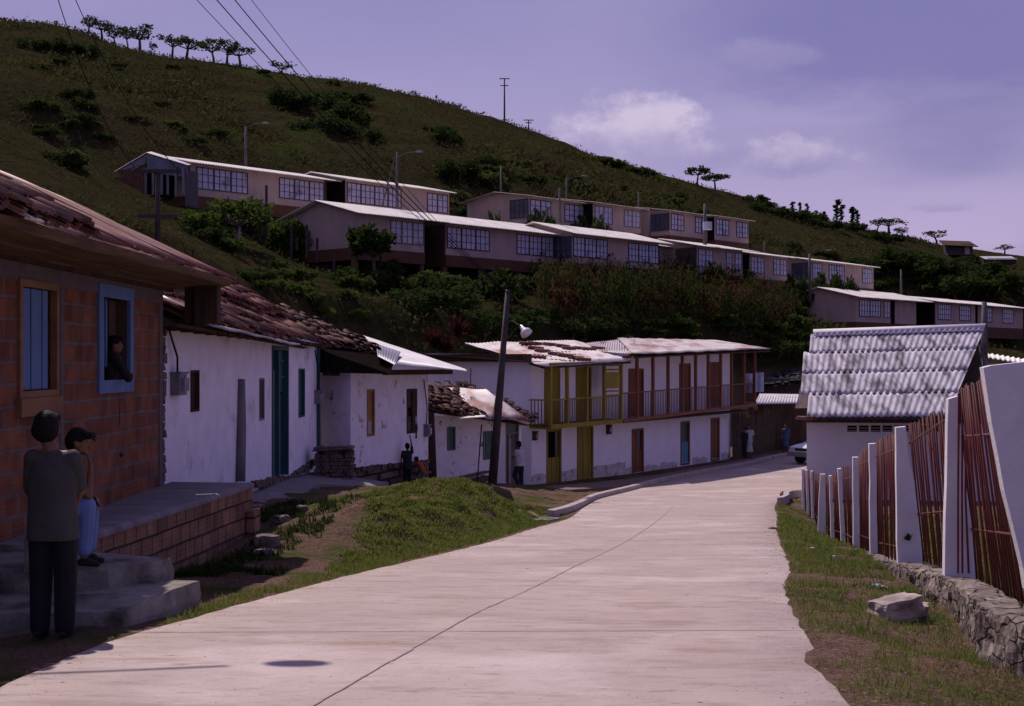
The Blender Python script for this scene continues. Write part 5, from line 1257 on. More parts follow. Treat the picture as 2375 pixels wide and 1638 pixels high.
panel(12.3, (2226, 905), (2262, 1352), 9.5, (2290, 868), (2378, 1400), 20, rails=((.24, .26), (.72, .70)))
b = MB()
for k, u in enumerate((2222, 2232, 2247)): b.tube([P(u, 1330, 12.0), P(u + (0, -1, -8)[k], 1150, 12.0), P(u + (2, 0, -6)[k], 912 - 8*k, 12.0)], .0098, 6)
b.build('loose_bars', red_bar, fn)
panel(15.7, (2105, 984), (2140, 1300), 12.4, (2196, 948), (2222, 1330), 18, rails=((.14, .06), (.66, .62)))
b = MB(); b.tube([P(2150, 1000, 14), P(2172, 1075, 13.6), P(2196, 1140, 13)], .012, 6); b.build('bent_bar', red_bar, fn)
panel(19.1, (2033, 1025), (2038, 1285), 15.8, (2078, 1003), (2088, 1305), 23, rails=((.13, .13), (.9, .88)))
panel(22.5, (1993, 1055), (1996, 1272), 19.2, (2016, 1036), (2022, 1286), 23)
panel(26.3, (1952, 1083), (1960, 1256), 22.6, (1979, 1080), (1982, 1272), 9, rails=((.16, .15), (.9, .88)))
panel(29.3, (1930, 1101), (1936, 1252), 26.4, (1943, 1096), (1952, 1258), 13)
panel(31.4, (1915, 1098), (1916, 1240), 29.4, (1923, 1108), (1929, 1252), 10)
panel(34.1, (1887, 1092), (1890, 1200), 31.5, (1903, 1106), (1900, 1236), 13)
panel(35.7, (1875, 1092), (1878, 1190), 34.2, (1880, 1098), (1884, 1200), 8)
panel(37.1, (1865, 1090), (1868, 1184), 35.8, (1869, 1094), (1873, 1190), 7)
b = MB(); q_ = P(2106, 1246, 15.55)  # spiky black blob added to stand in for a hole in the post
for k in range(14): a_ = rng.uniform(.3, 2.9); l_ = rng.uniform(.03, .09); b.tube([q_, q_ + Vector((math.cos(a_)*l_, -.02, math.sin(a_)*l_*.8))], [.003, .001], 3, False)
b.ell(q_, .035, .02, .035, 8, 6, 4, .8); o = b.build('hole_mark', mat('hole_black', (.02, .016, .012))); tag(o, 'small black mark standing in for a hole in the broad tapered fence post', 'mark')
# low rubble wall under the fence
wlp = [(2.95, 7.6), (3.05, 8.9), (3.28, 9.8), (3.78, 12.1), (4.30, 15.5), (4.88, 18.9), (5.5, 22.3)]
wtop = lambda y: np.interp(y, [7.6, 8.9, 9.8, 12.1, 15.5, 18.9, 22.3], [-1.50, -1.585, -1.70, -1.89, -2.27, -2.64, -3.04])
p_ = resample(wlp, 420); b = MB(); vs = []; K = 14
for i, (x, y) in enumerate(p_):
    wt = float(wtop(y)); wd = .30
    base_z = g(x - .1, y) - .25; h = wt - base_z
    prof = [(0, base_z), (0, base_z + h*.3), (.0, base_z + h*.5), (0, base_z + h*.65), (0, base_z + h*.8), (.0, wt - .05), (.01, wt - .01), (.04, wt), (.10, wt), (.17, wt), (.24, wt), (.29, wt - .01), (wd, wt - .05), (wd, wt - .2), (wd, base_z)]
    K = len(prof)
    for k, (dx, z) in enumerate(prof):
        q = Vector((x + dx, y, z)); n1 = mnoise.noise(q*2.6); c_ = mnoise.cell(Vector((y*3.1, z*6.5, k > 6))); 
        q.x += -.035*n1 - .035*mnoise.noise(q*5.5) - .022*mnoise.noise(q*14); q.z += (.025*mnoise.noise(q*3.1 + Vector((5, 5, 5))) + .018*mnoise.noise(q*11))*(k > 2)
        vs.append(q)
fs = [(i*K + j, i*K + j + 1, (i + 1)*K + j + 1, (i + 1)*K + j) for i in range(len(p_) - 1) for j in range(K - 1)]
fs.append(tuple(range(K)))
b.add(vs, [tuple(reversed(f)) for f in fs]); o = b.build('stone_wall', stone_wall_material(), None, False); tag(o, 'low rough mortared stone wall carrying the near end of the bar fence', 'wall')
# slab of broken stone and litter
b = MB(); sx_ = XU(2075, 10.9); zs_ = g(sx_, 10.9); rock(b, (sx_, 10.9, zs_ + .07), .34, .30, .19, .3, 3, .16); b.v = [(x, y, z + .18*(x - sx_)) for x, y, z in b.v]
rock(b, (XU(2118, 11.0), 11.0, g(XU(2118, 11.0), 11.0) + .05), .22, .26, .16, -.2, 5, .2); o = b.build('broken_stone_slab', mat('pale_broken_stone', (.42, .35, .34), (.24, .18, .165), 4, .9, .7, 16, c3=(.12, .09, .08), s3=3)); tag(o, 'pale broken slab of stone lying in the grass beside the low stone wall', 'stone')
def crumple(u, v, Y_, s, mt, label, k):
    b = MB(); q_ = hit(u, v, 6); b.ell(q_ + Vector((0, 0, s*.25)), s, s*.8, s*.45, 9, 6, k, .9); o = b.build('paper_scrap', mt); tag(o, label, 'litter')
wp = mat('white_paper', (.62, .6, .66)); 
crumple(2032, 1363, 11.2, .05, mat('blue_white_wrapper', (.3, .34, .55), (.62, .6, .66), 30), 'crumpled blue and white wrapper behind the broken stone slab', 2)
crumple(2046, 1365, 11.1, .045, mat('tan_wrapper', (.5, .36, .26), (.4, .26, .18), 20), 'tan crumpled wrapper next to the blue and white one', 3)
crumple(2013, 1424, 9.9, .022, wp, 'tiny white paper scrap left of the broken stone slab', 4)
crumple(2168, 1323, 13.6, .03, wp, 'white scrap lying behind the bars in the yard', 5)
crumple(1937, 1299, 15.6, .055, mat('grey_paper', (.3, .28, .3)), 'grey crumpled paper in the middle of the grass verge', 6)
crumple(1884, 1275, 17.0, .03, wp, 'small white scrap on the grass verge near the road edge', 7)
b = MB(); b.ell(Vector((XU(1815, 43), 43, float(zr(43)) + .07)), .1, .09, .08, 9, 6, 4, .4); o = b.build('loose_clod', mat('orange_clod', (.25, .1, .05))); tag(o, 'small reddish clod lying on the road before the bend', 'clod')
b = MB(); b.ell(P(1792, 1227, float(-25.1 if False else 25.1)), .09, .07, .04, 9, 6, 8, .4); o = b.build('loose_clod', mat('dark_clod', (.1, .05, .035))); tag(o, 'flat dark clod at the right road edge before the verge grass', 'clod')
STONES = [(620, 1260, 17.6, .17), (650, 1225, 19.5, .14), (583, 1330, 15.2, .10), (612, 1268, 16.9, .12), (700, 1190, 21, .08)]
for k, (u, v, Y_, s) in enumerate(STONES):
    x = XU(u, Y_); b = MB(); rock(b, (x, Y_, g(x, Y_) + s*.25), s*1.8, s*1.4, s, k, k + 20, .25); o = b.build('stone', stone_m); tag(o, ('flat grey', 'small grey far', 'lone near', 'low flat', 'farthest tiny')[k] + ' stone lying in the shaded ditch beside the brick platform', 'stone', 'stones in the ditch beside the platform')
# far metal cover / concrete patch at the kerb start
b = MB(); pc = [(.55 + .42*math.cos(t)*(1 + .2*math.sin(3*t)), 28.8 + .9*math.sin(t)*(1 + .15*math.cos(2*t))) for t in np.linspace(0, 2*math.pi, 16, endpoint=False)]
b.add([(.55, 28.8, g(.55, 28.8) + .045)] + [(x, y, g(x, y) + .035) for x, y in pc] + [(x, y, g(x, y) - .06) for x, y in pc], [(0, 1 + i, 1 + (i + 1) % 16) for i in range(16)] + [(1 + i, 17 + i, 17 + (i + 1) % 16, 1 + (i + 1) % 16) for i in range(16)]); o = b.build('concrete_patch', conc); tag(o, kind='structure')

# ------------------------------------------------------------------ poles, lamps and wires
def tpole(u, vtop, Y_, label, r=.09, cat='utility pole', group=None, xarm=None, lamp=None, m=None, lean=0, vb=None, name='utility_pole', stay=False):
    x = XU(u, Y_); zg = g(x, Y_) if vb is None else ZV(vb, Y_); zt = ZV(vtop, Y_)
    rt = thing(name, (x, Y_, zg), label, cat, group)
    b = MB(); b.tube([(x - lean, Y_, zg - .3), (x, Y_, zt)], [r, r*.62], 8); b.build('shaft', m or pole_m, rt, True)
    if xarm:
        for zz, w_ in xarm: b = MB(); b.box((x - w_/2, Y_ - .12, zt - zz), (w_, .1, 0), (0, .1, 0), (0, 0, .12)); b.build('cross_arm', m or wood_d, rt)
    if lamp:
        s, hz_ = lamp; b = MB(); b.tube([(x, Y_, zt - hz_), (x + s*.6, Y_ - .1, zt - hz_ + .25), (x + s*1.2, Y_ - .2, zt - hz_ + .3)], .02, 5); a_ = b.build('lamp_arm', m or pole_m, rt)
        b = MB(); b.ell((x + s*1.35, Y_ - .22, zt - hz_ + .29), .24, .11, .06); b.build('lamp_head', mat('blue_grey_lamp', (.13, .13, .19)), a_)
    if stay: b = MB(); b.tube([(x - 1.1, Y_, zg - .2), (x - .05, Y_, zt)], [.06, .04], 6); b.build('brace', m or pole_m, rt)
    return rt, Vector((x, Y_, zt))
hA = hit(366, 572); _, tpA = tpole(366, 398, hA.y, 'dark wooden cross-armed pole on the grassy slope left of the terrace houses', .11, xarm=((.05, 1.6), (1.60, 1.35)), m=dpole_m)
tpole(570, 293, 92, 'grey pole with a lamp rising behind the upper left terrace house', .11, lamp=(1, .1))
tpole(921, 353, 83, 'braced grey pole with two lamps above the near terrace roof', .11, lamp=(1, .3), stay=True, vb=500)
tpole(1162, 385, 104, 'pale pole behind the plain gable of the upper terrace house', .10)
tpole(1298, 436, 92, 'braced grey pole before the upper terrace houses', .11, stay=True, vb=508)
tpole(1314, 412, 106, 'thin pole with a lamp behind the upper terrace roof', .08, lamp=(1, .2))
tpole(1481, 446, 113, 'thin pale pole behind the middle of the upper terrace row', .08)
_, tp4 = tpole(1635, 473, 100, 'thick transformer pole standing before the upper terrace houses', .16, vb=580)
b = MB(); b.tube([P(1641, 533, 99.6), P(1641, 515, 99.6)], .33, 10); o = b.build('transformer', mat('pale_transformer', (.45, .45, .55))); tag(o, 'small pale transformer drum hung on the thick pole', 'transformer')
tpole(1507, 480, 98, 'slim pole at the plain wing above the corn', .07, vb=560)
tpole(1773, 560, 122, 'pale post behind the middle terrace roofs', .09)
tpole(1878, 588, 100, 'grey pole with a lamp before the farthest middle row house', .12, lamp=(1, .1), vb=690)
tpole(2090, 625, 125, 'pale concrete pole behind the lower terrace house', .13)
tpole(2283, 700, 47, 'tall grey pole at the right end of the fibre cement roof', .14, vb=850)
_, mA = tpole(1170, 183, 200, 'tall hilltop mast with two short cross arms', .14, cat='mast', xarm=((.05, 1.5), (1.05, 1.2)), m=dpole_m)
tpole(1226, 279, 207, 'shorter hilltop mast with one cross arm', .12, cat='mast', xarm=((.05, 1.5), (.45, .9)), m=dpole_m)
# stakes at the near gable
for k, (u, v0, v1) in enumerate(((676, 523, 600), (689, 550, 580), (712, 522, 598), (736, 552, 610), (618, 430, 555), (605, 470, 560), (775, 590, 628))):
    Y_ = 72; b = MB(); b.tube([P(u - 1, v1, Y_), P(u, v0, Y_)], .075, 6); o = b.build('stake', dpole_m); tag(o, ('second', 'third', 'fourth', 'fifth', 'tall pale', 'first', 'last')[k] + ' dark thin stake counted from the left around the plain terrace gable', 'stake', 'stakes before the plain gable')
# leaning lamp pole in the street
lp = thing('leaning_street_pole', P(1141, 1146, 42.5), 'dark leaning wooden pole with a white enamel lamp before the small tiled cottage', 'lamp pole')
pt0 = P(1140, 1148, 42.5); pt1 = P(1178, 672, 42.5); b = MB(); b.tube([pt0 - (pt1 - pt0)*.04, pt0.lerp(pt1, .5), pt1], [.155, .12, .075], 10); b.build('shaft', dpole_m, lp, True)
b = MB(); a0 = pt0.lerp(pt1, .83); la = P(1214, 764, 42.2); b.tube([a0, a0 + Vector((.2, -.05, .12)), la + Vector((-.12, 0, .12)), la], .022, 6); arm = b.build('lamp_arm', dpole_m, lp)
b = MB(); ax = Vector((.45, -.3, -.62)).normalized()
b.tube([la - ax*.16, la - ax*.02, la + ax*.08, la + ax*.2], [.04, .07, .16, .2], 14, True); b.build('lamp_shade', metal_w, arm, True)
wr = []
def wire(a, c, sag, label, r=.012, group=None):
    a = Vector(a); c = Vector(c); n = 24; b = MB()
    b.tube([a.lerp(c, k/n) + Vector((0, 0, -sag*4*(k/n)*(1 - k/n))) for k in range(n + 1)], r, 4); o = b.build('overhead_wire', wire_m); tag(o, label, 'wire', group)
for k, (u, v, um, rr) in enumerate(((506, 40, 1174, .013), (549, 40, 1177, .02), (588, 40, 1180, .02), (624, 40, 1183, .012))):
    a = P(u, v, 34); c = Vector((XU(um, 42.5), 42.5, ZV(676 + k*3, 42.5))); dd = a - c; a = a + dd*.12
    wire(a, c, .35, ('thin', 'thick', 'dark', 'faint')[k] + ' overhead wire, number %s counted from the left at the top of the sky' % ('one', 'two', 'three', 'four')[k], rr*.8)
wire(P(175, 10, 42) + Vector((-.6, -1, 1.2)), tpA + Vector((-.7, 0, .05)), .9, 'thin left wire curving down the hillside to the cross-armed pole', .016)
wire(P(205, 20, 45) + Vector((-.6, -1, 1.2)), tpA + Vector((.7, 0, .05)), .7, 'thin right wire curving down the hillside to the cross-armed pole', .016)
wire(tpA + Vector((.6, 0, -1.6)), P(447, 548, 52), .1, 'short wire running down from the lower arm of the cross-armed pole', .014)
wire(P(1090, 940, 47.6), P(1092, 855, 48.2), .0, 'service cable against the white side wall of the yellow trimmed house', .016)
wire(P(1105, 1143, 43.8), P(1117, 985, 44.0), .0, 'dark vertical cable down the front of the small cottage', .02)
wire(P(1140, 990, 42.6), P(1160, 850, 44), -.0, 'thin cable rising beside the leaning pole', .012)
# street lamp outside the frame on the left, its shadow falls across the road
sl = thing('street_lamp', (-5.3, 11.75, 1.85), 'street lamp mast fixed on the brick house roof, casting its shadow on the road', 'street lamp')
b = MB(); b.tube([(-5.3, 11.75, 1.7), (-5.3, 11.75, 4.5)], .05, 8); b.build('shaft', pole_m, sl)
b = MB(); b.tube([(-5.3, 11.75, 4.4), (-4.6, 11.95, 4.42), (-4.0, 12.12, 4.40)], .028, 6); am = b.build('lamp_arm', pole_m, sl)
b = MB(); b.ell((-3.62, 12.2, 4.38), .2, .13, .07); b.build('lamp_head', metal_w, am, True)
# ------------------------------------------------------------------ vegetation
def leafquads(c, s, rs, el=1.6, up=.3, rnd=None):
    """c (n,3) centres, s (n,) sizes -> V (4n,3), F (n,4): bent leaf quads of random direction"""
    n = len(c); a = rs.normal(size=(n, 3)); a[:, 2] = a[:, 2]*.7 + up; a /= np.linalg.norm(a, axis=1)[:, None]
    t = rs.normal(size=(n, 3)); b_ = np.cross(a, t); b_ /= np.linalg.norm(b_, axis=1)[:, None]
    L_ = a*s[:, None]*el; W_ = b_*s[:, None]*.5
    V = np.stack([c - W_*.6, c + L_*.45 - W_, c + L_, c + L_*.5 + W_], 1).reshape(-1, 3)
    return V, np.arange(4*n).reshape(n, 4)
def crown_pts(n, blobs, rs, shell=.55):
    """points in a set of ellipsoid blobs (x,y,z,rx,ry,rz)"""
    B = np.array(blobs); wgt = B[:, 3]*B[:, 4]*B[:, 5]; wgt = wgt**.75; k = rs.choice(len(B), n, p=wgt/wgt.sum())
    d = rs.normal(size=(n, 3)); d /= np.linalg.norm(d, axis=1)[:, None]; r = rs.rand(n)**.4*(1 - shell) + shell*rs.rand(n)**.3
    r = np.clip(r, 0, 1.05)
    return B[k, :3] + d*B[k, 3:6]*r[:, None]
def make_bush(label, m, n, r, h, leaf, seed, blobs=7, name='bush', cat='bush', stem=True):
    rs = np.random.RandomState(seed); bl = []
    for i in range(blobs):
        an = rs.rand()*6.28; q = rs.rand()**.6*r*.75; bl.append((math.cos(an)*q, math.sin(an)*q, h*(.28 + .5*rs.rand()*(1 - q/r*.6)), r*rs.uniform(.25, .5), r*rs.uniform(.25, .5), h*rs.uniform(.18, .34)))
    c = crown_pts(n, bl, rs); c[:, 2] = np.abs(c[:, 2]); V, Fq = leafquads(c, leaf*rs.uniform(.5, 1.4, n), rs)
    rt = thing(name, (0, 0, 0), label, cat); o = npmesh('foliage', V, Fq, m, parent=rt)
    if stem:
        b = MB()
        for i in range(4): q = bl[i]; b.tube([(q[0]*.1, q[1]*.1, -.3), (q[0]*.5, q[1]*.5, q[2]*.5), (q[0], q[1], q[2])], [.05*r, .035*r, .015*r], 5)
        b.build('stem', bark, rt)
    return rt
def make_tree(label, m, h, r, leaf, n, seed, trunk_r=.09, blobs=9, flat=.4, lean=0, base=.45, name='tree', bm=None, cat='tree', column=False):
    rs = np.random.RandomState(seed); rt = thing(name, (0, 0, 0), label, cat); b = MB(); bl = []
    tp = Vector((lean*h*.5, 0, h*base)); k1 = Vector((lean*h*.1 + .05*h*(rs.rand() - .5), 0, h*base*.5))
    b.tube([(0, 0, -.5), k1, tp], [trunk_r*1.3, trunk_r, trunk_r*.8], 7)
    for i in range(blobs):
        an = 6.283*i/blobs + rs.rand()*.9; q = r*rs.uniform(.25, .85)
        e = Vector((lean*h*.6 + math.cos(an)*q, math.sin(an)*q, h*(base + (1 - base)*rs.uniform(.3, .85)*(1 - .35*q/r))))
        if column: e = Vector((rs.uniform(-.3, .3)*r, rs.uniform(-.3, .3)*r, h*(base + (1 - base)*(i + .5)/blobs)))
        md = tp.lerp(e, .5) + Vector((rs.uniform(-.1, .1), rs.uniform(-.1, .1), -.05))*r
        b.tube([tp if not column else Vector((0, 0, e.z*.8)), md, e], [trunk_r*.6, trunk_r*.35, trunk_r*.15], 5)
        s_ = r*rs.uniform(.24, .42)*(1 - .0*q); bl.append((e.x, e.y, e.z, s_, s_, s_*(flat + .35*rs.rand())))
    if column: b.tube([(0, 0, 0), (0, 0, h*.9)], [trunk_r, trunk_r*.3], 6)
    b.build('trunk', bm or bark, rt, True)
    c = crown_pts(n, bl, rs, .35); V, Fq = leafquads(c, leaf*rs.uniform(.5, 1.4, n), rs); npmesh('crown', V, Fq, m, parent=rt)
    return rt
def place(o, x, y, s=1, rz=0, z=None, label=None, group=None, sz_=None):
    o.location = (x, y, (g(x, y) if z is None else z) - .03); o.rotation_euler = (0, 0, rz); o.scale = (s, s, sz_ or s)
    if label: o['label'] = label
    if group: o['group'] = group
USED = set()
def spawn(proto, *a, **k):
    o = proto
    if proto.name in USED: o = copy_tree(proto)
    USED.add(proto.name); place(o, *a, **k); return o
# house footprints to keep clear
def inhouse(x, y, pad=.5):
    m = np.zeros(np.shape(x), bool)
    for fa, zf, dp in ROWS:
        rx_ = x - fa.A.x; ry_ = y - fa.A.y; s = rx_*fa.d.x + ry_*fa.d.y; o = rx_*fa.n.x + ry_*fa.n.y
        m |= (s > -pad) & (s < fa.len + pad) & (o < pad) & (o > -dp - pad)
    return m
# scrub covering the hillside (uncountable)
rs = np.random.RandomState(5)
n = 230000
Yc = 22 + (rs.rand(n)**.85)*260; Xc = (rs.rand(n)*1.0 - .52)*Yc*.86
dd_ = sdist(Xc, Yc)
pn = np.array([mnoise.noise(Vector((x*.045, y*.045, 2.7))) + .6*mnoise.noise(Vector((x*.16, y*.16, 7.1))) for x, y in zip(Xc, Yc)])
keep = (dd_ > 3) & ~inhouse(Xc, Yc, .6) & (rs.rand(n) < np.clip(.34 + pn*.8, .16, .85)); Xc, Yc, pn = Xc[keep], Yc[keep], pn[keep]
Zc = ground(Xc, Yc)
vis = (Zc/Yc < .26); Xc, Yc, Zc, pn = Xc[vis], Yc[vis], Zc[vis], pn[vis]
n = len(Xc); hh = np.clip(.12 + .34*rs.rand(n)**2 + np.clip(pn, 0, 1)*.75*rs.rand(n), .12, 1.1)*np.clip(Yc/110, .5, 1.2)
K = 7; c = np.repeat(np.c_[Xc, Yc, Zc], K, 0); hk = np.repeat(hh, K)
c[:, 0] += rs.normal(size=n*K)*hk*.75; c[:, 1] += rs.normal(size=n*K)*hk*.75; c[:, 2] += rs.rand(n*K)*hk*.75 - .05
V, Fq = leafquads(c, hk*rs.uniform(.18, .5, n*K), rs, 1.7, .55); tag(npmesh('hillside_scrub', V, Fq, scrub_m), kind='stuff')
# bushes
BU = [make_bush('b', leafA, 1500, 1.0, 1.15, .095, 101, 9), make_bush('b', leafB, 1300, 1.0, 1.0, .10, 102, 8), make_bush('b', leafC, 1100, .9, 1.0, .10, 103, 8), make_bush('b', leafA, 1600, 1.15, .8, .09, 104, 11)]
KIND = ['dark green', 'mid green', 'fresh yellowish green', 'low spreading dark green']
def bush_at(u, v, s, k, where, grp, rz=None, sz_=None):
    p_ = hit(u, v)
    if p_ is None: return
    if inhouse(np.array([p_.x]), np.array([p_.y]), .2)[0]: return
    if sz_ is None: sz_ = s*R.uniform(.6, .95)
    o = spawn(BU[k], p_.x, p_.y, s, rng.uniform(0, 6.28) if rz is None else rz, label='%s bush %s' % (KIND[k], where), group=grp, sz_=sz_); o.location.z -= .16*sz_; BLIST.setdefault((grp, where), []).append((u, k, o))
BLIST = {}
R = random.Random(99)
def scatter(n, poly, smin, smax, kinds, where, grp):
    xs = [p[0] for p in poly]; ys = [p[1] for p in poly]; c_ = 0; t_ = 0
    while c_ < n and t_ < n*30:
        t_ += 1; u = R.uniform(min(xs), max(xs)); v = R.uniform(min(ys), max(ys)); ins = False; j = len(poly) - 1
        for i in range(len(poly)):
            if (poly[i][1] > v) != (poly[j][1] > v) and u < (poly[j][0] - poly[i][0])*(v - poly[i][1])/(poly[j][1] - poly[i][1]) + poly[i][0]: ins = not ins
            j = i
        if ins: bush_at(u, v, R.uniform(smin, smax), R.choice(kinds), where, grp); c_ += 1
scatter(16, [(880, 610), (1000, 640), (1250, 660), (1260, 800), (1150, 810), (900, 770), (820, 690)], 1.3, 2.3, [0, 0, 3, 1], 'below the near terrace house stilts', 'thicket bushes below the near terrace houses')
scatter(26, [(1240, 745), (1500, 755), (1700, 750), (1880, 770), (1870, 830), (1700, 830), (1300, 800)], .9, 1.6, [0, 0, 3, 1], 'on the bank behind the two storey houses', 'bushes behind the two storey houses')
scatter(8, [(1490, 755), (1600, 755), (1600, 790), (1490, 790)], 1.0, 1.5, [2], 'standing out just above the brown roof', 'yellow green bushes above the brown roof')
scatter(14, [(640, 225), (780, 215), (900, 270), (1060, 300), (1060, 350), (900, 350), (700, 290)], 1.8, 3.2, [0, 0, 3], 'in the dark belt across the upper hill', 'bushes in the dark belt of the upper hill')
scatter(9, [(980, 370), (1200, 380), (1330, 430), (1250, 440), (1030, 430)], 1.4, 2.4, [0, 3, 1], 'just above the upper terrace roofs', 'bushes above the upper terrace roofs')
scatter(27, [(90, 140), (420, 160), (600, 260), (560, 340), (300, 330), (90, 420)], .5, 1.4, [0, 3, 1, 3, 2], 'scattered on the left hillside', 'bushes scattered on the left hillside')
scatter(14, [(480, 480), (640, 500), (660, 590), (560, 620), (420, 520)], .8, 1.6, [0, 1, 2, 0], 'near the plain terrace gable', 'bushes near the plain terrace gable')
scatter(14, [(500, 650), (640, 620), (840, 680), (900, 760), (780, 745)], .5, 1.1, [1, 3, 2, 1], 'on the slope above the tile roof', 'bushes above the clay tile roof')
scatter(14, [(2060, 620), (2250, 600), (2330, 640), (2330, 690), (2080, 690)], 2.2, 3.6, [0, 0, 3], 'behind the lower terrace roofs', 'grove bushes behind the lower terrace roofs')
scatter(14, [(1700, 452), (1780, 480), (1900, 515), (2000, 545), (2150, 570), (2150, 590), (1960, 550), (1720, 480)], 2.0, 3.2, [0, 0, 3], 'along the right part of the ridge line', 'bushes along the right ridge')
scatter(12, [(1350, 365), (1560, 425), (1600, 440), (1400, 395)], 1.3, 2.4, [0, 3, 1], 'along the middle of the ridge line', 'bushes along the middle ridge')
scatter(10, [(1300, 400), (1600, 470), (1700, 520), (1400, 440)], 1.0, 2.0, [0, 1, 3], 'on the open slope under the ridge', 'bushes under the ridge')
scatter(12, [(2000, 745), (2330, 745), (2340, 800), (2290, 830)], 1.2, 2.0, [0, 1, 0], 'beneath the lower terrace houses at right', 'bushes beneath the lower terrace')
scatter(7, [(1800, 700), (1860, 690), (1880, 745), (1820, 745)], 1.2, 2.0, [0, 3], 'left of the lower terrace gable', 'bushes left of the lower terrace gable')
scatter(8, [(1045, 462), (1100, 470), (1110, 505), (1000, 500)], .8, 1.5, [0, 1, 3], 'in the gap between the two upper terrace rows', 'bushes in the gap of the upper terrace')
scatter(12, [(1700, 560), (1780, 600), (2000, 640), (2040, 690), (2100, 660), (2000, 600), (1800, 560)], .8, 1.6, [0, 3, 1], 'above the far end of the middle terrace', 'bushes above the far middle terrace')
scatter(9, [(960, 640), (1060, 620), (1230, 640), (1100, 690)], 1.0, 1.6, [1, 2], 'of brighter leaves hanging near the stilts', 'brighter bushes near the stilts')
# leafy plants before the upper left terrace
for u, s, k in ((640, 1.3, 2), (665, 1.5, 1), (700, 1.6, 2), (735, 1.2, 1), (860, 1.4, 2), (890, 1.5, 1), (915, 1.6, 2), (945, 1.4, 1), (975, 1.5, 2), (1005, 1.2, 1), (760, 1.1, 2), (830, 1.0, 2)):
    Y_ = 78 + (u - 640)*.026; x = XU(u, Y_); spawn(BU[k], x, Y_, s, R.uniform(0, 6), label='leafy plant before the upper left terrace windows, %s one counted from the left' % dict(zip((640, 665, 700, 735, 760, 830, 860, 890, 915, 945, 975, 1005), 'first second third fourth fifth sixth seventh eighth ninth tenth eleventh twelfth'.split()))[u], group='leafy plants before the upper left terrace', z=g(x, Y_) + .2, sz_=s*1.7)
for u, v, s in ((1372, 512, 1.7), (1256, 500, 1.0), (1147, 505, .8), (1925, 650, 1.4), (1960, 655, 1.2), (1850, 655, 1.2), (1660, 628, .8)):
    Y_ = {1372: 99, 1256: 95, 1147: 92, 1925: 108, 1960: 109, 1850: 106, 1660: 96}[u]; x = XU(u, Y_); z = g(x, Y_); tz = ZV(v - 30, Y_); spawn(BU[0], x, Y_, s, 1, label={1372: 'dark bush at the black entrance of the upper terrace row', 1256: 'dark bush under the upper blue black corner window', 1147: 'small bush under the upper plain gable', 1925: 'dark bush before the farthest middle row windows', 1960: 'dark bush right of the farthest blue window', 1850: 'dark bush at the dark porch of the farthest middle house', 1660: 'small bush under the pale window above the corn'}[u], group='dark bushes before the terrace facades', sz_=max(s, (tz - z)*.95))
# ridge trees
RT = [make_tree('t', leafA, 3.3, 1.5, .19, 300, 201, .12, 9, .5, .1), make_tree('t', leafA, 3.0, 1.7, .19, 320, 202, .14, 10, .4, -.12, .5), make_tree('t', leafA, 2.8, 1.35, .19, 260, 203, .11, 8, .5, .2, .35)]
def on_ridge(proto, u, vb, hpx, Y_, label, grp, wd=1.0, rz=0, h0=3.2):
    x = XU(u, Y_); # find the crest along this line of sight
    Ys = np.arange(Y_*.82, Y_*1.15, 1.0); a = (u - CU)/F; zz = ground(a*Ys, Ys); i = int(np.argmax(zz/Ys)); Yr = float(Ys[i]); x = a*Yr
    s = hpx/F*Yr/h0; spawn(proto, x, Yr, s*wd, rz, z=float(zz[i]) - .15, label=label, group=grp, sz_=s)
for k, (u, vb, h, wd, w_) in enumerate(((205, 100, 40, 1.0, 'leftmost'), (237, 108, 45, 1.1, 'second'), (268, 118, 56, .8, 'third'), (296, 122, 50, .8, 'fourth'), (325, 124, 62, 1.0, 'fifth'), (350, 126, 34, .7, 'sixth'), (400, 132, 50, 1.15, 'seventh'), (432, 138, 50, 1.2, 'eighth'), (497, 144, 60, 1.0, 'ninth'), (527, 147, 48, 1.2, 'tenth'), (558, 153, 46, 1.2, 'eleventh'), (654, 168, 34, 1.7, 'last'))):
    on_ridge(RT[k % 3], u, vb, h*1.22, 172, 'gnarled little tree on the left skyline, %s one counted from the left' % w_, 'gnarled trees on the left skyline', wd*1.05, k*1.3)
for k, (u, v) in enumerate(((83, 112), (122, 118), (150, 122), (185, 128), (610, 165), (770, 192))):
    bush_at(u, v + 6, 2.0 if k < 4 else 1.0, 0, 'close under the left skyline', 'bushes under the left skyline')
RM = make_tree('t', leafA, 3.4, 1.8, .22, 620, 210, .13, 9, .35, .05, .5)
on_ridge(RM, 1618, 428, 46, 228, 'dark umbrella shaped tree, left of the pair on the middle skyline', 'umbrella trees', 1.1)
on_ridge(RM, 1658, 434, 42, 228, 'dark umbrella shaped tree, right of the pair on the middle skyline', 'umbrella trees', 1.3, 2)
CT = make_tree('t', leafA, 3.2, .55, .2, 320, 220, .08, 7, 1.1, 0, .25, column=True)
for k, (u, h, wd, w_) in enumerate(((1838, 24, 1.3, 'first'), (1856, 27, 1.0, 'second'), (1873, 27, .95, 'third'), (1894, 18, 1.2, 'fourth'), (1911, 20, 1.2, 'fifth'), (1940, 52, .9, 'sixth and tall'), (1952, 44, .8, 'seventh'), (1978, 46, 1.0, 'eighth'), (1989, 40, .9, 'ninth'))):
    on_ridge(CT, u, 500, h, 250, 'small narrow tree on the right skyline, %s counted from the left' % w_, 'narrow trees on the right skyline', wd*1.5, k)
for k, (u, h, wd) in enumerate(((2035, 34, 1.1), (2062, 46, 1.2), (2095, 36, 1.0), (2172, 34, 1.5), (2330, 26, 1.3))):
    on_ridge(RT[k % 3], u, 540, h, 262, 'bushy tree on the far right skyline, %s one from the left' % ('first', 'second', 'third', 'fourth', 'last')[k], 'bushy trees on the far right skyline', wd*1.3, k)
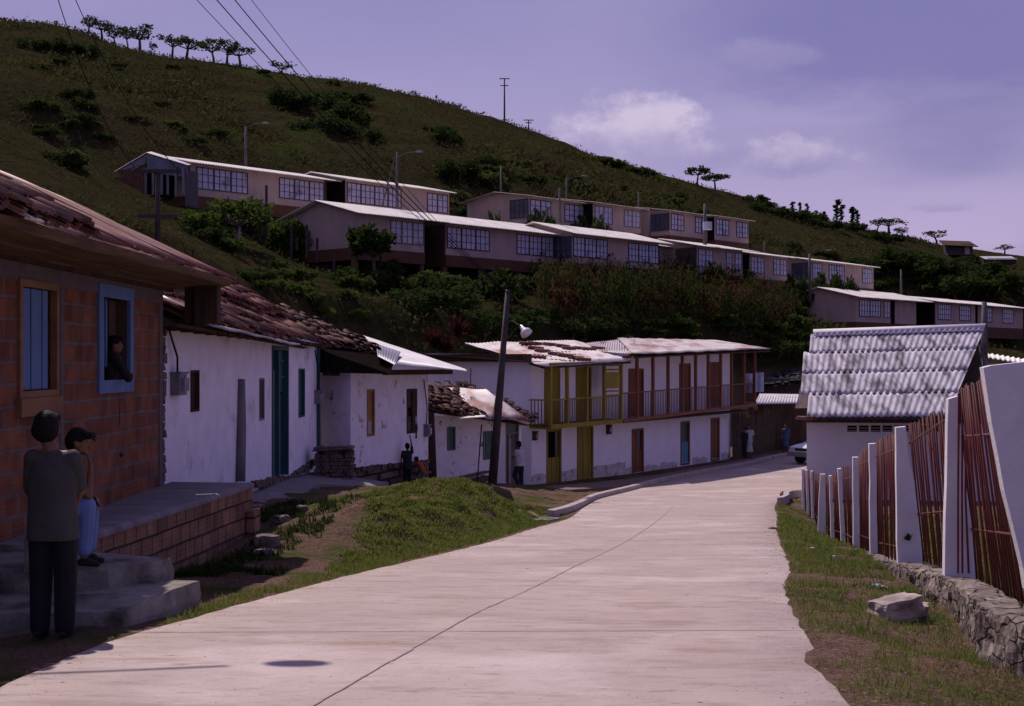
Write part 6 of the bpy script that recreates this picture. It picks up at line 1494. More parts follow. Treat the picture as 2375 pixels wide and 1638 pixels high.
ORD = 'first second third fourth fifth sixth seventh eighth ninth tenth eleventh twelfth thirteenth fourteenth fifteenth sixteenth seventeenth eighteenth nineteenth twentieth twenty-first twenty-second twenty-third twenty-fourth twenty-fifth twenty-sixth twenty-seventh'.split()
for (grp, where), lst in BLIST.items():
    for i, (u, k, o) in enumerate(sorted(lst, key=lambda t: t[0])): o['label'] = '%s bush, %s from left %s' % (KIND[k].split()[-2] + ' ' + KIND[k].split()[-1], ORD[i], where)
# trees near the terraces
t1 = make_tree('slender pale trunked tree with fresh leaves left of the plain terrace gable', leafC, 4.2, 1.9, .24, 620, 230, .09, 10, .6, .02, .45, bm=mat('pale_bark', (.32, .28, .26), (.2, .17, .16), 6))
x = XU(553, 70); place(t1, x, 70, 1, 0, z=ZV(590, 70)); t1.scale = (1.0, 1.0, (ZV(440, 70) - ZV(590, 70))/4.2)
t2 = make_tree('dark papaya like tree standing before the ochre framed terrace window', leafA, 4.0, 1.35, .26, 1100, 231, .1, 12, .8, .0, .38)
x = XU(866, 73.5); place(t2, x, 73.5, 1.0, 0, z=ZV(655, 73.5)); t2.scale = (.95, .95, (ZV(500, 73.5) - ZV(655, 73.5))/4.0)
for k, (u, v, Y_, s) in enumerate(((1008, 840, 50, .8), (1062, 815, 53, .8), (1035, 850, 50, .6))):
    rs_ = np.random.RandomState(300 + k); n = 90; an = rs_.rand(n)*6.28; e_ = rs_.uniform(.2, 1.3, n); Ls = s*rs_.uniform(.8, 1.5, n); c0 = np.tile(np.array([[0, 0, .5]]), (n, 1)); d_ = np.c_[np.cos(an)*np.cos(e_), np.sin(an)*np.cos(e_), np.sin(e_)]
    tip = c0 + d_*Ls[:, None] - np.c_[np.zeros(n), np.zeros(n), .25*Ls*np.cos(e_)]; sd_ = np.cross(d_, [[0, 0, 1]]); sd_ /= np.linalg.norm(sd_, axis=1)[:, None]; mid_ = c0 + d_*Ls[:, None]*.5
    V = np.stack([c0, mid_ - sd_*.05, tip, mid_ + sd_*.05], 1).reshape(-1, 3); rt = thing('red_leaved_plant', (0, 0, 0), ('spiky dark red plant behind the zinc roof end', 'spiky dark red plant left of the rusty yellow house roof', 'small red plant low between the two spiky ones')[k], 'plant'); npmesh('leaves', V, np.arange(4*n).reshape(n, 4), leafR, parent=rt)
    rt.location = (XU(u, Y_), Y_, ZV(v, Y_))
# drying corn on the bank
rs = np.random.RandomState(17); cs_ = []
poly = [(1200, 615), (1500, 630), (1640, 655), (1820, 685), (1870, 720), (1840, 775), (1280, 760)]
V_ = []; F_ = []; cnt = 0
def inpoly(u, v):
    ins = False; j = len(poly) - 1
    for i in range(len(poly)):
        if (poly[i][1] > v) != (poly[j][1] > v) and u < (poly[j][0] - poly[i][0])*(v - poly[i][1])/(poly[j][1] - poly[i][1]) + poly[i][0]: ins = not ins
        j = i
    return ins
tries = 0; spots = []
XX = rs.uniform(-2, 30, 9000); YY = rs.uniform(66, 118, 9000); ZZ = ground(XX, YY); ih = inhouse(XX, YY, .2)
for x, y, z, h_ in zip(XX, YY, ZZ, ih):
    if h_: continue
    u = CU + F*x/y; v = CV - F*z/y
    if inpoly(u, v): spots.append((x, y, z))
for x, y, z in spots[:1700]:
    h = rs.uniform(1.5, 2.5); lean = rs.normal(size=2)*.12
    tp_ = np.array([x + lean[0], y + lean[1], z + h]); b0 = np.array([x, y, z - .1]); an = rs.rand()*3.14; sd_ = np.array([math.cos(an), math.sin(an), 0])*.025
    k0 = len(V_); V_ += [b0 - sd_, b0 + sd_, tp_ + sd_*.5, tp_ - sd_*.5]; F_.append((k0, k0 + 1, k0 + 2, k0 + 3))
    for q in range(7):
        t = rs.uniform(.2, 1.0); c0 = b0 + (tp_ - b0)*t; a2 = rs.rand()*6.28; d_ = np.array([math.cos(a2), math.sin(a2), 0]); l_ = rs.uniform(.35, .7); sd2 = np.array([-d_[1], d_[0], 0])*.05
        m_ = c0 + d_*l_*.5 + np.array([0, 0, .12]); e_ = c0 + d_*l_ - np.array([0, 0, rs.uniform(.05, .4)]); k0 = len(V_)
        V_ += [c0, m_ - sd2, e_, m_ + sd2]; F_.append((k0, k0 + 1, k0 + 2, k0 + 3))
tag(npmesh('corn_field', np.array(V_), np.array(F_), corn_m), kind='stuff')
# grass: near banks and verges
def grass(name, region, n, hmin, hmax, wdt, m, seed, dens=None, patch=(.9, .0), zmax=None):
    rs = np.random.RandomState(seed); x0, x1, y0, y1 = region; X = rs.uniform(x0, x1, n); Y = y0 + (y1 - y0)*rs.rand(n)**1.35
    k = dens(X, Y, rs) if dens is not None else np.ones(n, bool)
    pn_ = np.array([mnoise.noise(Vector((x*patch[0], y*patch[0]*.8, seed))) + .5*mnoise.noise(Vector((x*3.1, y*3.1, seed))) for x, y in zip(X, Y)]) > patch[1]
    k &= pn_; X, Y = X[k], Y[k]; Z = ground(X, Y); n = len(X); h = rs.uniform(hmin, hmax, n)*(.6 + .8*rs.rand(n)); an = rs.rand(n)*6.28; w_ = wdt*np.clip(Y/12, .7, 2.2)
    dx = np.cos(an)*w_; dy = np.sin(an)*w_; lx_ = rs.normal(size=n)*h*.45; ly_ = rs.normal(size=n)*h*.45
    V = np.stack([np.c_[X - dx, Y - dy, Z - .01], np.c_[X + dx, Y + dy, Z - .01], np.c_[X + lx_, Y + ly_, Z + h]], 1).reshape(-1, 3)
    o = npmesh(name, V, np.arange(3*n).reshape(n, 3), m); tag(o, kind='stuff')
LG = mat('long_green_grass', (.09, .16, .03), (.06, .11, .02), 3); leafify(LG)
tuftn = lambda X, Y, s, f: np.array([mnoise.noise(Vector((x*f, y*f, s))) for x, y in zip(X, Y)])
grass('bank_grass', (-5.0, 1.2, 15.5, 34), 330000, .018, .05, .009, grass_m, 3, lambda X, Y, rs: (lx(Y) - X > .05 + .15*rs.rand(len(X))) & (lx(Y) - X < 3.1) & ~((X < -1.9 - .25*rs.rand(len(X))) & (Y < 21.5)) & ~((X < -3.1)), (.55, -.28))
grass('roadside_grass', (-3.4, -1.4, 8.6, 17), 40000, .02, .055, .006, grass_m, 4, lambda X, Y, rs: (lx(Y) - X > .0) & (lx(Y) - X < .12 + .35*rs.rand(len(X))**2) & ((Y > 11.2) | (X > -2.52)), (.8, -.35))
grass('verge_grass', (1.6, 8.0, 5.6, 37), 240000, .018, .06, .006, grass_m, 5, lambda X, Y, rs: (X - rx(Y) > -.06 + .12*rs.rand(len(X))) & (X < np.interp(Y, [7, 8.9, 12.1, 15.5, 18.9, 22.3, 37], [2.95, 3.05, 3.8, 4.3, 4.9, 5.6, 8.3])) & ((Y > 13.5) | (rs.rand(len(X)) < .6)), (.9, -.12))
grass('verge_tall_grass', (2.0, 5.6, 8.5, 22), 18000, .05, .11, .005, LG, 6, lambda X, Y, rs: (X > rx(Y) + .35) & (X < np.interp(Y, [7, 8.9, 12.1, 15.5, 18.9, 22.3], [2.95, 3.0, 3.72, 4.25, 4.85, 5.5])), (1.6, .18))
grass('verge_straw', (1.7, 5.0, 5.6, 20), 22000, .01, .03, .005, dry_m, 7, lambda X, Y, rs: (X > rx(Y) - .02) & (X < np.interp(Y, [7, 8.9, 12.1, 15.5, 18.9, 22.3], [2.95, 3.0, 3.72, 4.25, 4.85, 5.5])), (1.2, .05))
grass('yard_grass', (3.3, 14, 8, 36), 50000, .04, .12, .01, grass_m, 8, lambda X, Y, rs: (X > np.interp(Y, [7, 8.9, 12.1, 15.5, 18.9, 22.3, 37], [3.35, 3.4, 4.1, 4.7, 5.3, 5.9, 8.8])), (.5, -.35))
grass('ditch_weeds', (-4.4, -2.4, 14.5, 24), 12000, .04, .11, .008, leafA, 9, lambda X, Y, rs: (X > np.interp(Y, [11, 18.6, 18.7, 24], [-3.9, -3.3, -4.0, -3.8])) & (X < -2.5 + .0*Y), (1.0, -.05))

# grit, crumbs of soil and dry bits on the slab, mostly near its edges
rs = np.random.RandomState(77); n = 5200; Yg = 5.5 + rs.rand(n)**1.3*34; fr_ = rs.rand(n); side_ = rs.rand(n) < .55; off_ = np.abs(rs.normal(size=n))*.22; mid_ = rs.rand(n) < .16
Xg = np.where(side_, rx(Yg) - off_ + .06, lx(Yg) + off_ - .06); Xg = np.where(mid_, lx(Yg) + (rx(Yg) - lx(Yg))*fr_, Xg); sg = rs.uniform(.002, .008, n)*np.where(rs.rand(n) < .04, 2.0, 1)*np.clip(Yg/14, .8, 1.6)
zg_ = np.maximum(zr(Yg) + .012, 0*Yg + zr(Yg)); an = rs.rand(n)*6.28; e_ = rs.uniform(.6, 2.2, n); c_, s_ = np.cos(an), np.sin(an)
V = np.stack([np.c_[Xg + c_*sg*e_, Yg + s_*sg*e_, zg_], np.c_[Xg - s_*sg, Yg + c_*sg, zg_], np.c_[Xg - c_*sg*e_, Yg - s_*sg*e_, zg_], np.c_[Xg + s_*sg, Yg - c_*sg, zg_], np.c_[Xg + rs.normal(size=n)*sg*.4, Yg, zg_ + sg*.35]], 1).reshape(-1, 3)
b0 = np.arange(n)*5; Fq = np.concatenate([np.c_[b0 + i, b0 + (i + 1) % 4, b0 + 4] for i in range(4)]); tag(npmesh('road_grit', V, Fq, mat('soil_crumbs', (.17, .10, .075), (.09, .06, .048), 9, 1)), kind='stuff')
rs = np.random.RandomState(78); n = 2600; Yg = 5.8 + rs.rand(n)**1.2*20; Xg = rx(Yg) + .05 + rs.rand(n)*1.9; ok = Xg < np.interp(Yg, [7, 8.9, 12.1, 15.5, 18.9, 26], [2.9, 2.98, 3.7, 4.2, 4.8, 6.2]); Xg, Yg = Xg[ok], Yg[ok]; n = len(Xg); Zg = ground(Xg, Yg); sg = rs.uniform(.003, .011, n); an = rs.rand(n)*6.28; c_, s_ = np.cos(an), np.sin(an); e_ = rs.uniform(.7, 1.8, n)
V = np.stack([np.c_[Xg + c_*sg*e_, Yg + s_*sg*e_, Zg], np.c_[Xg - s_*sg, Yg + c_*sg, Zg], np.c_[Xg - c_*sg*e_, Yg - s_*sg*e_, Zg], np.c_[Xg + s_*sg, Yg - c_*sg, Zg], np.c_[Xg, Yg, Zg + sg*.8]], 1).reshape(-1, 3)
b0 = np.arange(n)*5; Fq = np.concatenate([np.c_[b0 + i, b0 + (i + 1) % 4, b0 + 4] for i in range(4)]); tag(npmesh('verge_pebbles', V, Fq, mat('grey_pebbles', (.18, .135, .12), (.10, .07, .06), 14, 1)), kind='stuff')
# ------------------------------------------------------------------ people
def flesh(name, prims, m, vox, parent, off, smooth=2):
    b = MB()
    for p_ in prims:
        if p_[0] == 'c': b.capsule(*p_[1:])
        elif p_[0] == 'r':      # stacked elliptical rings with soft folds
            n_ = 36; vs = []; rg_ = p_[1]
            for i, (z, cx_, cy_, rx_, ry_) in enumerate(rg_):
                for j in range(n_):
                    an = 6.2832*j/n_; k_ = 1 + p_[2]*(i/len(rg_))*(math.sin(an*5 + z*9) + .6*math.sin(an*9 - z*14)); vs.append((cx_ + rx_*math.cos(an)*k_, cy_ + ry_*math.sin(an)*k_, z))
            m_ = len(rg_); b.add(vs, [(i*n_ + j, (i + 1)*n_ + j, (i + 1)*n_ + (j + 1) % n_, i*n_ + (j + 1) % n_) for i in range(m_ - 1) for j in range(n_)] + [tuple(range(n_)), tuple((m_ - 1)*n_ + j for j in range(n_))[::-1]])
        else: b.ell(*p_[1:])
    me = bpy.data.meshes.new(name); me.from_pydata([tuple(v) for v in b.v], [], b.f); me.materials.append(m); me.update()
    o = bpy.data.objects.new(name, me); COL.objects.link(o); o.parent = parent
    r = o.modifiers.new('skin', 'REMESH'); r.mode = 'VOXEL'; r.voxel_size = vox; r.use_smooth_shade = True
    s = o.modifiers.new('soft', 'SMOOTH'); s.factor = .5; s.iterations = smooth
    return o
skin_m = mat('brown_skin', (.17, .078, .045), (.14, .062, .036), 9, .55, obj=True)
hair_m = mat('black_hair', (.006, .005, .006), (.011, .009, .009), 30, .7, obj=True, spec=.12, bump=.5, bscale=60)
def cloth(name, c): return mat(name, c, tuple(x*.78 for x in c), 5, .9, .4, 14, obj=True, bdist=.015)
def person(label, loc, H, face, J, cols, vox=.02, hs=1.0, hair='short', sleeve=.55, hem=.46, skirt=None, trous_len=1.0, hands=False, shirt_loose=1.0, group=None, head_turn=(0, 0), hidden_legs=False, base_off=(0, 0, 0)):
    """J: joints in units of H (x right, y forward, z up)"""
    D = dict(hip=(0, 0, .52), chest=(0, 0, .74), neck=(0, .005, .84), head=(0, .015, .925), sl=(-.105, 0, .80), sr=(.105, 0, .80), el=(-.135, -.01, .63), er=(.135, -.01, .63), wl=(-.14, .03, .48), wr=(.14, .03, .48),
             hl=(-.05, 0, .51), hr=(.05, 0, .51), kl=(-.055, .01, .28), kr=(.055, .01, .28), al=(-.055, -.005, .045), ar=(.055, -.005, .045))
    D.update(J); D = {k: Vector(v)*H for k, v in D.items()}
    rt = thing('person', loc, label, 'person', group); rt.rotation_euler = (0, 0, face); h = H
    hd = D['head']; ht = math.radians(head_turn[0]); tilt = math.radians(head_turn[1])
    def hp(x, y, z):    # head local -> person local
        v = Vector((x, y, z))*h*hs; v = Vector((v.x, v.y*math.cos(tilt) + v.z*math.sin(tilt), v.z*math.cos(tilt) - v.y*math.sin(tilt)))
        return hd + Vector((v.x*math.cos(ht) + v.y*math.sin(ht), -v.x*math.sin(ht) + v.y*math.cos(ht), v.z))
    hr_ = h*hs; P_ = []
    P_.append(('e', hp(0, 0, .008), .046*hr_, .054*hr_, .062*hr_, 12, 9)); P_.append(('e', hp(0, .018, -.03), .034*hr_, .036*hr_, .036*hr_, 10, 7))
    P_.append(('e', hp(0, .060, -.012), .008*hr_, .012*hr_, .014*hr_, 8, 6)); P_.append(('e', hp(0, .052, -.040), .015*hr_, .008*hr_, .006*hr_, 8, 5))
    P_.append(('e', hp(0, .045, .012), .032*hr_, .010*hr_, .007*hr_, 8, 5))
    for s in (-1, 1): P_.append(('e', hp(s*.047, -.002, -.005), .008*hr_, .012*hr_, .018*hr_, 8, 6))
    P_.append(('c', D['neck'] - Vector((0, 0, .03*h)), hp(0, -.006, -.03), .033*h, .029*h))
    P_.append(('c', D['hip'], D['chest'], .055*h, .055*h)); P_.append(('c', D['sl'], D['sr'], .034*h, .034*h)); P_.append(('c', D['chest'], D['neck'] - Vector((0, 0, .04*h)), .050*h, .034*h))
    for s in 'lr':
        P_.append(('c', D['s' + s], D['e' + s], .030*h, .023*h)); P_.append(('c', D['e' + s], D['w' + s], .023*h, .015*h))
        dv = (D['w' + s] - D['e' + s]).normalized(); side = dv.cross(Vector((0, 1, 0)) if abs(dv.y) < .8 else Vector((0, 0, 1))).normalized()
        fc = D.get('f' + s); 
        if fc is not None: fd = (fc - D['w' + s]).normalized()
        else: fd = (dv + Vector((0, .25, 0))).normalized()
        side = fd.cross(Vector((0, 1, 0)) if abs(fd.y) < .8 else Vector((0, 0, 1))).normalized(); pn_ = side.cross(fd).normalized()
        w0 = D['w' + s]; pc = w0 + fd*.028*h
        for q in (-1, 0, 1): P_.append(('c', w0 + side*q*.008*h, pc + fd*.018*h + side*q*.015*h, .011*h, .010*h))
        if hands:
            for q, l_ in ((-1.5, .036), (-.5, .044), (.5, .041), (1.5, .032)):
                a_ = pc + fd*.022*h + side*q*.0105*h; b_ = a_ + fd*l_*.5*h - pn_*.004*h; c_ = b_ + fd*l_*.45*h - pn_*.013*h
                P_.append(('c', a_, b_, .0058*h, .0054*h, 7)); P_.append(('c', b_, c_, .0054*h, .0046*h, 7))
            a_ = w0 + fd*.012*h + side*.016*h; b_ = a_ + fd*.022*h + side*.016*h - pn_*.006*h; P_.append(('c', a_, b_, .0068*h, .0062*h, 7)); P_.append(('c', b_, b_ + fd*.02*h, .006*h, .005*h, 7))
        P_.append(('c', D['h' + s], D['k' + s], .05*h, .034*h)); P_.append(('c', D['k' + s], D['a' + s], .034*h, .02*h))
    flesh('body', P_, skin_m, vox, rt, None)
    # hair
    Hq = [('e', hp(0, -.010, .022), .052*hr_, .058*hr_, .058*hr_, 12, 9)]
    if hair == 'short': Hq += [('e', hp(0, -.030, -.008), .048*hr_, .036*hr_, .048*hr_, 10, 7), ('e', hp(0, .038, .050), .036*hr_, .022*hr_, .020*hr_, 8, 6)]
    if hair == 'bowl': Hq += [('e', hp(0, -.022, -.002), .058*hr_, .048*hr_, .052*hr_, 12, 8), ('e', hp(0, .02, .045), .05*hr_, .036*hr_, .026*hr_, 8, 6)]
    if hair == 'messy':
        Hq += [('e', hp(0, -.028, -.0), .054*hr_, .046*hr_, .055*hr_, 10, 7), ('e', hp(.0, .045, .048), .04*hr_, .026*hr_, .02*hr_, 8, 6)]
        for q in range(9): an = q*.7; Hq.append(('c', hp(.04*math.cos(an), .03 + .03*math.sin(an), .055), hp(.052*math.cos(an), .050 + .032*math.sin(an), .045 + .02*math.sin(q*2.1)), .010*hr_, .004*hr_, 6))
    if hair == 'long': Hq += [('c', hp(0, -.035, .01), hp(0, -.045, -.09), .042*hr_, .03*hr_)]
    flesh('hair', Hq, hair_m, vox*.8, rt, None, 1)
    # shirt
    lo = shirt_loose; hipz = D['hip']; hv = (D['hip'] - D['chest']).normalized()
    S_ = [('c', D['chest'] + Vector((0, -.004*h, .0)), D['hip'] + hv*(.52 - hem)*h, .086*h*lo, .084*h*lo), ('c', D['chest'] - Vector((.038*h, 0, 0)), D['hip'] - Vector((.034*h, 0, 0)) + hv*(.52 - hem)*h, .064*h*lo, .072*h*lo), ('c', D['chest'] + Vector((.038*h, 0, 0)), D['hip'] + Vector((.034*h, 0, 0)) + hv*(.52 - hem)*h, .064*h*lo, .072*h*lo),
          ('c', D['sl'] - Vector((0, 0, .008*h)), D['sr'] - Vector((0, 0, .008*h)), .041*h, .041*h), ('c', D['chest'], D['neck'] - Vector((0, 0, .045*h)), .07*h, .05*h)]
    if abs(D['hip'].y - D['chest'].y) < .02*h:
        zs_ = [.80, .77, .72, .64, .56, .50, hem + .02, hem]; zt_, zb_ = D['sl'].z/h, hem
        S_ = [('r', [(z*h + (D['chest'].z - .74*h), D['chest'].x, D['chest'].y, rx_*h*lo, ry_*h*lo) for z, rx_, ry_ in zip(zs_, (.078, .100, .108, .106, .108, .112, .116, .115), (.045, .062, .072, .072, .074, .078, .082, .082))], .035)] + S_[-2:]
    for s in 'lr':
        e = D['s' + s].lerp(D['e' + s], min(1, sleeve)); S_.append(('c', D['s' + s], e, .040*h, .036*h*lo))
        if sleeve > 1: S_.append(('c', D['e' + s], D['e' + s].lerp(D['w' + s], sleeve - 1), .033*h, .024*h))
    flesh('shirt', S_, cols['shirt'], vox, rt, None)
    if skirt:
        b = MB(); n_ = 18; vs = []; fs = []
        for i, t in enumerate((0, .3, .65, 1)):
            z = D['hip'].z + .05*h - t*(D['hip'].z + .05*h - skirt*h)
            for j in range(n_): an = 6.283*j/n_; rr = (.075 + .055*t)*h*(1 + .07*math.sin(an*5)*t); vs.append((D['hip'].x + rr*math.cos(an), D['hip'].y + rr*.85*math.sin(an), z))
        fs = [(i*n_ + j, i*n_ + (j + 1) % n_, (i + 1)*n_ + (j + 1) % n_, (i + 1)*n_ + j) for i in range(3) for j in range(n_)]; b.add(vs, fs)
        me = b.build('skirt', cols['trousers'], None, True); me.parent = rt
    else:
        T_ = [('c', D['hl'] + Vector((0, 0, .02*h)), D['hr'] + Vector((0, 0, .02*h)), .054*h, .054*h)]
        for s in 'lr':
            T_.append(('c', D['h' + s], D['k' + s], .058*h, .050*h)); T_.append(('c', D['k' + s], D['k' + s].lerp(D['a' + s], trous_len*.95), .050*h, .043*h))
        flesh('trousers', T_, cols['trousers'], vox, rt, None)
    Q_ = []
    for s in 'lr':
        a_ = D['a' + s]; fdir = (D.get('t' + s) - a_).normalized() if D.get('t' + s) is not None else Vector((0, 1, -.18)).normalized()
        Q_ += [('c', a_ + Vector((0, 0, -.016*h)) - fdir*.02*h, a_ + fdir*.075*h + Vector((0, 0, -.012*h)), .022*h, .019*h), ('c', a_, a_ + fdir*.03*h, .024*h, .022*h)]
    flesh('shoes', Q_, cols.get('shoes', cloth('dark_shoe', (.02, .017, .018))), vox, rt, None)
    return rt
sh_olive = cloth('faded_olive_shirt', (.055, .052, .050)); tr_dark = cloth('near_black_trousers', (.010, .009, .013)); jeans = cloth('blue_denim', (.14, .20, .42)); jeans_d = cloth('dim_blue_denim', (.07, .12, .25))
navy = cloth('navy_cloth', (.02, .022, .035)); orange_c = cloth('orange_shirt', (.42, .10, .03)); white_c = cloth('white_shirt', (.46, .44, .52)); blue_c = cloth('blue_dress_cloth', (.05, .09, .20)); pale_c = cloth('pale_print_skirt', (.36, .38, .42))
# boy seen from behind
x1 = XU(122, 9.3)
person('boy with bowl cut black hair and loose faded olive shirt seen from behind', (x1, 9.3, g(x1, 9.3) - .0), 1.53, -.05,
       dict(sl=(-.088, 0, .80), sr=(.088, 0, .80), el=(-.108, .03, .64), er=(.105, .05, .655), wl=(-.07, .13, .55), wr=(.04, .15, .57), head=(-.028, .01, .925)), dict(shirt=sh_olive, trousers=tr_dark), .0065, 1.08, 'bowl', .85, .44, shirt_loose=1.0, hands=True)
# seated boy, facing right with his chin in his hand
bx0 = XU(163, 10.75)
S2 = 1.32
person('seated boy in dark shirt and blue jeans with his chin resting in his hand', (bx0 - .02, 10.72, -1.602), S2, math.radians(-78),
       dict(hip=(0, -.10, .30), chest=(0, .00, .49), neck=(0, .035, .60), head=(0, .068, .735), sl=(-.10, .01, .565), sr=(.10, .01, .565),
            hl=(-.05, -.09, .295), hr=(.05, -.09, .295), kl=(-.07, .135, .365), kr=(.07, .125, .37), al=(-.07, .12, .05), ar=(.07, .105, .05),
            er=(.085, .135, .42), wr=(.045, .142, .60), fr=(.03, .125, .66), el=(-.13, .06, .42), wl=(-.03, .16, .40), fl=(.0, .20, .345)),
       dict(shirt=cloth('dark_shirt', (.03, .028, .035)), trousers=jeans), .006, 1.12, 'messy', .5, .50, trous_len=.86, hands=True, head_turn=(8, 14))
b = MB(); b.cbox((bx0 - .13, 10.62, -1.47), .30, .34, .26, .2, .006); o = b.build('low_block', conc); tag(o, 'low rough concrete block under the seated boy', 'block')
# person at the blue window
wv = BH.p(w1[0] + .98, w1[2] + .12, -.12)
person('dark haired person leaning on the sill of the blue framed window', (wv.x, wv.y - .05, w1[2] + .15 - .92), 1.5, math.radians(-62),
       dict(head=(0, .03, .885), neck=(0, .0, .80), chest=(0, -.02, .70), el=(-.10, .09, .60), er=(.12, .11, .625), wl=(-.04, .14, .63), wr=(.09, .06, .75), fr=(.06, .05, .80)), dict(shirt=cloth('black_shirt', (.02, .017, .02)), trousers=tr_dark), .012, 1.0, 'short', 1.0, .46, hands=False, head_turn=(10, 5))
# children beneath the house window
y3 = 36.0; x3 = XU(945, y3); z3 = g(x3, y3)
person('small child in dark clothes stretching an arm up to the open window', (x3, y3, max(z3, ZV(1130, y3))), 1.14, .2, dict(er=(.10, .05, .98), wr=(.07, .08, 1.13), fr=(.06, .09, 1.2), el=(-.14, .02, .63)), dict(shirt=navy, trousers=tr_dark), .013, 1.1, 'short', .6, .40)
y4 = 37.3; x4 = XU(983, y4)
person('small child in orange shirt and blue jeans bending towards its playmate', (x4, y4 - .2, max(g(x4, y4), ZV(1130, y4))), .95, 1.25, dict(chest=(0, .10, .66), neck=(0, .17, .72), head=(0, .22, .79), sl=(-.1, .13, .70), sr=(.1, .13, .70), el=(-.10, .24, .62), er=(.1, .24, .62), wl=(-.05, .36, .62), wr=(.05, .36, .63), hip=(0, 0, .46), hl=(-.05, 0, .45), hr=(.05, 0, .45)), dict(shirt=orange_c, trousers=jeans_d), .012, 1.15, 'short', .6, .46)
wq = W2.px(950, 985, -.18)
person('person in white reaching down from the dark window of the zinc roofed house', (wq.x, wq.y, wq.z - 1.02), 1.5, math.pi*.92, dict(er=(.13, .10, .62), wr=(.08, .16, .52), head=(.0, .04, .91)), dict(shirt=white_c, trousers=tr_dark), .018)
# person leaning by the cottage door
y5 = 45.5; x5 = XU(1205, y5)
person('person in white shirt leaning by the cottage door, hand at the face', (x5, y5, ZV(1137, y5)), 1.62, .75, dict(er=(.12, .09, .72), wr=(.05, .10, .86), fr=(.03, .09, .9), el=(-.12, .06, .66), wl=(-.03, .12, .76), kl=(-.06, .09, .29), al=(-.05, -.05, .10), head=(0, .03, .925)), dict(shirt=white_c, trousers=navy), .02, 1.0, 'short', .5, .49)
# far figures
y6 = 64.6
for (u, vb, H_, fc, lb, sh_, tr_, sk, hr__) in ((1727, 1063, 1.45, 2.2, 'dark dressed figure standing left of the woman in white', navy, navy, None, 'short'),
                                         (1737, 1064, 1.62, 2.6, 'woman in white blouse and pale skirt at the far end of the footway', white_c, pale_c, .2, 'long')):
    person(lb, (XU(u, y6), y6, ZV(vb, y6)), H_, fc, {}, dict(shirt=sh_, trousers=tr_), .025, 1.0, hr__, .6, skirt=sk)
person('distant figure in a blue dress before the cane fence', (XU(1822, 72), 72, float(zr(72)) + .0), 1.5, 2.6, {}, dict(shirt=blue_c, trousers=blue_c), .028, 1.0, 'long', .6, skirt=.22)

# ------------------------------------------------------------------ car
car_paint = mat('white_car_paint', (.62, .60, .64), rough=.3, spec=.6); car_dark = mat('black_plastic', (.02, .02, .022), rough=.5); glass_m = mat('car_glass', (.06, .06, .09), rough=.08, spec=.8)
cx = thing('white_car', (0, 0, 0), 'small white car half hidden behind the corner of the grey roofed white house', 'car')
prof = [(-2.0, .38), (-2.02, .62), (-1.96, .78), (-1.55, .86), (-.95, .93), (-.45, 1.34), (-.25, 1.40), (.75, 1.40), (1.0, 1.36), (1.6, .96), (1.95, .88), (2.0, .6), (1.98, .38)]
def loft(b, pr, ws):
    m = len(pr); vs = []
    for s, ins in ws:
        for x, z in pr: vs.append((x*(1 - ins*.03), s, z - (ins*.03 if z > 1 else 0)))
    k = len(ws); fs = [(i*m + j, i*m + (j + 1) % m, (i + 1)*m + (j + 1) % m, (i + 1)*m + j) for i in range(k - 1) for j in range(m)]
    fs += [tuple(range(m))[::-1], tuple((k - 1)*m + j for j in range(m))]; b.add(vs, fs)
b = MB(); vs = []; m_ = len(prof); WS = [(-.80, 1), (-.76, .3), (-.4, 0), (.4, 0), (.76, .3), (.80, 1)]
for sy_, ins in WS:
    for x, z in prof:
        y_ = sy_*(1 - (.22*(z - .93)/.47 if z > .93 else 0)); vs.append((x*(1 - .015*ins), y_, z))
fs = [(i*m_ + j, i*m_ + (j + 1) % m_, (i + 1)*m_ + (j + 1) % m_, (i + 1)*m_ + j) for i in range(5) for j in range(m_)] + [tuple(range(m_))[::-1], tuple(5*m_ + j for j in range(m_))]
b.add(vs, fs); body = b.build('body', car_paint, cx); mo = body.modifiers.new('bv', 'BEVEL'); mo.width = .03; mo.segments = 2
b = MB(); b.add([(-.97, -.68, .95), (-.97, .68, .95), (-.50, .60, 1.32), (-.50, -.60, 1.32)], ((0, 1, 2, 3),)); b.v = [(x - .02, y, z + .012) for x, y, z in b.v]; b.build('windscreen', glass_m, cx)
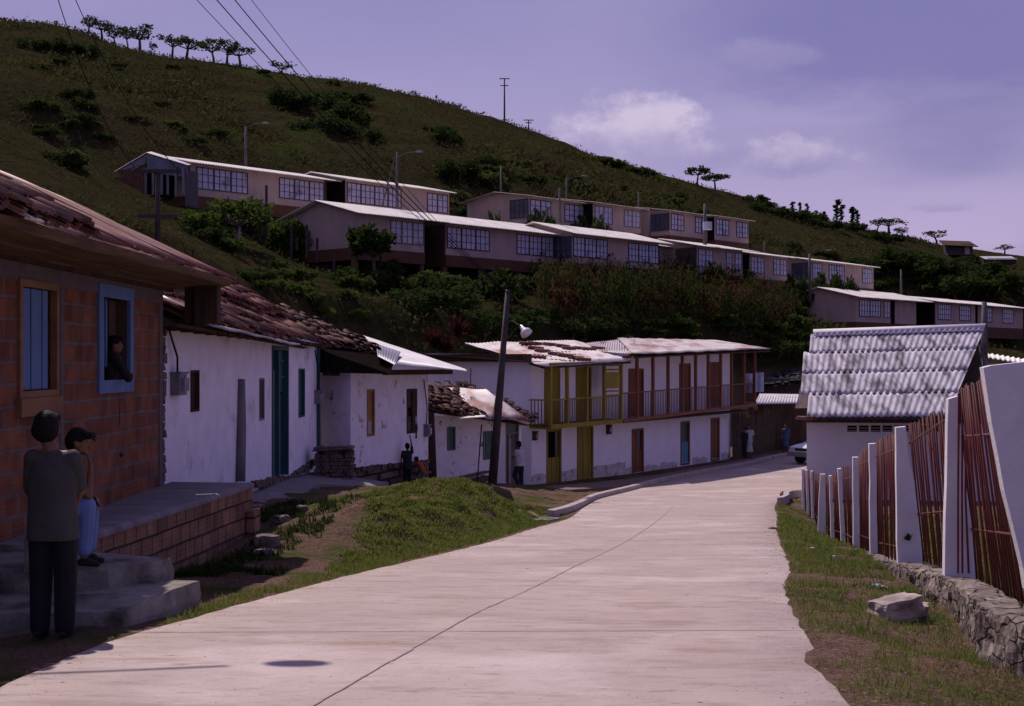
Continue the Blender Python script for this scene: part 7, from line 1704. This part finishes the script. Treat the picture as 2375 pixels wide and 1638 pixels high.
for s in (-1, 1):
    b = MB(); b.add([(-.85, s*.80, .97), (1.3, s*.80, .97), (.95, s*.675, 1.32), (-.42, s*.675, 1.32)], ((0, 1, 2, 3),)); b.v = [(x, y + s*.004, z) for x, y, z in b.v]; b.build('side_window', glass_m, cx)
    b = MB(); b.cbox((-1.985, s*.58, .68), .06, .3, .15); b.build('headlight', mat('headlight_glass', (.5, .5, .5), rough=.1), cx)
    for xx in (-1.25, 1.3):
        b = MB(); b.tube([(xx, s*.62, .31), (xx, s*.82, .31)], .31, 18); wl_ = b.build('wheel', car_dark, cx, True); b = MB(); b.tube([(xx, s*.80, .31), (xx, s*.83, .31)], .18, 14); b.build('rim', mat('dull_rim', (.3, .3, .32), rough=.4), wl_)
b = MB(); b.cbox((-2.03, 0, .46), .12, 1.62, .2); b.build('bumper', mat('grey_bumper', (.2, .2, .21), rough=.5), cx)
b = MB(); b.cbox((-2.0, 0, .68), .04, .8, .12); b.build('grille', car_dark, cx)
cx.location = (14.75, 63.9, float(zr(64)) + .02); cx.rotation_euler = (0, 0, math.radians(38))
# tiny houses on the far right ridge
fh = thing('far_hut', P(2225, 585, 255), 'tiny pale walled hut among the trees on the far right ridge', 'hut')
b = MB(); q = P(2200, 592, 255); b.box(q, (4.5, 0, 0), (0, 3, 0), (0, 0, 2.0)); b.build('wall', mat('dim_grey_board', (.1, .1, .1)), fh)
b = MB(); q = P(2238, 590, 254.8); b.box(q, (.9, 0, 0), (0, .1, 0), (0, 0, 1.6)); b.build('door', pinkwall, fh)
b = MB(); q = P(2190, 568, 254); slab(b, q, q + Vector((6.3, 0, -.3)), q + Vector((6, 4, 1)), q + Vector((.2, 4, 1.2)), .12); b.build('roof', wood_d, fh)
fh = thing('far_pale_roof', P(2310, 600, 240), 'far low hut with a bright roof at the right edge of the hill', 'hut')
b = MB(); q = P(2290, 612, 240); b.box(q, (5, 0, 0), (0, 3, 0), (0, 0, 1.0)); b.build('wall', wood_d, fh)
b = MB(); q = P(2286, 601, 239.5); slab(b, q, q + Vector((5.5, 0, .0)), q + Vector((5.5, 3, .7)), q + Vector((0, 3, .7)), .08); b.build('roof', zinc, fh)
